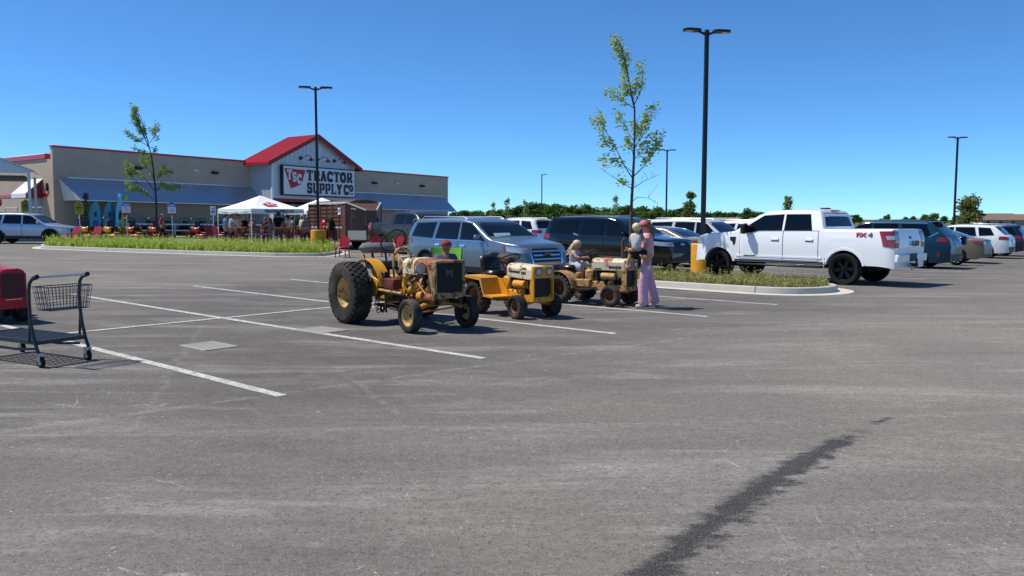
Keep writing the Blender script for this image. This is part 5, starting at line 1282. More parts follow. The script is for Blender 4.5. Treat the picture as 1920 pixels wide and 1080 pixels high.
# ------------------------------------------------------------------ flatbed shopping cart
CG = M('cart_grey', '#34383d', .4, metal=.4, var=.12, scale=12)
def cart(label, loc, rz):
    t = thing('shopping_cart', label, 'shopping cart', loc, rz); W = .55
    for y in (0.0, W): MB().box((.70, y, .275), (1.30, .028, .045)).obj('side_rail', CG, t)
    for x in (.06, 1.34): MB().box((x, W / 2, .275), (.03, W - .03, .045)).obj('end_rail', CG, t)
    for k in range(8): MB().box((.70, .06 + k * (W - .12) / 7, .287), (1.24, .022, .012)).obj('slat', CG, t)
    for k in range(9): MB().box((.12 + k * .145, W / 2, .275), (.022, W - .05, .010)).obj('cross_slat', CG, t)
    for y in (0.02, W - .02): MB().tube([(.12, y, .20), (.5, y, .17), (1.0, y, .17), (1.3, y, .25)], .016, 6).obj('lower_rail', CG, t)
    for y in (-.02, W + .02):
        MB().tube([(.0, y, .14), (.06, y, .27), (.115, y, .45), (.135, y, .58), (.14, y, .72), (.135, y, .86), (.115, y, .94), (.06, y, .99), (.0, y, 1.01)], .019, 8).tube([(.135, y, .58), (.17, y, .28)], .016, 6).obj('upright', CG, t)
        MB().tube([(.03, y, 1.0), (-.04, y, 1.02)], .026, 8).obj('grip_end', BLACK, t)
    MB().tube([(-.01, -.0, 1.012), (-.01, W, 1.012)], .014, 8).obj('handle', ALU, t)
    for x, y in ((0, 0), (0, W), (1.28, .03), (1.28, W - .03)):
        c = MB().lathe([(.02, -.016), (.058, -.016), (.062, -.010), (.062, .010), (.058, .016), (.02, .016)], (x, y, .062), 'y', 18).obj('caster', TYRE, t)
        MB().prism([(x - .03, .15), (x + .03, .15), (x + .012, .055), (x - .012, .055)], y - .03, y - .022, 'y').prism([(x - .03, .15), (x + .03, .15), (x + .012, .055), (x - .012, .055)], y + .022, y + .03, 'y').box((x, y, .155), (.08, .075, .012)).obj('caster_fork', ALU, c)
        MB().cyl((x, y - .018, .062), (x, y + .018, .062), .03, n=10).obj('hub', ALU, c)
    b = MB(); X0, X1, Z0, Z1 = -.17, .13, .64, .90; d = .03
    def P(fx, fy, fz): i = d * (1 - fz); return (X0 + i + (X1 - X0 - 2 * i) * fx, .02 + i + (W - .04 - 2 * i) * fy, Z0 + (Z1 - Z0) * fz)
    for fz, r in ((1, .006), (.75, .003), (.5, .003), (.25, .003), (0, .004)): b.tube([P(0, 0, fz), P(1, 0, fz), P(1, 1, fz), P(0, 1, fz)], r, 5, closed=True)
    for k in range(13):
        for fx in (0, 1): b.tube([P(fx, k / 12, 0), P(fx, k / 12, 1)], .0028, 4)
        b.tube([P(0, k / 12, 0), P(1, k / 12, 0)], .0028, 4)
    for k in range(8):
        for fy in (0, 1): b.tube([P(k / 7, fy, 0), P(k / 7, fy, 1)], .0028, 4)
        b.tube([P(k / 7, 0, 0), P(k / 7, 1, 0)], .0028, 4)
    b.obj('basket', CG, t)
    return t
cart('dark grey flatbed shopping cart with wire basket at the left, alone on the asphalt', (-4.97, 9.44, 0), math.atan2(.49, -.87))
# ------------------------------------------------------------------ people
def skin_mesh(name, nodes, edges, root, mats, sub=2):
    names = list(nodes); me = bpy.data.meshes.new(name)
    me.from_pydata([nodes[k][0] for k in names], [(names.index(a), names.index(b)) for a, b in edges], [])
    ob = bpy.data.objects.new('tmp', me); C.objects.link(ob)
    ob.modifiers.new('s', 'SKIN'); ob.modifiers[0].use_smooth_shade = True
    if not me.skin_vertices: me.attributes.new('skin', 'FLOAT2', 'POINT')
    lay = me.skin_vertices[0].data
    for i, k in enumerate(names):
        r = nodes[k][1]; lay[i].radius = r if isinstance(r, tuple) else (r, r); lay[i].use_root = (k == root)
    sm = ob.modifiers.new('u', 'SUBSURF'); sm.levels = sub; sm.render_levels = sub
    out = bpy.data.meshes.new_from_object(ob.evaluated_get(bpy.context.evaluated_depsgraph_get()))
    bpy.data.objects.remove(ob); bpy.data.meshes.remove(me)
    out.name = name; out.materials.clear(); out.materials.append(mats)
    out.polygons.foreach_set('use_smooth', [True] * len(out.polygons)); return out
def append_mb(me, mb):
    bm = bmesh.new(); bm.from_mesh(me); vs = [bm.verts.new(v) for v in mb.v]
    for f in mb.f:
        fc = bm.faces.new([vs[i] for i in f]); fc.smooth = True
    bm.to_mesh(me); bm.free()
J0 = dict(pelvis=(0, 0, .95), waist=(0, 0, 1.10), chest=(0, 0, 1.29), nb=(0, 0, 1.46), neck=(.01, 0, 1.52), head=(.02, 0, 1.61), crown=(.01, 0, 1.69),
    shL=(0, .165, 1.41), elL=(-.03, .22, 1.14), wrL=(.05, .23, .90), hdL=(.07, .23, .82), hipL=(0, .09, .91), knL=(.02, .10, .50), anL=(-.02, .10, .09), toL=(.13, .11, .045))
R0 = dict(pelvis=.145, waist=.125, chest=.148, nb=.085, neck=.056, head=.120, crown=.085, sh=.066, el=.044, wr=.032, hd=.036, hip=.088, kn=.060, an=.043, to=.036)
SKIN = M('skin', '#b98565', .55, var=.08); SKIN2 = M('skin_tan', '#9c6a4c', .55, var=.08)
def cloth(name, col, var=.12, sc=14): return M('cloth_' + name, col, .9, var=var, scale=sc, bump=.7, bscale=11, spec=.15)
def person(label, loc, rz, H, pose=None, skin=SKIN, hair='#5a4230', hstyle='short', shirt=None, sleeve=.55, pants=None, leg=1.0, flare=0.0, shoes='#3a3634', near=False, hat=None, group=None, dress=None, slim=1.0):
    t = thing('person', label, 'person', loc, rz, group); k = H / 1.75; J = {}
    for n, p in J0.items():
        J[n] = Vector(p)
        if n.endswith('L'): J[n[:-1] + 'R'] = Vector((p[0], -p[1], p[2]))
    for n, p in (pose or {}).items(): J[n] = Vector(p)
    kid = H < 1.25; hs = 1.28 if kid else 1.0
    if kid:
        d = J['head'] - J['nb']
        for n in ('head', 'crown'): J[n] = J['nb'] + (J[n] - J['nb']) * 1.18
    rad = lambda n: R0[n[:-1] if n[-1] in 'LR' else n] * k * (hs if n in ('head', 'crown') else (slim if n in ('pelvis', 'waist', 'chest', 'nb') else 1))
    nodes = {n: (p * k, rad(n)) for n, p in J.items()}
    nodes['pelvis'] = (nodes['pelvis'][0], (rad('pelvis'), rad('pelvis') * .8)); nodes['chest'] = (nodes['chest'][0], (rad('chest'), rad('chest') * .75))
    E = [('pelvis', 'waist'), ('waist', 'chest'), ('chest', 'nb'), ('nb', 'neck'), ('neck', 'head'), ('head', 'crown')]
    for s_ in 'LR': E += [('chest', 'sh' + s_), ('sh' + s_, 'el' + s_), ('el' + s_, 'wr' + s_), ('wr' + s_, 'hd' + s_), ('pelvis', 'hip' + s_), ('hip' + s_, 'kn' + s_), ('kn' + s_, 'an' + s_), ('an' + s_, 'to' + s_)]
    me = skin_mesh('body', nodes, E, 'pelvis', skin, 2 if near else 1)
    if near:
        mb = MB()
        for s_ in 'LR':                                            # palm's five fingers
            w, h = J['wr' + s_] * k, J['hd' + s_] * k; d = (h - w).normalized(); q = d.orthogonal().normalized(); up = d.cross(q)
            for i in range(4):
                b0 = h + d * .01 + q * (i - 1.5) * .019 * k; l = (.062, .072, .066, .05)[i] * k
                mb.tube([b0, b0 + d * l * .5 - up * .006, b0 + d * l * .85 - up * .022], [.0095 * k, .009 * k, .007 * k], 6)
            mb.tube([h - d * .02 + q * .03 * k, h + d * .02 + q * .055 * k, h + d * .05 + q * .06 * k], [.011 * k, .010 * k, .008 * k], 6)
        hd = nodes['head'][0]; r = rad('head'); f = (J['head'] - J['neck']).normalized(); r *= .84
        fw = Vector((1, 0, 0)); fw = (fw - f * fw.dot(f)).normalized()
        mb.ball(hd + fw * r * .93 - f * r * .12, r * .16, (1.1, .7, 1.2), 8, 6)          # nose
        for sy in (1, -1): mb.ball(hd + Vector((0, sy * r * .88, 0)) - f * r * .05, r * .2, (.6, .35, 1), 8, 6)   # ears
        append_mb(me, mb)
    body = place('body', me, t)
    if near:
        EYE = M('eye_dark', '#1c1512', .3, var=0); LIP = M('lip', '#8e4a42', .5, var=0)
        hd = nodes['head'][0]; r = rad('head') * .84
        for sy in (1, -1): MB().ball(hd + Vector((r * .80, sy * r * .34, r * .08)), r * .10, (1, 1.3, .7), 8, 6).obj('eye', EYE, body)
        MB().ball(hd + Vector((r * .80, 0, -r * .50)), r * .16, (.5, 1.4, .35), 8, 6).obj('mouth', LIP, body)
    if shirt is not None:
        n2 = {'hem': (J['pelvis'].lerp(J['waist'], .1) * k, (rad('pelvis') * 1.13, rad('pelvis') * .95)), 'waist': (J['waist'] * k, rad('waist') * 1.16), 'chest': (J['chest'] * k, (rad('chest') * 1.12, rad('chest') * .88)), 'nb': (J['nb'] * k, rad('nb') * 1.12)}
        e2 = [('hem', 'waist'), ('waist', 'chest'), ('chest', 'nb')]
        for s_ in 'LR':
            n2['sh' + s_] = (J['sh' + s_] * k, rad('shL') * 1.22)
            if sleeve <= 1: en = J['sh' + s_].lerp(J['el' + s_], sleeve)
            else: en = J['el' + s_].lerp(J['wr' + s_], sleeve - 1); n2['el' + s_] = (J['el' + s_] * k, rad('elL') * 1.35)
            n2['en' + s_] = (en * k, rad('elL') * (1.5 if sleeve <= 1 else 1.3)); e2.append(('chest', 'sh' + s_))
            e2 += [('sh' + s_, 'en' + s_)] if sleeve <= 1 else [('sh' + s_, 'el' + s_), ('el' + s_, 'en' + s_)]
        place('shirt', skin_mesh('shirt', n2, e2, 'hem', shirt, 2 if near else 1), t)
    if pants is not None:
        n3 = {'top': (J['pelvis'].lerp(J['waist'], .45) * k, rad('waist') * 1.08), 'pelvis': (J['pelvis'] * k, (rad('pelvis') * 1.1, rad('pelvis') * .93))}; e3 = [('top', 'pelvis')]
        for s_ in 'LR':
            n3['hip' + s_] = (J['hip' + s_] * k, rad('hipL') * 1.12); e3.append(('pelvis', 'hip' + s_))
            if leg <= .55: n3['en' + s_] = (J['hip' + s_].lerp(J['kn' + s_], leg / .55) * k, rad('knL') * 1.5); e3.append(('hip' + s_, 'en' + s_))
            else:
                n3['kn' + s_] = (J['kn' + s_] * k, rad('knL') * (1.2 + flare * .48)); n3['an' + s_] = ((J['an' + s_] + Vector((0, 0, -.05 if flare else 0))) * k, rad('anL') * (1.45 + flare * 1.15)); e3 += [('hip' + s_, 'kn' + s_), ('kn' + s_, 'an' + s_)]
        place('trousers' if leg > .55 else 'shorts', skin_mesh('trousers', n3, e3, 'pelvis', pants, 2 if near else 1), t)
    if dress is not None:
        zt = J['chest'].z * k; c0 = J['chest'] * k; c1 = J['pelvis'] * k; c2 = (J['knL'] + J['knR']) / 2 * k; b = MB()
        b.tube([J['nb'] * k - Vector((0, 0, .02)), c0, J['waist'] * k, c1, c1.lerp(c2, .5), c2], [.07 * k, .15 * k, .14 * k, .20 * k, .21 * k, .20 * k], 16); b.obj('dress', dress, t)
    SH = M('shoe_' + shoes.strip('#'), shoes, .7)
    for s_ in 'LR':
        a, b_ = J['an' + s_] * k, J['to' + s_] * k; d = b_ - a; d.z = 0
        c = a + d * .42; c.z = max(.0, min(a.z, b_.z) - .02 * k)
        MB().ball(c + Vector((0, 0, .0)), .05 * k, (1, 1, 1), 10, 6).tube([a + Vector((0, 0, -.02 * k)), a + d * .3 - Vector((0, 0, .03 * k)), b_ + d * .15], [.052 * k, .054 * k, .042 * k], 10).obj('shoe', SH, t)
    hd, cr = nodes['head'][0], nodes['crown'][0]; f = (cr - hd).normalized(); r = rad('head') * .84
    if hstyle != 'bald':
        hm = M('hair_' + hair.strip('#'), hair, .6, var=.3, scale=30)
        b = MB().ball(hd + Vector((-r * .24, 0, r * .34)), r * 1.08, (1.02, .98, .95), 14, 10)
        if hstyle in ('long', 'pony', 'wind'):
            back = Vector((-1, 0, 0))
            if hstyle == 'pony': b.tube([hd + back * r * .9, hd + back * r * 1.5 + Vector((0, 0, -.12 * k)), hd + back * r * 1.35 + Vector((0, -.01, -.34 * k)), hd + back * r * 1.2 + Vector((0, .0, -.62 * k))], [r * .5, r * .55, r * .45, r * .12], 10)
            elif hstyle == 'long': b.tube([hd + back * r * .5, hd + back * r * .7 + Vector((0, 0, -.15 * k)), hd + back * r * .7 + Vector((0, 0, -.28 * k))], [r * .9, r * .85, r * .5], 10, sq=1.0)
            else:
                for i in range(16):
                    y = (i / 15 - .5) * r * 1.5; z = random.uniform(-.04, .03); q = random.uniform(.7, 1.15)
                    b.tube([hd + Vector((-r * .3, y, r * .6)), hd + Vector((-r * 1.25, y * 1.1, -r * .3 + z)), hd + Vector((-r * 2.3 * q, y * 1.2 + .02, -r * 1.5 + z)), hd + Vector((-r * 3.2 * q, y * 1.3 + .03, -r * 2.2 + z))], [r * .35, r * .3, r * .2, r * .03], 6)
        b.obj('hair', hm, t)
    if hat:
        kind, col = hat; cm = cloth('hat_' + col.strip('#'), col, .35 if kind == 'bandana' else .1, 30)
        b = MB().ball(hd + Vector((-r * .08, 0, r * .38)), r * 1.10, (1.04, 1.0, .82), 14, 8, v0=-4, v1=90)
        if kind == 'cap': b.prism([(hd.x + r * .7, hd.z + r * .42), (hd.x + r * 1.9, hd.z + r * .30), (hd.x + r * 1.9, hd.z + r * .36), (hd.x + r * .7, hd.z + r * .52)], hd.y - r * .7, hd.y + r * .7, 'y')
        else: b.ball(hd + Vector((-r * 1.2, 0, r * .1)), r * .28, (1, 1, .8), 8, 6).tube([hd + Vector((-r * 1.25, .01, r * .05)), hd + Vector((-r * 1.6, .03, -r * .8))], [r * .2, r * .05], 6)
        b.obj('cap' if kind == 'cap' else 'bandana', cm, t)
    return t
def bent_legs(seat=.45, fwd=.42, spread=.09):
    d = {}
    for s_, y in (('L', spread), ('R', -spread)):
        d['hip' + s_] = (0, y, .91); d['kn' + s_] = (fwd, y * 1.3, .93); d['an' + s_] = (fwd + .02, y * 1.3, .52); d['to' + s_] = (fwd + .16, y * 1.4, .47)
    return d
PINK = cloth('pink_tee', '#e3a2b6'); MAUVE = cloth('pink_trousers', '#cfa3b6', .22, 30); NAVYC = cloth('navy', '#1c2236')
# woman carrying a toddler
wp = dict(head=(.05, 0, 1.60), elL=(.06, .22, 1.16), wrL=(.30, .10, 1.14), hdL=(.36, .02, 1.15), elR=(.08, -.20, 1.15), wrR=(.28, -.16, 1.10), hdR=(.36, -.12, 1.13),
          knL=(.08, .09, .50), anL=(.06, .09, .07), toL=(.19, .09, .03), knR=(-.09, -.11, .50), anR=(-.21, -.14, .09), toR=(-.10, -.16, .035))
W_RZ = RAD(178)
person('woman in pink with head scarf and long ponytail carrying a toddler beside the tan tractor', (2.50, 15.12, 0), W_RZ, 1.66, wp, SKIN, '#7c4a30', 'pony', PINK, .55, MAUVE, 1.0, .95, '#b9a9a0', True, ('bandana', '#c4707c'), slim=1.04)
tp_ = dict(pelvis=(0, 0, .95), waist=(0, 0, 1.08), chest=(0, 0, 1.26), elL=(.10, .26, 1.22), wrL=(.24, .20, 1.30), hdL=(.30, .16, 1.33), elR=(.10, -.26, 1.22), wrR=(.24, -.2, 1.28), hdR=(.3, -.16, 1.3),
           hipL=(.02, .12, .92), knL=(.22, .30, .86), anL=(.10, .36, .50), toL=(.20, .40, .44), hipR=(.02, -.12, .92), knR=(.22, -.30, .86), anR=(.08, -.36, .48), toR=(.18, -.40, .42))
person('blond toddler in pale top and navy shorts held by the woman in pink', (2.27, 14.88, 0.53), RAD(55), 1.02, tp_, SKIN, '#d9c594', 'short', cloth('pale_grey', '#c3c1bd'), 1.2, NAVYC, .5, 0, '#d8d4cc', True)
gp = dict(chest=(.05, 0, 1.28), nb=(.08, 0, 1.45), neck=(.10, 0, 1.51), head=(.14, 0, 1.60), crown=(.15, 0, 1.69), shL=(.08, .15, 1.40), shR=(.08, -.15, 1.40),
          elL=(.26, .20, 1.24), wrL=(.46, .12, 1.24), hdL=(.54, .08, 1.25), elR=(.26, -.20, 1.24), wrR=(.46, -.12, 1.24), hdR=(.54, -.08, 1.25)); gp.update(bent_legs(fwd=.38))
person('small girl with blowing blond hair in a pale dress at the tan tractor steering wheel', (1.235, 16.29, 0.13), math.atan2(-.62, .78), 1.08, gp, SKIN, '#cdb489', 'wind', cloth('pale_dress', '#b9b2c0', .25, 40), .4, None, dress=cloth('pale_dress', '#b9b2c0'), shoes='#c77f92', near=True)
mp = dict(elL=(.10, .26, 1.12), wrL=(.30, .16, 1.02), hdL=(.36, .10, 1.03), elR=(.10, -.26, 1.12), wrR=(.30, -.16, 1.02), hdR=(.36, -.10, 1.03)); mp.update(bent_legs())
person('man in patterned red head scarf and plaid shirt sitting in the green camp chair', (-1.30, 16.1, -0.50), RAD(-88), 1.75, mp, SKIN2, '#3a2c22', 'short', M('plaid', '#4c5160', .9, var=.6, scale=22), 1.6, cloth('jeans', '#2b3348'), 1.0, 0, '#3a3634', True, ('bandana', '#8c3a44'))
# crowd under and around the shop canopy
def stand(px_x, Y, H, label, rz, **kw):
    x = (px_x - 960) / 1527.0 * Y; up = kw.pop('up', 0.0)
    return person(label, G(x, Y, up), RAD(rz), H, kw.pop('pose', None), **kw)
ARM = dict(elR=(.05, -.24, 1.15), wrR=(.26, -.18, 1.10), hdR=(.33, -.16, 1.12)); FOLD = dict(elL=(.03, .25, 1.15), wrL=(.2, .02, 1.16), hdL=(.22, -.06, 1.17), elR=(.03, -.25, 1.15), wrR=(.2, -.02, 1.12), hdR=(.22, .06, 1.12))
WALK_P = dict(knL=(.16, .1, .5), anL=(.20, .1, .10), toL=(.34, .1, .05), knR=(-.05, -.1, .5), anR=(-.30, -.1, .14), toR=(-.18, -.1, .05), elL=(-.14, .24, 1.14), wrL=(-.08, .24, .92), hdL=(-.04, .24, .86), elR=(.1, -.24, 1.14), wrR=(.24, -.22, .98), hdR=(.3, -.2, .94))
WH = cloth('white_shirt', '#d9d9da'); BLK = cloth('black_shirt', '#15161a'); JEANS = cloth('dark_jeans', '#232b41'); GRY = cloth('grey_top', '#a7a4a6'); SKB = cloth('sky_shirt', '#4a9cc4')
stand(523, 41.2, 1.90, 'tall man in black T-shirt and cap seen from behind at the red barrier', 95, shirt=BLK, pants=cloth('grey_shorts', '#4b4a50'), leg=.5, hair='#2b2320', hat=('cap', '#202226'), skin=SKIN2)
stand(436, 40.3, 1.78, 'man in white shirt and blue jeans with folded arms left of the barrier', 10, shirt=WH, pants=JEANS, hair='#4a3a30', pose=FOLD, skin=SKIN2)
stand(448, 42.6, 1.78, 'second man in white shirt standing behind the one with folded arms', -40, shirt=WH, pants=cloth('khaki', '#6e6655'), hair='#6b625c')
stand(424, 43.3, 1.76, 'man in light blue shirt under the left corner of the white canopy', 20, shirt=SKB, pants=JEANS, hair='#2a221e')
stand(460, 42.0, 1.70, 'blond woman in black sleeveless top under the white canopy', -30, shirt=BLK, sleeve=.12, pants=JEANS, hair='#b89a6a', hstyle='long')
stand(475, 43.4, 1.62, 'older person in pink top with grey hair under the canopy middle', -120, shirt=cloth('rose', '#a86b78'), pants=cloth('khaki', '#6e6655'), hair='#b5aca4')
stand(484, 43.0, 1.12, 'child in turquoise shirt at the table under the canopy', -100, shirt=cloth('turquoise', '#2b7f93'), pants=JEANS, hair='#4a3426')
stand(499, 44.2, 1.60, 'person in dark red top at the back of the canopy', -90, shirt=cloth('maroon', '#6c2f35'), pants=NAVYC, hair='#6d3f2b')
stand(508, 41.9, 1.58, 'girl in grey top reaching out her left arm over the barrier', 170, shirt=GRY, sleeve=1.2, pants=cloth('lilac', '#8d7f98'), leg=.5, hair='#6f4c33', hstyle='long', pose=dict(elL=(.22, .2, 1.28), wrL=(.46, .14, 1.14), hdL=(.54, .12, 1.10)))
stand(541, 43.0, 1.76, 'man in white polo right of the man in black', 160, shirt=WH, pants=cloth('khaki', '#6e6655'), hair='#3b2c22')
stand(549, 44.3, 1.70, 'dark haired person in pale blue shirt near the right canopy pole', 200, shirt=cloth('pale_blue', '#9fb4cc'), pants=JEANS, hair='#241c1a', skin=SKIN2)
stand(568, 43.2, 1.78, 'bearded man in white tank top between the canopy and the brown trailer', -140, shirt=cloth('tank', '#cfc8c2'), sleeve=.1, pants=cloth('red_pattern', '#8f5a55', .3), leg=.5, hair='#8f867c', pose=ARM)
stand(576, 42.2, 1.66, 'person in mauve plaid shirt leaning by the brown trailer', -60, shirt=cloth('mauve_plaid', '#8a7280', .35, 30), sleeve=1.5, pants=JEANS, hair='#4b3a34')
stand(305, 51.5, 1.74, 'store worker in red and purple shirt with white visor walking past the mowers', 25, shirt=cloth('red_purple', '#8e2340', .3, 8), pants=cloth('black_trousers', '#17181c'), hair='#1e1a19', hat=('cap', '#b8b4ae'), pose=WALK_P)
stand(105, 56.5, 1.70, 'person with red brown hair at the store corner behind the silver crossover', -60, shirt=cloth('dark_green', '#39423a'), pants=JEANS, hair='#5c2b22')
# ------------------------------------------------------------------ lamp posts
YBASE = M('yellow_base', '#d59a1c', .6, var=.08, scale=2.0, dirt=.12)
POLE = M('pole_black', '#17191c', .45, metal=.3, var=.1)
def lamp_post(label, loc, H, base=True, dirz=0.2, single=False):
    t = thing('street_lamp', label, 'lamp post', loc, dirz, 'lamp posts of the parking lot'); z0 = 0
    if base:
        b = MB().lathe([(0, .94), (.335, .94), (.355, .92), (.36, .88), (.36, -.1)], n=28).obj('base', YBASE, t, angle=50); z0 = .94
        MB().box((0, 0, .97), (.30, .30, .06), bev=.015).obj('base_plate', POLE, t)
    MB().tube([(0, 0, z0), (0, 0, H)], [.088, .075], 4).obj('pole', POLE, t, angle=20)
    for sx in ((1,) if single else (1, -1)):
        a = MB().tube([(sx * .05, 0, H - .12), (sx * .14, 0, H - .10), (sx * .30, 0, H - .05)], [.05, .04, .03], 6).obj('arm', POLE, t)
        h = MB().prism([(sx * .22, -.10), (sx * .30, -.15), (sx * .62, -.17), (sx * .74, -.12), (sx * .78, 0), (sx * .74, .12), (sx * .62, .17), (sx * .30, .15), (sx * .22, .10)], H - .06, H + .01, 'z').obj('lamp_head', POLE, a, smooth=False)
        MB().box((sx * .60, 0, H - .064), (.22, .22, .012)).obj('lens', M('lamp_diffuser', '#c7bda9', .4), h)
    return t
lamp_post('tall black lamp post on yellow base beside the white pickup', SN(-12.42, 23.22, .0), 7.5, True, RAD(12))
lamp_post('black lamp post on yellow base in front of the store sign', G(-9.25, 39.0, .1), 7.65, True, RAD(10))
lamp_post('black lamp post at the right, rising behind the gold sedan', G(33.0, 61.0), 8.1, True, RAD(8))
lamp_post('black lamp post far behind the black SUV, right of the young tree', G(13.2, 70.0), 7.7, True, RAD(8))
lamp_post('small distant lamp post right of the store', G(4.0, 110.0), 7.7, True, RAD(14), single=True)

# ------------------------------------------------------------------ shop canopy tent
TENT = M('tent_white', '#eceef0', .75, var=.04, scale=2.5)
A = Vector((-12.75, 40.0, 0)); B_ = A + Vector((1.96, 2.336, 0)); D_ = A + Vector((-2.336, 1.96, 0)); ux = (B_ - A); uy = (D_ - A); TL, TW = ux.length, uy.length
tent = thing('canopy_tent', 'white pop-up canopy with red TSC badge over the crowd', 'canopy tent', G(A.x, A.y), math.atan2(ux.y, ux.x)); EZ2, PK, VB = 2.02, 2.72, 1.80
b = MB(); n = 8; cx, cy = TL / 2, TW / 2; cs = [(0, 0), (TL, 0), (TL, TW), (0, TW)]
for i in range(4):
    (ax_, ay_), (bx_, by_) = cs[i], cs[(i + 1) % 4]; vs = []
    for j in range(n + 1):
        f = j / n; sag = -.10 * math.sin(math.pi * f)
        for k in range(n + 1):
            g_ = k / n; ex_ = ax_ + (bx_ - ax_) * g_; ey_ = ay_ + (by_ - ay_) * g_
            vs.append((ex_ + (cx - ex_) * f, ey_ + (cy - ey_) * f, EZ2 + (PK - EZ2) * f + sag * (1 - .6 * abs(2 * g_ - 1)) * (1 - f * .3)))
    b.add(vs, [(j * (n + 1) + k, j * (n + 1) + k + 1, (j + 1) * (n + 1) + k + 1, (j + 1) * (n + 1) + k) for j in range(n) for k in range(n)])
roof = b.obj('canopy', TENT, tent, recalc=False, angle=30)
for i in range(4):
    (ax_, ay_), (bx_, by_) = cs[i], cs[(i + 1) % 4]; vs = []
    for k in range(13):
        g_ = k / 12; x, y = ax_ + (bx_ - ax_) * g_, ay_ + (by_ - ay_) * g_; w_ = .012 * math.sin(k * 1.7)
        vs += [(x + w_, y - w_, EZ2), (x - w_, y + w_, VB - .02 * math.sin(math.pi * g_))]
    MB().add(vs, [(2 * k, 2 * k + 1, 2 * k + 3, 2 * k + 2) for k in range(12)]).obj('valance', TENT, tent, recalc=False)
    MB().tube([(ax_, ay_, 0), (ax_, ay_, EZ2)], .024, 6).obj('leg', WHITEM, tent)
    MB().tube([(ax_, ay_, VB + .1), ((ax_ + bx_) / 2, (ay_ + by_) / 2, VB + .02), (bx_, by_, VB + .1)], .012, 5).obj('truss', ALU, tent)
sl = math.atan2(PK - EZ2 - .08, cy)
bg = MB().prism([(-.60, .28), (.60, .28), (.40, -.34), (-.22, -.50)], 0, .01, 'z').obj('badge', SIGNR, tent, smooth=False)
bg.location = (TL * .46, .72, EZ2 + .72 * math.tan(sl) - .035); bg.rotation_euler = (sl, 0, 0)
for ch, x, y in (('T', -.33, .03), ('S', -.02, -.06), ('C', .28, -.13)): text_mesh(ch, .44, SIGNW, 'letter', bg, (x, y, .016), (0, 0, 0), .003, .012)
text_mesh('TRACTOR SUPPLY CO', .155, NAVY, 'lettering', tent, (TL * .52, -.03, VB + .10), (RAD(90), 0, 0), .003, .006, 1.1)
MB().box((TL * .5, TW * .4, .74), (1.9, .75, .05)).obj('table_top', SIGNW, thing('table', 'folding table with goods under the canopy', 'table', tent.location, tent.rotation_euler.z))
for x in (-.85, .85):
    for y in (-.3, .3): MB().tube([(TL * .5 + x, TW * .4 + y, 0), (TL * .5 + x, TW * .4 + y, .72)], .018, 5).obj('leg', DARKM, [o for o in bpy.data.objects if o.get('category') == 'table'][0])
# second tent peeking behind
t2_ = thing('canopy_tent', 'second white canopy half hidden between the first and the brown trailer', 'canopy tent', G(-10.9, 47.0), RAD(35))
MB().add([(-1.5, -1.5, 2.0), (1.5, -1.5, 2.0), (1.5, 1.5, 2.0), (-1.5, 1.5, 2.0), (0, 0, 2.75)] + [(x, y, 1.8) for x, y in ((-1.5, -1.5), (1.5, -1.5), (1.5, 1.5), (-1.5, 1.5))], [(0, 1, 4), (1, 2, 4), (2, 3, 4), (3, 0, 4), (0, 5, 6, 1), (1, 6, 7, 2), (2, 7, 8, 3), (3, 8, 5, 0)]).obj('canopy', TENT, t2_, smooth=False, recalc=False)
for x in (-1.48, 1.48):
    for y in (-1.48, 1.48): MB().tube([(x, y, 0), (x, y, 2.0)], .024, 6).obj('leg', WHITEM, t2_)
# ------------------------------------------------------------------ red crowd barriers
BARR = M('barrier_red', '#8f161b', .45, var=.1)
def barrier(a, b_, label):
    a = Vector(a); b_ = Vector(b_); d = b_ - a; L = d.length; t = thing('barrier', label, 'barrier', G(a.x, a.y), math.atan2(d.y, d.x), 'red crowd barriers')
    MB().tube([(0.03, 0, .12), (.03, 0, 1.02), (.08, 0, 1.08), (L - .08, 0, 1.08), (L - .03, 0, 1.02), (L - .03, 0, .12)], .022, 6).obj('frame', BARR, t)
    MB().tube([(.03, 0, .16), (L - .03, 0, .16)], .018, 6).obj('bottom_rail', BARR, t)
    k = int(L / .10)
    for i in range(1, k): MB().tube([(L * i / k, 0, .16), (L * i / k, 0, 1.08)], .014, 4).obj('bar', BARR, t)
    for x in (.25, L - .25): MB().box((x, 0, .03), (.06, .6, .05)).tube([(x, 0, .05), (x, 0, .16)], .02, 5).obj('foot', BARR, t)
barrier((-14.25, 40.95), (-12.5, 40.55), 'red crowd barrier at the left, beside the man with folded arms'); barrier((-12.42, 40.53), (-10.75, 40.3), 'red crowd barrier in the middle, before the man in black'); barrier((-10.68, 40.29), (-8.95, 40.15), 'red crowd barrier at the right, passing behind the yellow lamp base')
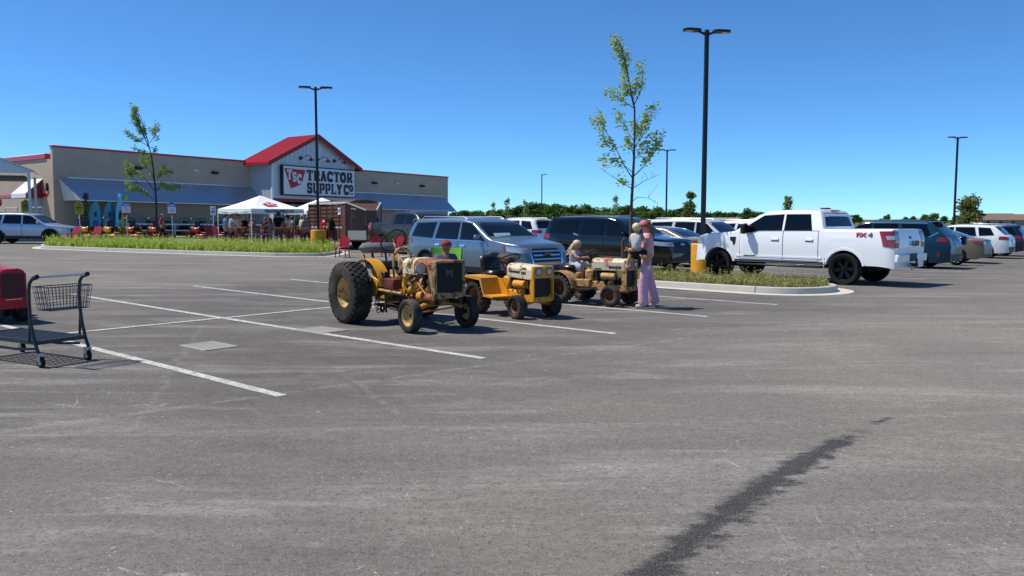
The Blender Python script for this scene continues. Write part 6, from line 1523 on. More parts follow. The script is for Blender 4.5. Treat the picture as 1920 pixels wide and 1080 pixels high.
# ------------------------------------------------------------------ brown livestock trailer
BRN = M('trailer_brown', '#5e3b30', .55, var=.12, scale=3, dirt=.1); BRD2 = M('trailer_dark', '#2c201d', .6, var=.15); TRW = M('trailer_white', '#b9b5ad', .6, var=.1)
th = Vector((.58, -.81)).normalized(); tr = thing('livestock_trailer', 'brown slatted livestock trailer with sloped nose behind the yellow lamp base', 'trailer', G(-8.95, 43.53), math.atan2(th.y, th.x))
LX, WY, Z0, Z1 = 2.45, .95, .45, 2.38
MB().box((0, 0, Z0), (2 * LX, 2 * WY - .1, .12)).obj('floor', BRD2, tr)
for sy in (1, -1):
    MB().box((0, sy * WY, .80), (2 * LX, .04, .70)).obj('lower_panel', BRN, tr)
    MB().box((0, sy * (WY + .025), 1.13), (2 * LX, .02, .09)).obj('white_stripe', TRW, tr)
    for k in range(5): MB().box((-.0, sy * WY, 1.30 + .205 * k), (2 * LX, .05, .145), bev=.01).obj('slat', BRN, tr)
    for k in range(7): MB().box((-LX + .04 + k * (2 * LX - .08) / 6, sy * (WY + .035), 1.40), (.07, .05, 1.9)).obj('rib', BRN, tr)
    MB().box((0, sy * WY, Z1 - .02), (2 * LX, .10, .10), bev=.02).obj('roof_edge', TRW, tr)
    MB().box((-.5, sy * (WY + .14), .78), (2.0, .30, .05)).obj('fender', BRN, tr)
    for x in (-.9, -.1): wheel(tr, (x, sy * (WY + .12), .36), .36, .22, .22, 'five', RIMS, sy)
MB().prism([(-WY, Z1 - .02), (-WY * .5, Z1 + .12), (0, Z1 + .16), (WY * .5, Z1 + .12), (WY, Z1 - .02)], -LX, LX, 'x').obj('roof', BRN, tr)
MB().box((-LX, 0, 1.4), (.06, 2 * WY, 1.9)).obj('rear_gate', BRD2, tr)
nose = MB().add([(LX, -WY, Z0), (LX, WY, Z0), (LX + .95, .28, Z0), (LX + .95, -.28, Z0), (LX, -WY, Z1), (LX, WY, Z1), (LX + .85, .28, 1.98), (LX + .85, -.28, 1.98)], [(0, 3, 7, 4), (3, 2, 6, 7), (2, 1, 5, 6), (4, 7, 6, 5), (0, 1, 2, 3)]).obj('nose', BRN, tr, smooth=False)
for sy in (1, -1):
    def np_(f, z): x = LX + .95 * f; return (x + .02, sy * (WY - (WY - .28) * f + .022), z)
    MB().add([np_(.06, .52), np_(.96, .52), np_(.96, .98), np_(.06, .98)], [(0, 1, 2, 3)]).obj('white_panel', TRW, nose, recalc=False, smooth=False)
    MB().add([np_(.28, 1.02), np_(.90, 1.02), np_(.88, 1.62), np_(.28, 1.62)], [(0, 1, 2, 3)]).obj('dark_panel', BRD2, nose, recalc=False, smooth=False)
    MB().tube([(LX, sy * WY, Z1), (LX + .86, sy * .29, 1.99)], .045, 5).obj('edge_trim', TRW, nose)
MB().box((LX - .25, -WY - .05, 1.4), (.45, .03, 1.7)).obj('escape_door', BRN, tr); MB().box((LX - .75, -WY - .055, 1.95), (.30, .02, .36)).obj('placard', SIGNW, tr)
MB().box((LX - .76, -WY - .068, 1.96), (.16, .006, .14)).ball((LX - .68, -WY - .068, 2.03), .04, (1, .1, 1)).obj('placard_mark', NAVY, tr)
MB().box((LX + .35, -(WY - .23), 2.06), (.3, .02, .06), rot=(0, 8, 35)).obj('lettering_bar', TRW, nose)
sw_ = wheel(tr, (.75, -WY - .22, 1.28), .36, .22, .2, 'five', M('rim_gold', '#8a6a44', .5), -1, name='spare_wheel')
MB().ball((.1, -WY - .2, 1.3), .22, (1.3, .8, 1)).box((.1, -WY - .2, 1.06), (.5, .3, .3), bev=.05).obj('red_generator', REDM, tr)
MB().tube([(LX + .95, -.2, .5), (LX + 1.9, 0, .52), (LX + .95, .2, .5)], .05, 6).tube([(LX + 1.3, 0, .1), (LX + 1.3, 0, 1.0)], .04, 6).obj('tongue', DARKM, tr)

# ------------------------------------------------------------------ chairs
REDP = M('red_resin', '#b31d25', .4, var=.06); REDD = M('red_resin_dark', '#8e161c', .45, var=.08)
def resin_chair(label, loc, rz):
    t = thing('resin_chair', label, 'chair', loc, rz, 'red resin chairs')
    MB().box((0, 0, .42), (.46, .46, .04), bev=.018).obj('seat', REDP, t)
    for x, y in ((.19, .19), (.19, -.19), (-.19, .19), (-.19, -.19)): MB().tube([(x * 1.2, y * 1.15, 0), (x, y, .42)], [.022, .03], 5).obj('leg', REDP, t)
    bk = MB().prism([(-.20, .0), (.20, .0), (.22, .28), (.16, .40), (0, .45), (-.16, .40), (-.22, .28)], -.012, .012, 'y'); bk.T = None
    o = bk.obj('backrest', REDP, t, smooth=False); o.location = (-.23, 0, .44); o.rotation_euler = (RAD(12), 0, RAD(-90))
    for y in (-.24, .24): MB().box((-.02, y, .66), (.44, .05, .025), bev=.01).tube([(.19, y, .42), (.19, y, .66)], .02, 5).obj('armrest', REDP, t)
resin_chair('red resin chair standing alone right of the yellow lamp base', G(-7.0, 33.6), RAD(-100)); resin_chair('left one of two red resin chairs behind the rusty tractor steering wheel', G(-5.75, 34.6), RAD(-80)); resin_chair('right one of two red resin chairs behind the rusty tractor steering wheel', G(-4.95, 34.9), RAD(-110))
def adirondack(label, loc, rz):
    t = thing('garden_chair', label, 'chair', loc, rz, 'red slatted garden chairs')
    for k in range(5): MB().box((.08, -.22 + .11 * k, .30), (.5, .095, .02), rot=(0, 12, 0)).obj('seat_slat', REDD, t)
    for k in range(6): MB().prism([(-.05, 0), (.05, 0), (.05, .62 + .04 * (2.5 - abs(k - 2.5))), (-.05, .62 + .04 * (2.5 - abs(k - 2.5)))], -.01, .01, 'y').obj('back_slat', REDD, t, smooth=False)
    for o in [o for o in t.children if o.name.startswith('back_slat')]:
        i = [q for q in t.children if q.name.startswith('back_slat')].index(o); o.location = (-.18, -.275 + .11 * i, .28); o.rotation_euler = (RAD(24), 0, RAD(-90))
    for y in (-.31, .31): MB().box((.02, y, .54), (.66, .12, .022)).tube([(.28, y, 0), (.28, y, .53)], .03, 4).tube([(-.3, y, 0), (-.1, y, .3), (-.22, y, .53)], .025, 4).obj('arm', REDD, t)
adirondack('red slatted garden chair beside the front wheel of the silver crossover', G(-22.5, 41.5, .12), RAD(238)); adirondack('red slatted garden chair on the grass in front of the orange mowers', G(-21.9, 42.5, .12), RAD(242))
def camp_chair(label, loc, rz, m1, m2):
    t = thing('camp_chair', label, 'chair', loc, rz)
    b = MB(); vs = []
    for j in range(7):
        f = j / 6; z = .42 + .64 * f; x = -.14 - .24 * f
        for k in range(7): y = (-.5 + k / 6) * (.46 + .16 * f); vs.append((x - .06 * math.cos((k / 6 - .5) * math.pi) * 1, y, z + (.03 if k in (0, 6) and j == 6 else 0)))
    b.add(vs, [(j * 7 + k, j * 7 + k + 1, j * 7 + k + 8, j * 7 + k + 7) for j in range(6) for k in range(6)]).obj('back_fabric', m1, t, recalc=False)
    MB().box((.06, 0, .40), (.42, .48, .03), bev=.01).obj('seat_fabric', m2, t)
    for y in (-.28, .28): MB().tube([(-.38, y * 1.1, 1.06), (-.20, y, .42), (.28, y, 0)], .012, 5).tube([(-.28, y, 0), (.26, y, .42), (.26, y, .6)], .012, 5).obj('leg', DARKM, t); MB().box((.02, y * 1.05, .60), (.5, .06, .02)).obj('armrest', m2, t)
GRN = M('camp_green', '#6fb52b', .7, var=.08); camp_chair('bright green camp chair behind the rusty tractor bonnet', (-1.32, 16.28, 0.0), RAD(-88), GRN, GRN)
camp_chair('red and blue camp chair left of the canopy', G(-16.9, 46.0), RAD(-60), M('camp_red', '#a32630', .8, var=.1), M('camp_blue', '#232f5e', .8))

# ------------------------------------------------------------------ goods in front of the store
ORA = M('mower_orange', '#c05f1c', .4, var=.08, coat=.3); CUB = M('mower_yellow', '#d99a1e', .4, var=.08, coat=.3); MRED = M('mower_red', '#b3231f', .4, var=.08, coat=.3)
def mower_proto(col):
    t = thing('riding_mower', 'mower', 'lawn mower')
    MB().box((.55, 0, .22), (.85, 1.25, .16), bev=.05).cyl((.55, .3, .3), (.55, .3, .36), .14).cyl((.55, -.3, .3), (.55, -.3, .36), .14).obj('deck', col, t)
    MB().box((.35, 0, .40), (1.5, .55, .08), bev=.02).obj('frame', DARKM, t)
    MB().box((-.55, 0, .62), (.55, .62, .42), bev=.10).obj('engine', BLACK, t); MB().box((-.10, .36, .60), (.70, .20, .34), bev=.08).obj('tank', col, t); MB().box((-.10, -.36, .60), (.70, .20, .34), bev=.08).obj('tank', col, t)
    s = MB().box((.02, 0, .74), (.50, .50, .12), bev=.05).obj('seat', SEATB, t); MB().box((-.24, 0, 1.00), (.12, .46, .50), rot=(0, -10, 0), bev=.05).obj('seat_back', SEATB, s); MB().box((-.10, 0, .70), (.3, .56, .10), bev=.04).obj('seat_pan', col, s)
    for y in (-.30, .30): MB().tube([(.20, y, .60), (.30, y, .92), (.52, y * .75, .98), (.55, y * .3, .98)], .018, 5).obj('lap_bar', DARKM, t)
    MB().tube([(-.42, .42, .5), (-.42, .42, 1.35), (-.42, .34, 1.42), (-.42, -.34, 1.42), (-.42, -.42, 1.35), (-.42, -.42, .5)], .022, 5).obj('roll_bar', DARKM, t)
    for y in (-.55, .55): ag_wheel(t, (-.45, y, .28), .28, .26, .15, 'chevron', col, 1 if y > 0 else -1); ag_wheel(t, (1.0, y * .75, .16), .16, .14, .09, 'rib', DARKM, 1 if y > 0 else -1)
    MB().box((.85, 0, .42), (.35, .5, .03), rot=(0, -8, 0)).obj('foot_plate', DARKM, t)
    return t
MLAB = {}
protos = {k: mower_proto(m) for k, m in (('y', CUB), ('o', ORA), ('r', MRED), ('k', BLACK))}; used = set()
def mower(kind, x, off, label, rz=-60):
    o = protos[kind] if kind not in used else copy_tree(protos[kind]); used.add(kind)
    p = STP(x, off); o.location = (p.x, p.y, max(p.z, gz(p.x, p.y)) + .02); o.rotation_euler = (0, 0, RAD(rz)); tag(o, label, 'lawn mower', 'riding mowers on display')
    return o
ordn = ['first', 'second', 'third', 'fourth', 'fifth', 'sixth', 'seventh']
for k, px in enumerate((168, 205)): mower('y', -.15 + k * 1.3, 5.2 + .5 * k, 'yellow riding mower, %s from the left among the display mowers' % ordn[k], -20 - 10 * k)
for k, px in enumerate((240, 275)): mower('o', 2.45 + k * 1.4, 6.0 + .4 * k, 'orange riding mower, %s of the two orange ones behind the left tree' % ordn[k], -25)
for k in range(3): mower('r', 7.1 + k * 1.35, 6.2 + .3 * k, 'red riding mower, %s from the left of the red ones near the canopy' % ordn[k], -25)
for k in range(6): mower('k', 4.4 + k * 1.45, 1.9, 'black riding mower under the awning, %s from the paddle boards' % ordn[k], -35)
# display rail
rl = thing('display_rail', 'grey rail running under the left awning behind the mowers', 'rail', ST_O); rl.rotation_euler = ST_R
for z in (1.0, .55): MB().box((9.6, -3.1, z), (12.2, .05, .09)).obj('rail', ALU, rl)
for k in range(8): MB().box((3.6 + k * 1.71, -3.06, .6), (.07, .07, .95)).obj('post', ALU, rl)
# paddle boards and kayaks leaning at the wall
def board(label, x, off, L, w, col, rz, lean=8, hole=True, thick=.11, cat='paddle board'):
    m = M('board_' + col.strip('#'), col, .35, var=.08, coat=.4); p = STP(x, off); t = thing('paddle_board' if cat == 'paddle board' else 'kayak', label, cat, (p.x, p.y, p.z + .14), RAD(rz)); t.rotation_euler[0] = RAD(lean)
    n = 16; out = []
    for k in range(n + 1): f = k / n; out.append((w / 2 * min(1, math.sin(math.pi * (f * .94 + .03)) ** .55) * (1 - .25 * f ** 3), L * f))
    b = MB(); vs = []
    for (hw_, z) in out:
        for y, s_ in ((-thick / 2, .72), (0, 1), (thick / 2, .72)):
            vs += [(-hw_ * s_, y, z), (hw_ * s_, y, z)]
    fs = []
    for k in range(n):
        o = k * 6; ring = [o, o + 2, o + 4, o + 5, o + 3, o + 1]
        for i in range(6): a_, c_ = ring[i], ring[(i + 1) % 6]; fs.append((a_, c_, c_ + 6, a_ + 6))
    b.add(vs, fs + [(0, 2, 4, 5, 3, 1), tuple(n * 6 + i for i in (1, 3, 5, 4, 2, 0))]).obj('hull', m, t, angle=50)
    if hole: MB().ball((0, -thick / 2, L * .62), .13, (.75, .25, 1.5), 12, 8).obj('deck_pad', M('deck_pad', '#2b3a3c', .8), t); MB().box((0, -thick / 2 - .006, L * .3), (w * .35, .012, L * .3), bev=.005).obj('grip_mat', M('grip_mat', '#1f6b8a', .8), t)
    else: MB().ball((0, -thick / 2, L * .5), .20, (.8, .3, 1.8), 12, 8).obj('cockpit', BLACK, t)
    return t
board('turquoise paddle board standing upright, left one of the pair', 2.1, 1.2, 2.5, .92, '#1d8fae', 52); board('turquoise paddle board standing upright, right one of the pair', 3.08, 1.2, 2.5, .92, '#1a8aa9', 52)
board('light blue kayak on end between the turquoise boards and the green kayak', 3.5, 1.6, 3.0, .62, '#6fbfe6', 82, 6, False, .22, 'kayak'); board('lime green kayak on end next to the light blue one', 3.98, 1.5, 2.9, .62, '#a9c23a', 78, 5, False, .26, 'kayak'); board('dark kayak leaning behind the yellow sign', 1.2, 1.3, 3.0, .6, '#22262a', 70, 10, False, .3, 'kayak')
# signs on posts
SGY = M('sign_yellow', '#a99a1d', .5, var=.06); SGB = M('sign_blue', '#2d5aa8', .5, var=.05); INK = M('sign_ink', '#2a2a1c', .6)
def post_sign(label, px_x, Y, zc, w, h, kind):
    x = (px_x - 960) / 1527 * Y; t = thing('post_sign', label, 'sign', G(x, Y), math.atan2(x, -Y) + math.pi if False else math.atan2(Y, x) - math.pi / 2)
    MB().tube([(0, .04, 0), (0, .04, zc)], .035, 6).obj('post', ALU, t)
    if kind == 'yellow':
        f = MB().prism([(-w / 2, -h / 2), (w / 2, -h / 2), (w / 2, h * .30), (w * .36, h * .38), (w * .22, h * .40), (w * .12, h / 2), (-w * .12, h / 2), (-w * .22, h * .40), (-w * .36, h * .38), (-w / 2, h * .30)], -.012, .012, 'y').obj('panel', SGY, t, smooth=False); f.location.z = zc
        for z, ww, hh in ((.36, .10, .12), (.22, .5, .035), (.12, .55, .03), (.0, .66, .10), (-.14, .6, .03), (-.24, .45, .03)): MB().box((0, -.015, z * h), (w * ww, .004, hh * h)).obj('print', INK, f)
    elif kind == 'blue':
        f = MB().prism([(-w / 2, -h / 2), (w / 2, -h / 2), (w / 2, h * .36), (w * .30, h * .42), (w * .1, h / 2), (-w * .1, h / 2), (-w * .30, h * .42), (-w / 2, h * .36)], -.012, .012, 'y').obj('panel', SIGNW, t, smooth=False); f.location.z = zc
        MB().prism([(-w / 2 + .01, h * .16), (w / 2 - .01, h * .16), (w / 2 - .01, h * .35), (w * .29, h * .41), (w * .1, h * .485), (-w * .1, h * .485), (-w * .29, h * .41), (-w / 2 + .01, h * .35)], -.018, -.013, 'y').obj('blue_header', SGB, f, smooth=False)
        MB().box((0, -.015, -h * .42), (w - .01, .005, h * .15)).obj('red_footer', SIGNR, f)
        for z in (.06, -.04, -.13, -.22): MB().box((0, -.0145, z * h), (w * (.6 + .2 * math.sin(z * 40)), .003, h * .03)).obj('print', SGB, f)
        MB().box((0, -.0205, .27 * h), (w * .7, .003, h * .06)).obj('print', SIGNW, f)
    else:
        f = MB().box((0, 0, zc), (w, .02, h), bev=.008).obj('panel', SIGNW, t); MB().box((0, -.014, zc - h * .10), (w * .62, .006, h * .34)).obj('symbol', SGB, f); MB().box((0, -.014, zc + h * .30), (w * .7, .006, h * .10)).obj('print', SGB, f)
        MB().ball((-.02, -.018, zc), .03, (1, .2, 1), 8, 6).lathe([(.05, -.003), (.062, -.003), (.062, .003), (.05, .003)], (0, -.018, zc - h * .13), 'y', 14, closed=True).obj('wheelchair_mark', SIGNW, f)
post_sign('yellow arched notice on a post behind the silver crossover', 53, 52, 2.15, .52, .80, 'yellow'); post_sign('yellow arched notice on a post before the dark kayak', 152, 50.5, 2.05, .48, .84, 'yellow')
post_sign('white and blue arched notice with red foot, left of the young tree', 240, 50.5, 2.05, .48, .82, 'blue'); post_sign('white and blue arched notice with red foot, right of the young tree', 325, 50.5, 2.05, .46, .82, 'blue')
post_sign('disabled parking sign left of the canopy', 402, 50, 1.95, .30, .52, 'park'); post_sign('disabled parking sign seen under the canopy', 538, 52, 1.95, .28, .46, 'park')
pb = STP(11.4, 3.9); bl_ = thing('bollard', 'blue capped bollard left of the canopy', 'bollard', (pb.x, pb.y, pb.z + .1)); MB().lathe([(0, 1.12), (.06, 1.10), (.10, 1.04), (.11, .98), (.11, 0)], n=14).obj('sleeve', M('bollard_blue', '#1f3f9a', .5), bl_); MB().lathe([(.112, .92), (.115, .92), (.115, .86), (.112, .86)], n=14).obj('band', SIGNW, bl_)
ss = thing('stop_sign', 'red stop sign partly cut by the left edge', 'sign', G(-31.3, 49.6), RAD(32)); MB().tube([(0, .04, 0), (0, .04, 2.5)], .035, 6).obj('post', ALU, ss)
MB().prism([(.36 * math.cos(RAD(22.5 + 45 * k)), 2.3 + .36 * math.sin(RAD(22.5 + 45 * k))) for k in range(8)], -.012, .012, 'y').obj('panel', SIGNR, ss, smooth=False); text_mesh('STOP', .22, SIGNW, 'lettering', ss, (0, -.018, 2.3), (RAD(90), 0, 0), .003, .004)
# ------------------------------------------------------------------ motorcycle behind the minivan
mc = thing('motorcycle', 'dark blue motorcycle with chrome wheel between the teal minivan and gold sedan', 'motorcycle', SN(-9.0, 36.6), HB); MB_ = paint('moto', '#101a3a', .4)
for x in (.78, -.78): wheel(mc, (x, 0, .33), .33, .15, .23, 'ten', CHROME, 1)
MB().lathe([(.36, -.09), (.385, -.05), (.39, 0), (.385, .05), (.36, .09)], (-.78, 0, .33), 'y', 16, arc=(10, 190)).lathe([(.36, -.07), (.38, 0), (.36, .07)], (.78, 0, .33), 'y', 16, arc=(20, 160)).obj('fender', MB_, mc, recalc=False)
MB().ball((.18, 0, .86), .2, (1.7, .8, .7)).obj('fuel_tank', MB_, mc); MB().box((-.35, 0, .76), (.6, .3, .12), bev=.05).obj('seat', SEATB, mc); MB().box((0, 0, .45), (.5, .3, .36), bev=.08).cyl((0, -.16, .55), (.12, -.16, .78), .09).cyl((-.05, -.16, .55), (-.18, -.16, .75), .09).obj('engine', CHROME, mc)
for y in (-.1, .1): MB().tube([(.78, y, .33), (.50, y, 1.0)], .028, 6).obj('fork', CHROME, mc)
MB().tube([(.32, .38, 1.08), (.48, .25, 1.06), (.50, 0, 1.02), (.48, -.25, 1.06), (.32, -.38, 1.08)], .016, 6).obj('handlebar', CHROME, mc); MB().ball((.62, 0, .95), .09).obj('headlamp', LAMP, mc); MB().tube([(.1, -.2, .3), (-.9, -.22, .28)], [.04, .055], 8).obj('exhaust', CHROME, mc); MB().box((-.95, 0, 1.0), (.36, .42, .34), bev=.06).box((-.6, .3, .62), (.5, .2, .3), bev=.06).box((-.6, -.3, .62), (.5, .2, .3), bev=.06).obj('luggage_box', MB_, mc); MB().box((-1.14, 0, .72), (.03, .2, .06)).obj('tail_lamp', TAIL, mc)
# ------------------------------------------------------------------ trees
BARK = M('bark', '#5b4a3c', .9, var=.3, scale=12, bump=.4); BARK2 = M('bark_dark', '#3a3029', .9, var=.3, scale=12)
LEAF_L = leafmat('leaf_light', '#84a03a', '#c2cd62', .55); LEAF_D = leafmat('leaf_green', '#5f8433', '#a3b858', .5)
LEAF_T = leafmat('leaf_treeline', '#2c4719', '#5d7a30', .25); LEAF_B = leafmat('leaf_bush', '#35531f', '#65823a', .3); LEAF_O = leafmat('leaf_olive', '#55652f', '#8b9150', .35); LEAF_P = leafmat('leaf_pale', '#6b8a4a', '#a8b878', .45)
def leaf_quads(pts, size, rnd, wind=(-1, 0, -.15), windk=.6):
    v = []; f = []
    for p, k in pts:
        d = Vector((rnd.gauss(0, 1), rnd.gauss(0, 1), rnd.gauss(0, .7))).normalized() * (1 - windk) + Vector(wind) * windk
        d.normalize(); q = d.cross(Vector((rnd.gauss(0, 1), rnd.gauss(0, 1), rnd.gauss(0, 1)))).normalized()
        l = size * rnd.uniform(.6, 1.3) * k; w = l * rnd.uniform(.20, .34); o = len(v); p = Vector(p)
        n_ = d.cross(q) * l * .12
        v += [p, p + d * l * .5 + q * w + n_, p + d * l, p + d * l * .5 - q * w + n_]; f.append((o, o + 1, o + 2, o + 3))
    return v, f
def leaf_obj(name, pts, size, mat, parent, rnd, **kw):
    v, f = leaf_quads(pts, size, rnd, **kw); me = bpy.data.meshes.new(name); me.from_pydata([tuple(p) for p in v], [], f); me.materials.append(mat)
    return place(name, me, parent)
def sketched_tree(label, loc, trunk, branches, u, x0, zy, leafmat_, seed, leaf, r0, dens, bark):
    "trunk and limbs from polylines (a, b): x = (a - x0) * u, z = zy(b)"
    rnd = random.Random(seed); t = thing('young_tree', label, 'tree', loc)
    P = lambda a, b, y=0.0: Vector(((a - x0) * u, y, zy(b)))
    n = len(trunk); tp = [P(*p) for p in trunk]; rs = [r0 * (1 - .86 * i / (n - 1)) for i in range(n)]
    b = MB().tube(tp, rs, 8); pts = []
    for pl, leafy in branches:
        dep = rnd.uniform(-.5, .5); k = len(pl); q = [P(a, c, dep * (i / (k - 1)) * .9) for i, (a, c) in enumerate(pl)]
        L = sum((q[i + 1] - q[i]).length for i in range(k - 1)); rr = max(.008, r0 * .34 * min(1, L / 1.6))
        b.tube(q, [rr * (1 - .8 * i / (k - 1)) for i in range(k)], 5)
        sub = []
        for i in range(k - 1):
            m = max(2, int((q[i + 1] - q[i]).length / .11))
            for j in range(m): sub.append((q[i].lerp(q[i + 1], j / m), (i + j / m) / (k - 1)))
        for p, f in sub:
            if rnd.random() < (.35 if leafy else .5):
                e = p + Vector((rnd.uniform(-.24, .12), rnd.uniform(-.22, .22), rnd.uniform(-.03, .24))) * (1.0 if leafy else 1.1)
                b.tube([p, p.lerp(e, .5) + Vector((0, 0, .03)), e], [.006, .005, .002], 3)
                if leafy and f > .25:
                    for _ in range(int(dens * .6)): pts.append((p.lerp(e, rnd.uniform(.3, 1.15)) + Vector((rnd.gauss(0, .05), rnd.gauss(0, .06), rnd.gauss(0, .05))), 1))
            if leafy and f > .3 and rnd.random() < .75:
                for _ in range(int(dens)): pts.append((p + Vector((rnd.gauss(-.03, .07), rnd.gauss(0, .09), rnd.gauss(.03, .08))), 1))
    b.obj('trunk', bark, t, angle=60); leaf_obj('crown', pts, leaf, leafmat_, t, rnd)
    return t
zr = lambda b: 1.65 + (411 - (60 + b / 2.92)) * 24.0 / 1527 * 1.0 - gz(3.5, 24.0)
br = [([(300, 860), (250, 830), (180, 790), (115, 745)], 0), ([(300, 860), (360, 820), (450, 780)], 0), ([(300, 930), (330, 905), (390, 910), (450, 830)], 0), ([(390, 910), (415, 930), (440, 950)], 0),
      ([(300, 800), (260, 740), (210, 640), (150, 540), (130, 450)], 1), ([(150, 545), (110, 490), (70, 472)], 1), ([(310, 790), (360, 740), (420, 660), (450, 600), (468, 548)], 1), ([(310, 640), (350, 580), (380, 480), (430, 410)], 1),
      ([(305, 600), (270, 560), (240, 500), (225, 465)], 1), ([(308, 440), (290, 370), (255, 290), (240, 240)], 1), ([(308, 430), (250, 400), (190, 365), (145, 350)], 1), ([(305, 410), (345, 330), (358, 240), (340, 165)], 1),
      ([(300, 400), (310, 330), (370, 300)], 1), ([(310, 430), (280, 300), (258, 190), (232, 110), (205, 45)], 1), ([(270, 250), (235, 160), (215, 100), (195, 60)], 1), ([(265, 220), (290, 150), (300, 140)], 1), ([(310, 700), (350, 660), (395, 600), (402, 555)], 1),
      ([(300, 770), (240, 715), (150, 690)], 1), ([(220, 700), (170, 735), (150, 725)], 1), ([(210, 640), (170, 610), (130, 620)], 1), ([(320, 600), (330, 540), (325, 480)], 1), ([(305, 690), (290, 620), (270, 560)], 1), ([(420, 660), (445, 640), (460, 610)], 1), ([(300, 840), (255, 830), (235, 800)], 1), ([(312, 520), (340, 470), (345, 450)], 1)]
sketched_tree('thin young tree with blowing pale green leaves behind the woman in pink', G(3.5, 24.0, .12), [(297, 1190), (297, 1050), (298, 930), (302, 850), (308, 700), (310, 560), (308, 430), (285, 330), (262, 220), (235, 120), (208, 50)], br, 24.0 / 1527 / 2.92, 297, lambda b: zr(b) - .12, LEAF_L, 3, .095, .055, 24, BARK)
zl = lambda b: 1.65 + (411 - (190 + b / 3.857)) * 42.3 / 1527 - gz(-18.4, 42.3)
bl2 = [([(360, 720), (310, 680), (250, 640), (150, 590)], 1), ([(250, 640), (200, 650), (160, 630)], 1), ([(360, 650), (290, 560), (220, 510), (150, 430)], 1), ([(365, 640), (430, 620), (500, 635), (565, 632)], 1), ([(362, 600), (340, 530), (300, 470), (250, 395)], 1), ([(362, 570), (400, 540), (430, 500), (440, 455)], 1), ([(400, 540), (460, 520), (515, 520)], 1),
       ([(335, 340), (260, 290), (185, 238)], 1), ([(335, 310), (370, 240), (390, 165)], 1), ([(370, 270), (405, 275)], 1), ([(325, 340), (290, 230), (255, 130), (240, 50)], 1), ([(300, 240), (250, 150), (205, 95)], 1), ([(320, 320), (290, 240), (270, 130), (270, 60)], 1), ([(345, 400), (300, 380), (250, 350)], 1), ([(345, 380), (375, 370), (395, 350)], 1), ([(355, 480), (330, 440), (310, 400)], 1), ([(240, 600), (200, 540), (180, 480)], 1), ([(365, 660), (420, 600), (450, 610)], 1), ([(330, 330), (310, 260), (300, 180)], 1)]
sketched_tree('young tree on the long grass island in front of the left awning', G(-18.4, 42.3, .12), [(364, 1110), (364, 900), (366, 720), (362, 600), (352, 470), (345, 400), (328, 330), (312, 250), (285, 150), (245, 50)], bl2, 42.3 / 1527 / 3.857, 364, lambda b: zl(b) - .12, LEAF_D, 5, .11, .06, 26, BARK2)
def crown_pts(rnd, w, h, z0, n, lobes=9, taper=0.0):
    cs = []
    for _ in range(lobes):
        z = rnd.uniform(.15, .9); m = (1 - taper * z); a = rnd.uniform(0, 6.283); q = rnd.uniform(.1, .62) * m * math.sin(math.pi * min(1, .25 + z * .75)) ** .5
        cs.append((Vector((math.cos(a) * q * w / 2, math.sin(a) * q * w / 2, z0 + z * h)), rnd.uniform(.24, .42) * w / 2 * m + .12 * w / 2))
    pts = []
    for _ in range(n):
        c, r = rnd.choice(cs); d = Vector((rnd.gauss(0, 1), rnd.gauss(0, 1), rnd.gauss(0, 1))).normalized() * r * rnd.uniform(.55, 1.08); d.z *= .85
        pts.append((c + d, 1))
    return pts
def tree_proto(seed, w, h, leaf, n, mat, taper=0.0, lobes=9, trunk=.25, clear=.12):
    rnd = random.Random(seed); t = thing('tree', 'tree', 'tree'); b = MB().tube([(0, 0, -.5), (.05, 0, h * .35), (0, .05, h * .8)], [w * .035, w * .028, w * .008], 6)
    for k in range(5): a = rnd.uniform(0, 6.28); z = h * rnd.uniform(.2, .5); b.tube([(0, 0, z), (math.cos(a) * w * .28, math.sin(a) * w * .28, z + h * .25)], [w * .018, w * .005], 4)
    b.obj('trunk', BARK2, t); leaf_obj('crown', crown_pts(rnd, w, h * (1 - clear), h * clear, n, lobes, taper), leaf, mat, t, rnd, windk=.25); return t
tl = [tree_proto(40 + k, (8, 9.5, 7, 10, 6)[k], (8.2, 7.4, 9, 7.8, 7)[k], 1.0, 1500, LEAF_T if k != 3 else LEAF_B, 0.25, 11) for k in range(5)]; seen = set(); rr_ = random.Random(9)
def plant(k, x, y, s, label, group=None, sz=1.0, protos=tl, wide=1.0):
    o = protos[k] if (id(protos), k) not in seen else copy_tree(protos[k]); seen.add((id(protos), k))
    o.location = G(x, y, -.1); o.rotation_euler = (0, 0, rr_.uniform(0, 6.28)); o.scale = (s * wide, s * wide, s * sz); tag(o, label, 'tree', group); return o
LBL = 'dark green leafy tree in the far tree line between the store and the white pickup'
x_px = 850
while x_px < 1445:
    D = rr_.uniform(255, 300); top = {0: 398, 1: 396, 2: 388, 3: 381, 4: 384, 5: 390, 6: 386, 7: 388, 8: 392, 9: 396, 10: 398, 11: 399}[min(11, int((x_px - 850) / 50))] + rr_.uniform(-2, 4)
    k = rr_.randrange(5); h = (411 - top) * D / 1527 + 1.65; s = max(.55, h / (8.2, 7.4, 9, 7.8, 7)[k])
    plant(k, (x_px - 960) / 1527 * D, D, s, LBL, 'trees of the far tree line', wide=1.3); x_px += rr_.uniform(8, 17)
x_px = 870
while x_px < 1330:                                                  # lower bushes before the tree line
    D = rr_.uniform(190, 225); k = rr_.randrange(5); plant(k, (x_px - 960) / 1527 * D, D, rr_.uniform(.30, .50), 'low green bush in front of the far tree line', 'bushes before the far tree line', wide=1.5); x_px += rr_.uniform(9, 19)
x_px = 1450
while x_px < 1960:
    D = rr_.uniform(330, 420); k = rr_.randrange(5); plant(k, (x_px - 960) / 1527 * D, D, rr_.uniform(.28, .62), 'small distant tree on the skyline above the right hand cars', 'distant trees at the right', wide=rr_.uniform(1.2, 2.2)); x_px += rr_.choice((6, 9, 14, 22, 40))
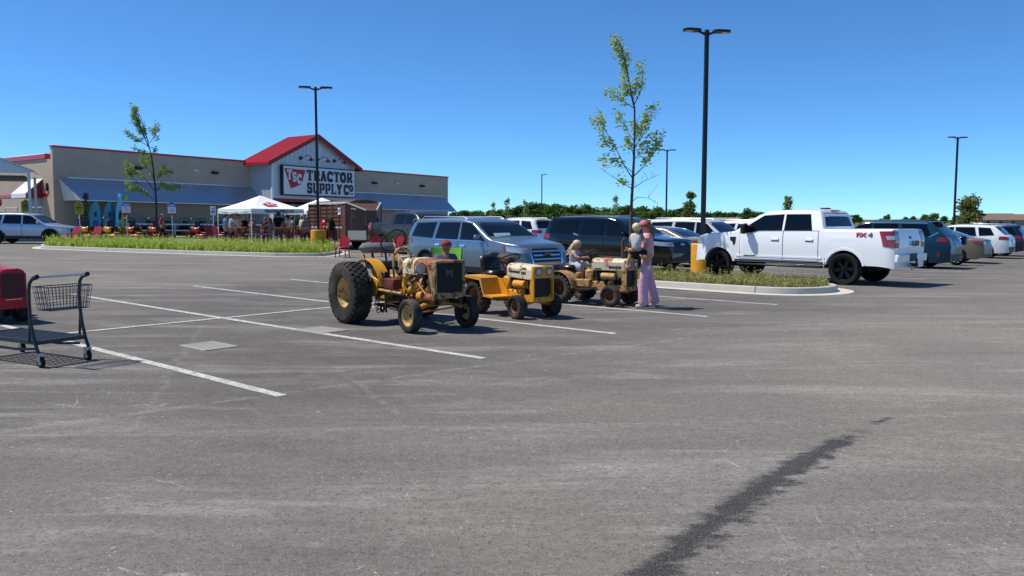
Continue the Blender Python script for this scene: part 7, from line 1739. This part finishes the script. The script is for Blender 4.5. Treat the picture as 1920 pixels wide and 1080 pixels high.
sp = [tree_proto(60, 3.0, 5.2, .34, 1500, LEAF_O, .85, 14, clear=.1), tree_proto(61, 2.9, 5.0, .30, 1700, LEAF_O, .35, 14, clear=.15), tree_proto(62, 3.6, 5.5, .42, 1500, LEAF_T, .1, 12, clear=.1), tree_proto(63, 1.5, 5.0, .30, 260, LEAF_P, .5, 12, clear=.25), tree_proto(64, 2.6, 5.6, .32, 1300, LEAF_P, .8, 14, clear=.08)]
plant(0, (1292 - 960) / 1527 * 90, 90, 1.03, 'pointed olive tree left of the tall lamp post', None, 1.0, sp); plant(1, (1813 - 960) / 1527 * 68, 68, .98, 'bushy yellow green tree beside the right lamp post', None, 1.0, sp); plant(2, (1398 - 960) / 1527 * 170, 170, .82, 'round dark tree left of the white pickup cab', None, 1.0, sp)
plant(4, (1475 - 960) / 1527 * 78, 78, .82, 'slim pale tree rising behind the white pickup cab roof', None, 1.0, sp); plant(3, (925 - 960) / 1527 * 100, 100, .78, 'sparse sapling above the blue grey SUV, leftmost', None, 1.0, sp); plant(3, (951 - 960) / 1527 * 100, 100, .88, 'sparse sapling above the blue grey SUV bonnet, second from the store', None, 1.0, sp)
plant(3, (985 - 960) / 1527 * 105, 105, .86, 'sparse leaning sapling left of the small distant lamp post', None, 1.0, sp); plant(3, (1153 - 960) / 1527 * 95, 95, .95, 'slim sapling just left of the young tree trunk', None, 1.0, sp); plant(2, (1662 - 960) / 1527 * 200, 200, .62, 'round tree above the teal minivan roof', None, 1.0, sp)
# ------------------------------------------------------------------ far buildings
def house(label, px_x, D, w, d, eave, ridge, wall, roofm, rz=0.3, nwin=4):
    t = thing('house', label, 'house', G((px_x - 960) / 1527 * D, D, -.3), rz); W2, D2 = w / 2, d / 2
    MB().box((0, 0, eave / 2), (w, d, eave)).obj('wall', wall, t)
    o = .5; MB().add([(-W2 - o, -D2 - o, eave), (W2 + o, -D2 - o, eave), (W2 + o, D2 + o, eave), (-W2 - o, D2 + o, eave), (-W2 + d * .45, 0, ridge), (W2 - d * .45, 0, ridge)], [(0, 1, 5, 4), (1, 2, 5), (2, 3, 4, 5), (3, 0, 4), (0, 3, 2, 1)]).obj('roof', roofm, t, smooth=False)
    for k in range(nwin): MB().box((-W2 + w * (k + .5) / nwin, -D2 - .02, eave * .55), (1.2, .06, 1.2)).obj('window', GLASS, t)
RFB = M('roof_brown', '#7d6a5c', .9, var=.15); HW = M('house_wall', '#a89c8c', .9, var=.1)
house('low house with brown hipped roof far behind the white estate car', 1868, 300, 20, 9, 2.2, 4.6, HW, RFB, .15); house('distant brown roofed house at the far right edge', 1915, 340, 14, 9, 2.3, 4.6, HW, RFB, .1, 3)
house('long low grey building behind the white SUVs', 1372, 230, 26, 8, 2.1, 2.9, M('far_grey', '#8d8b86', .9), M('far_roof_grey', '#94918c', .9), -.05, 6)
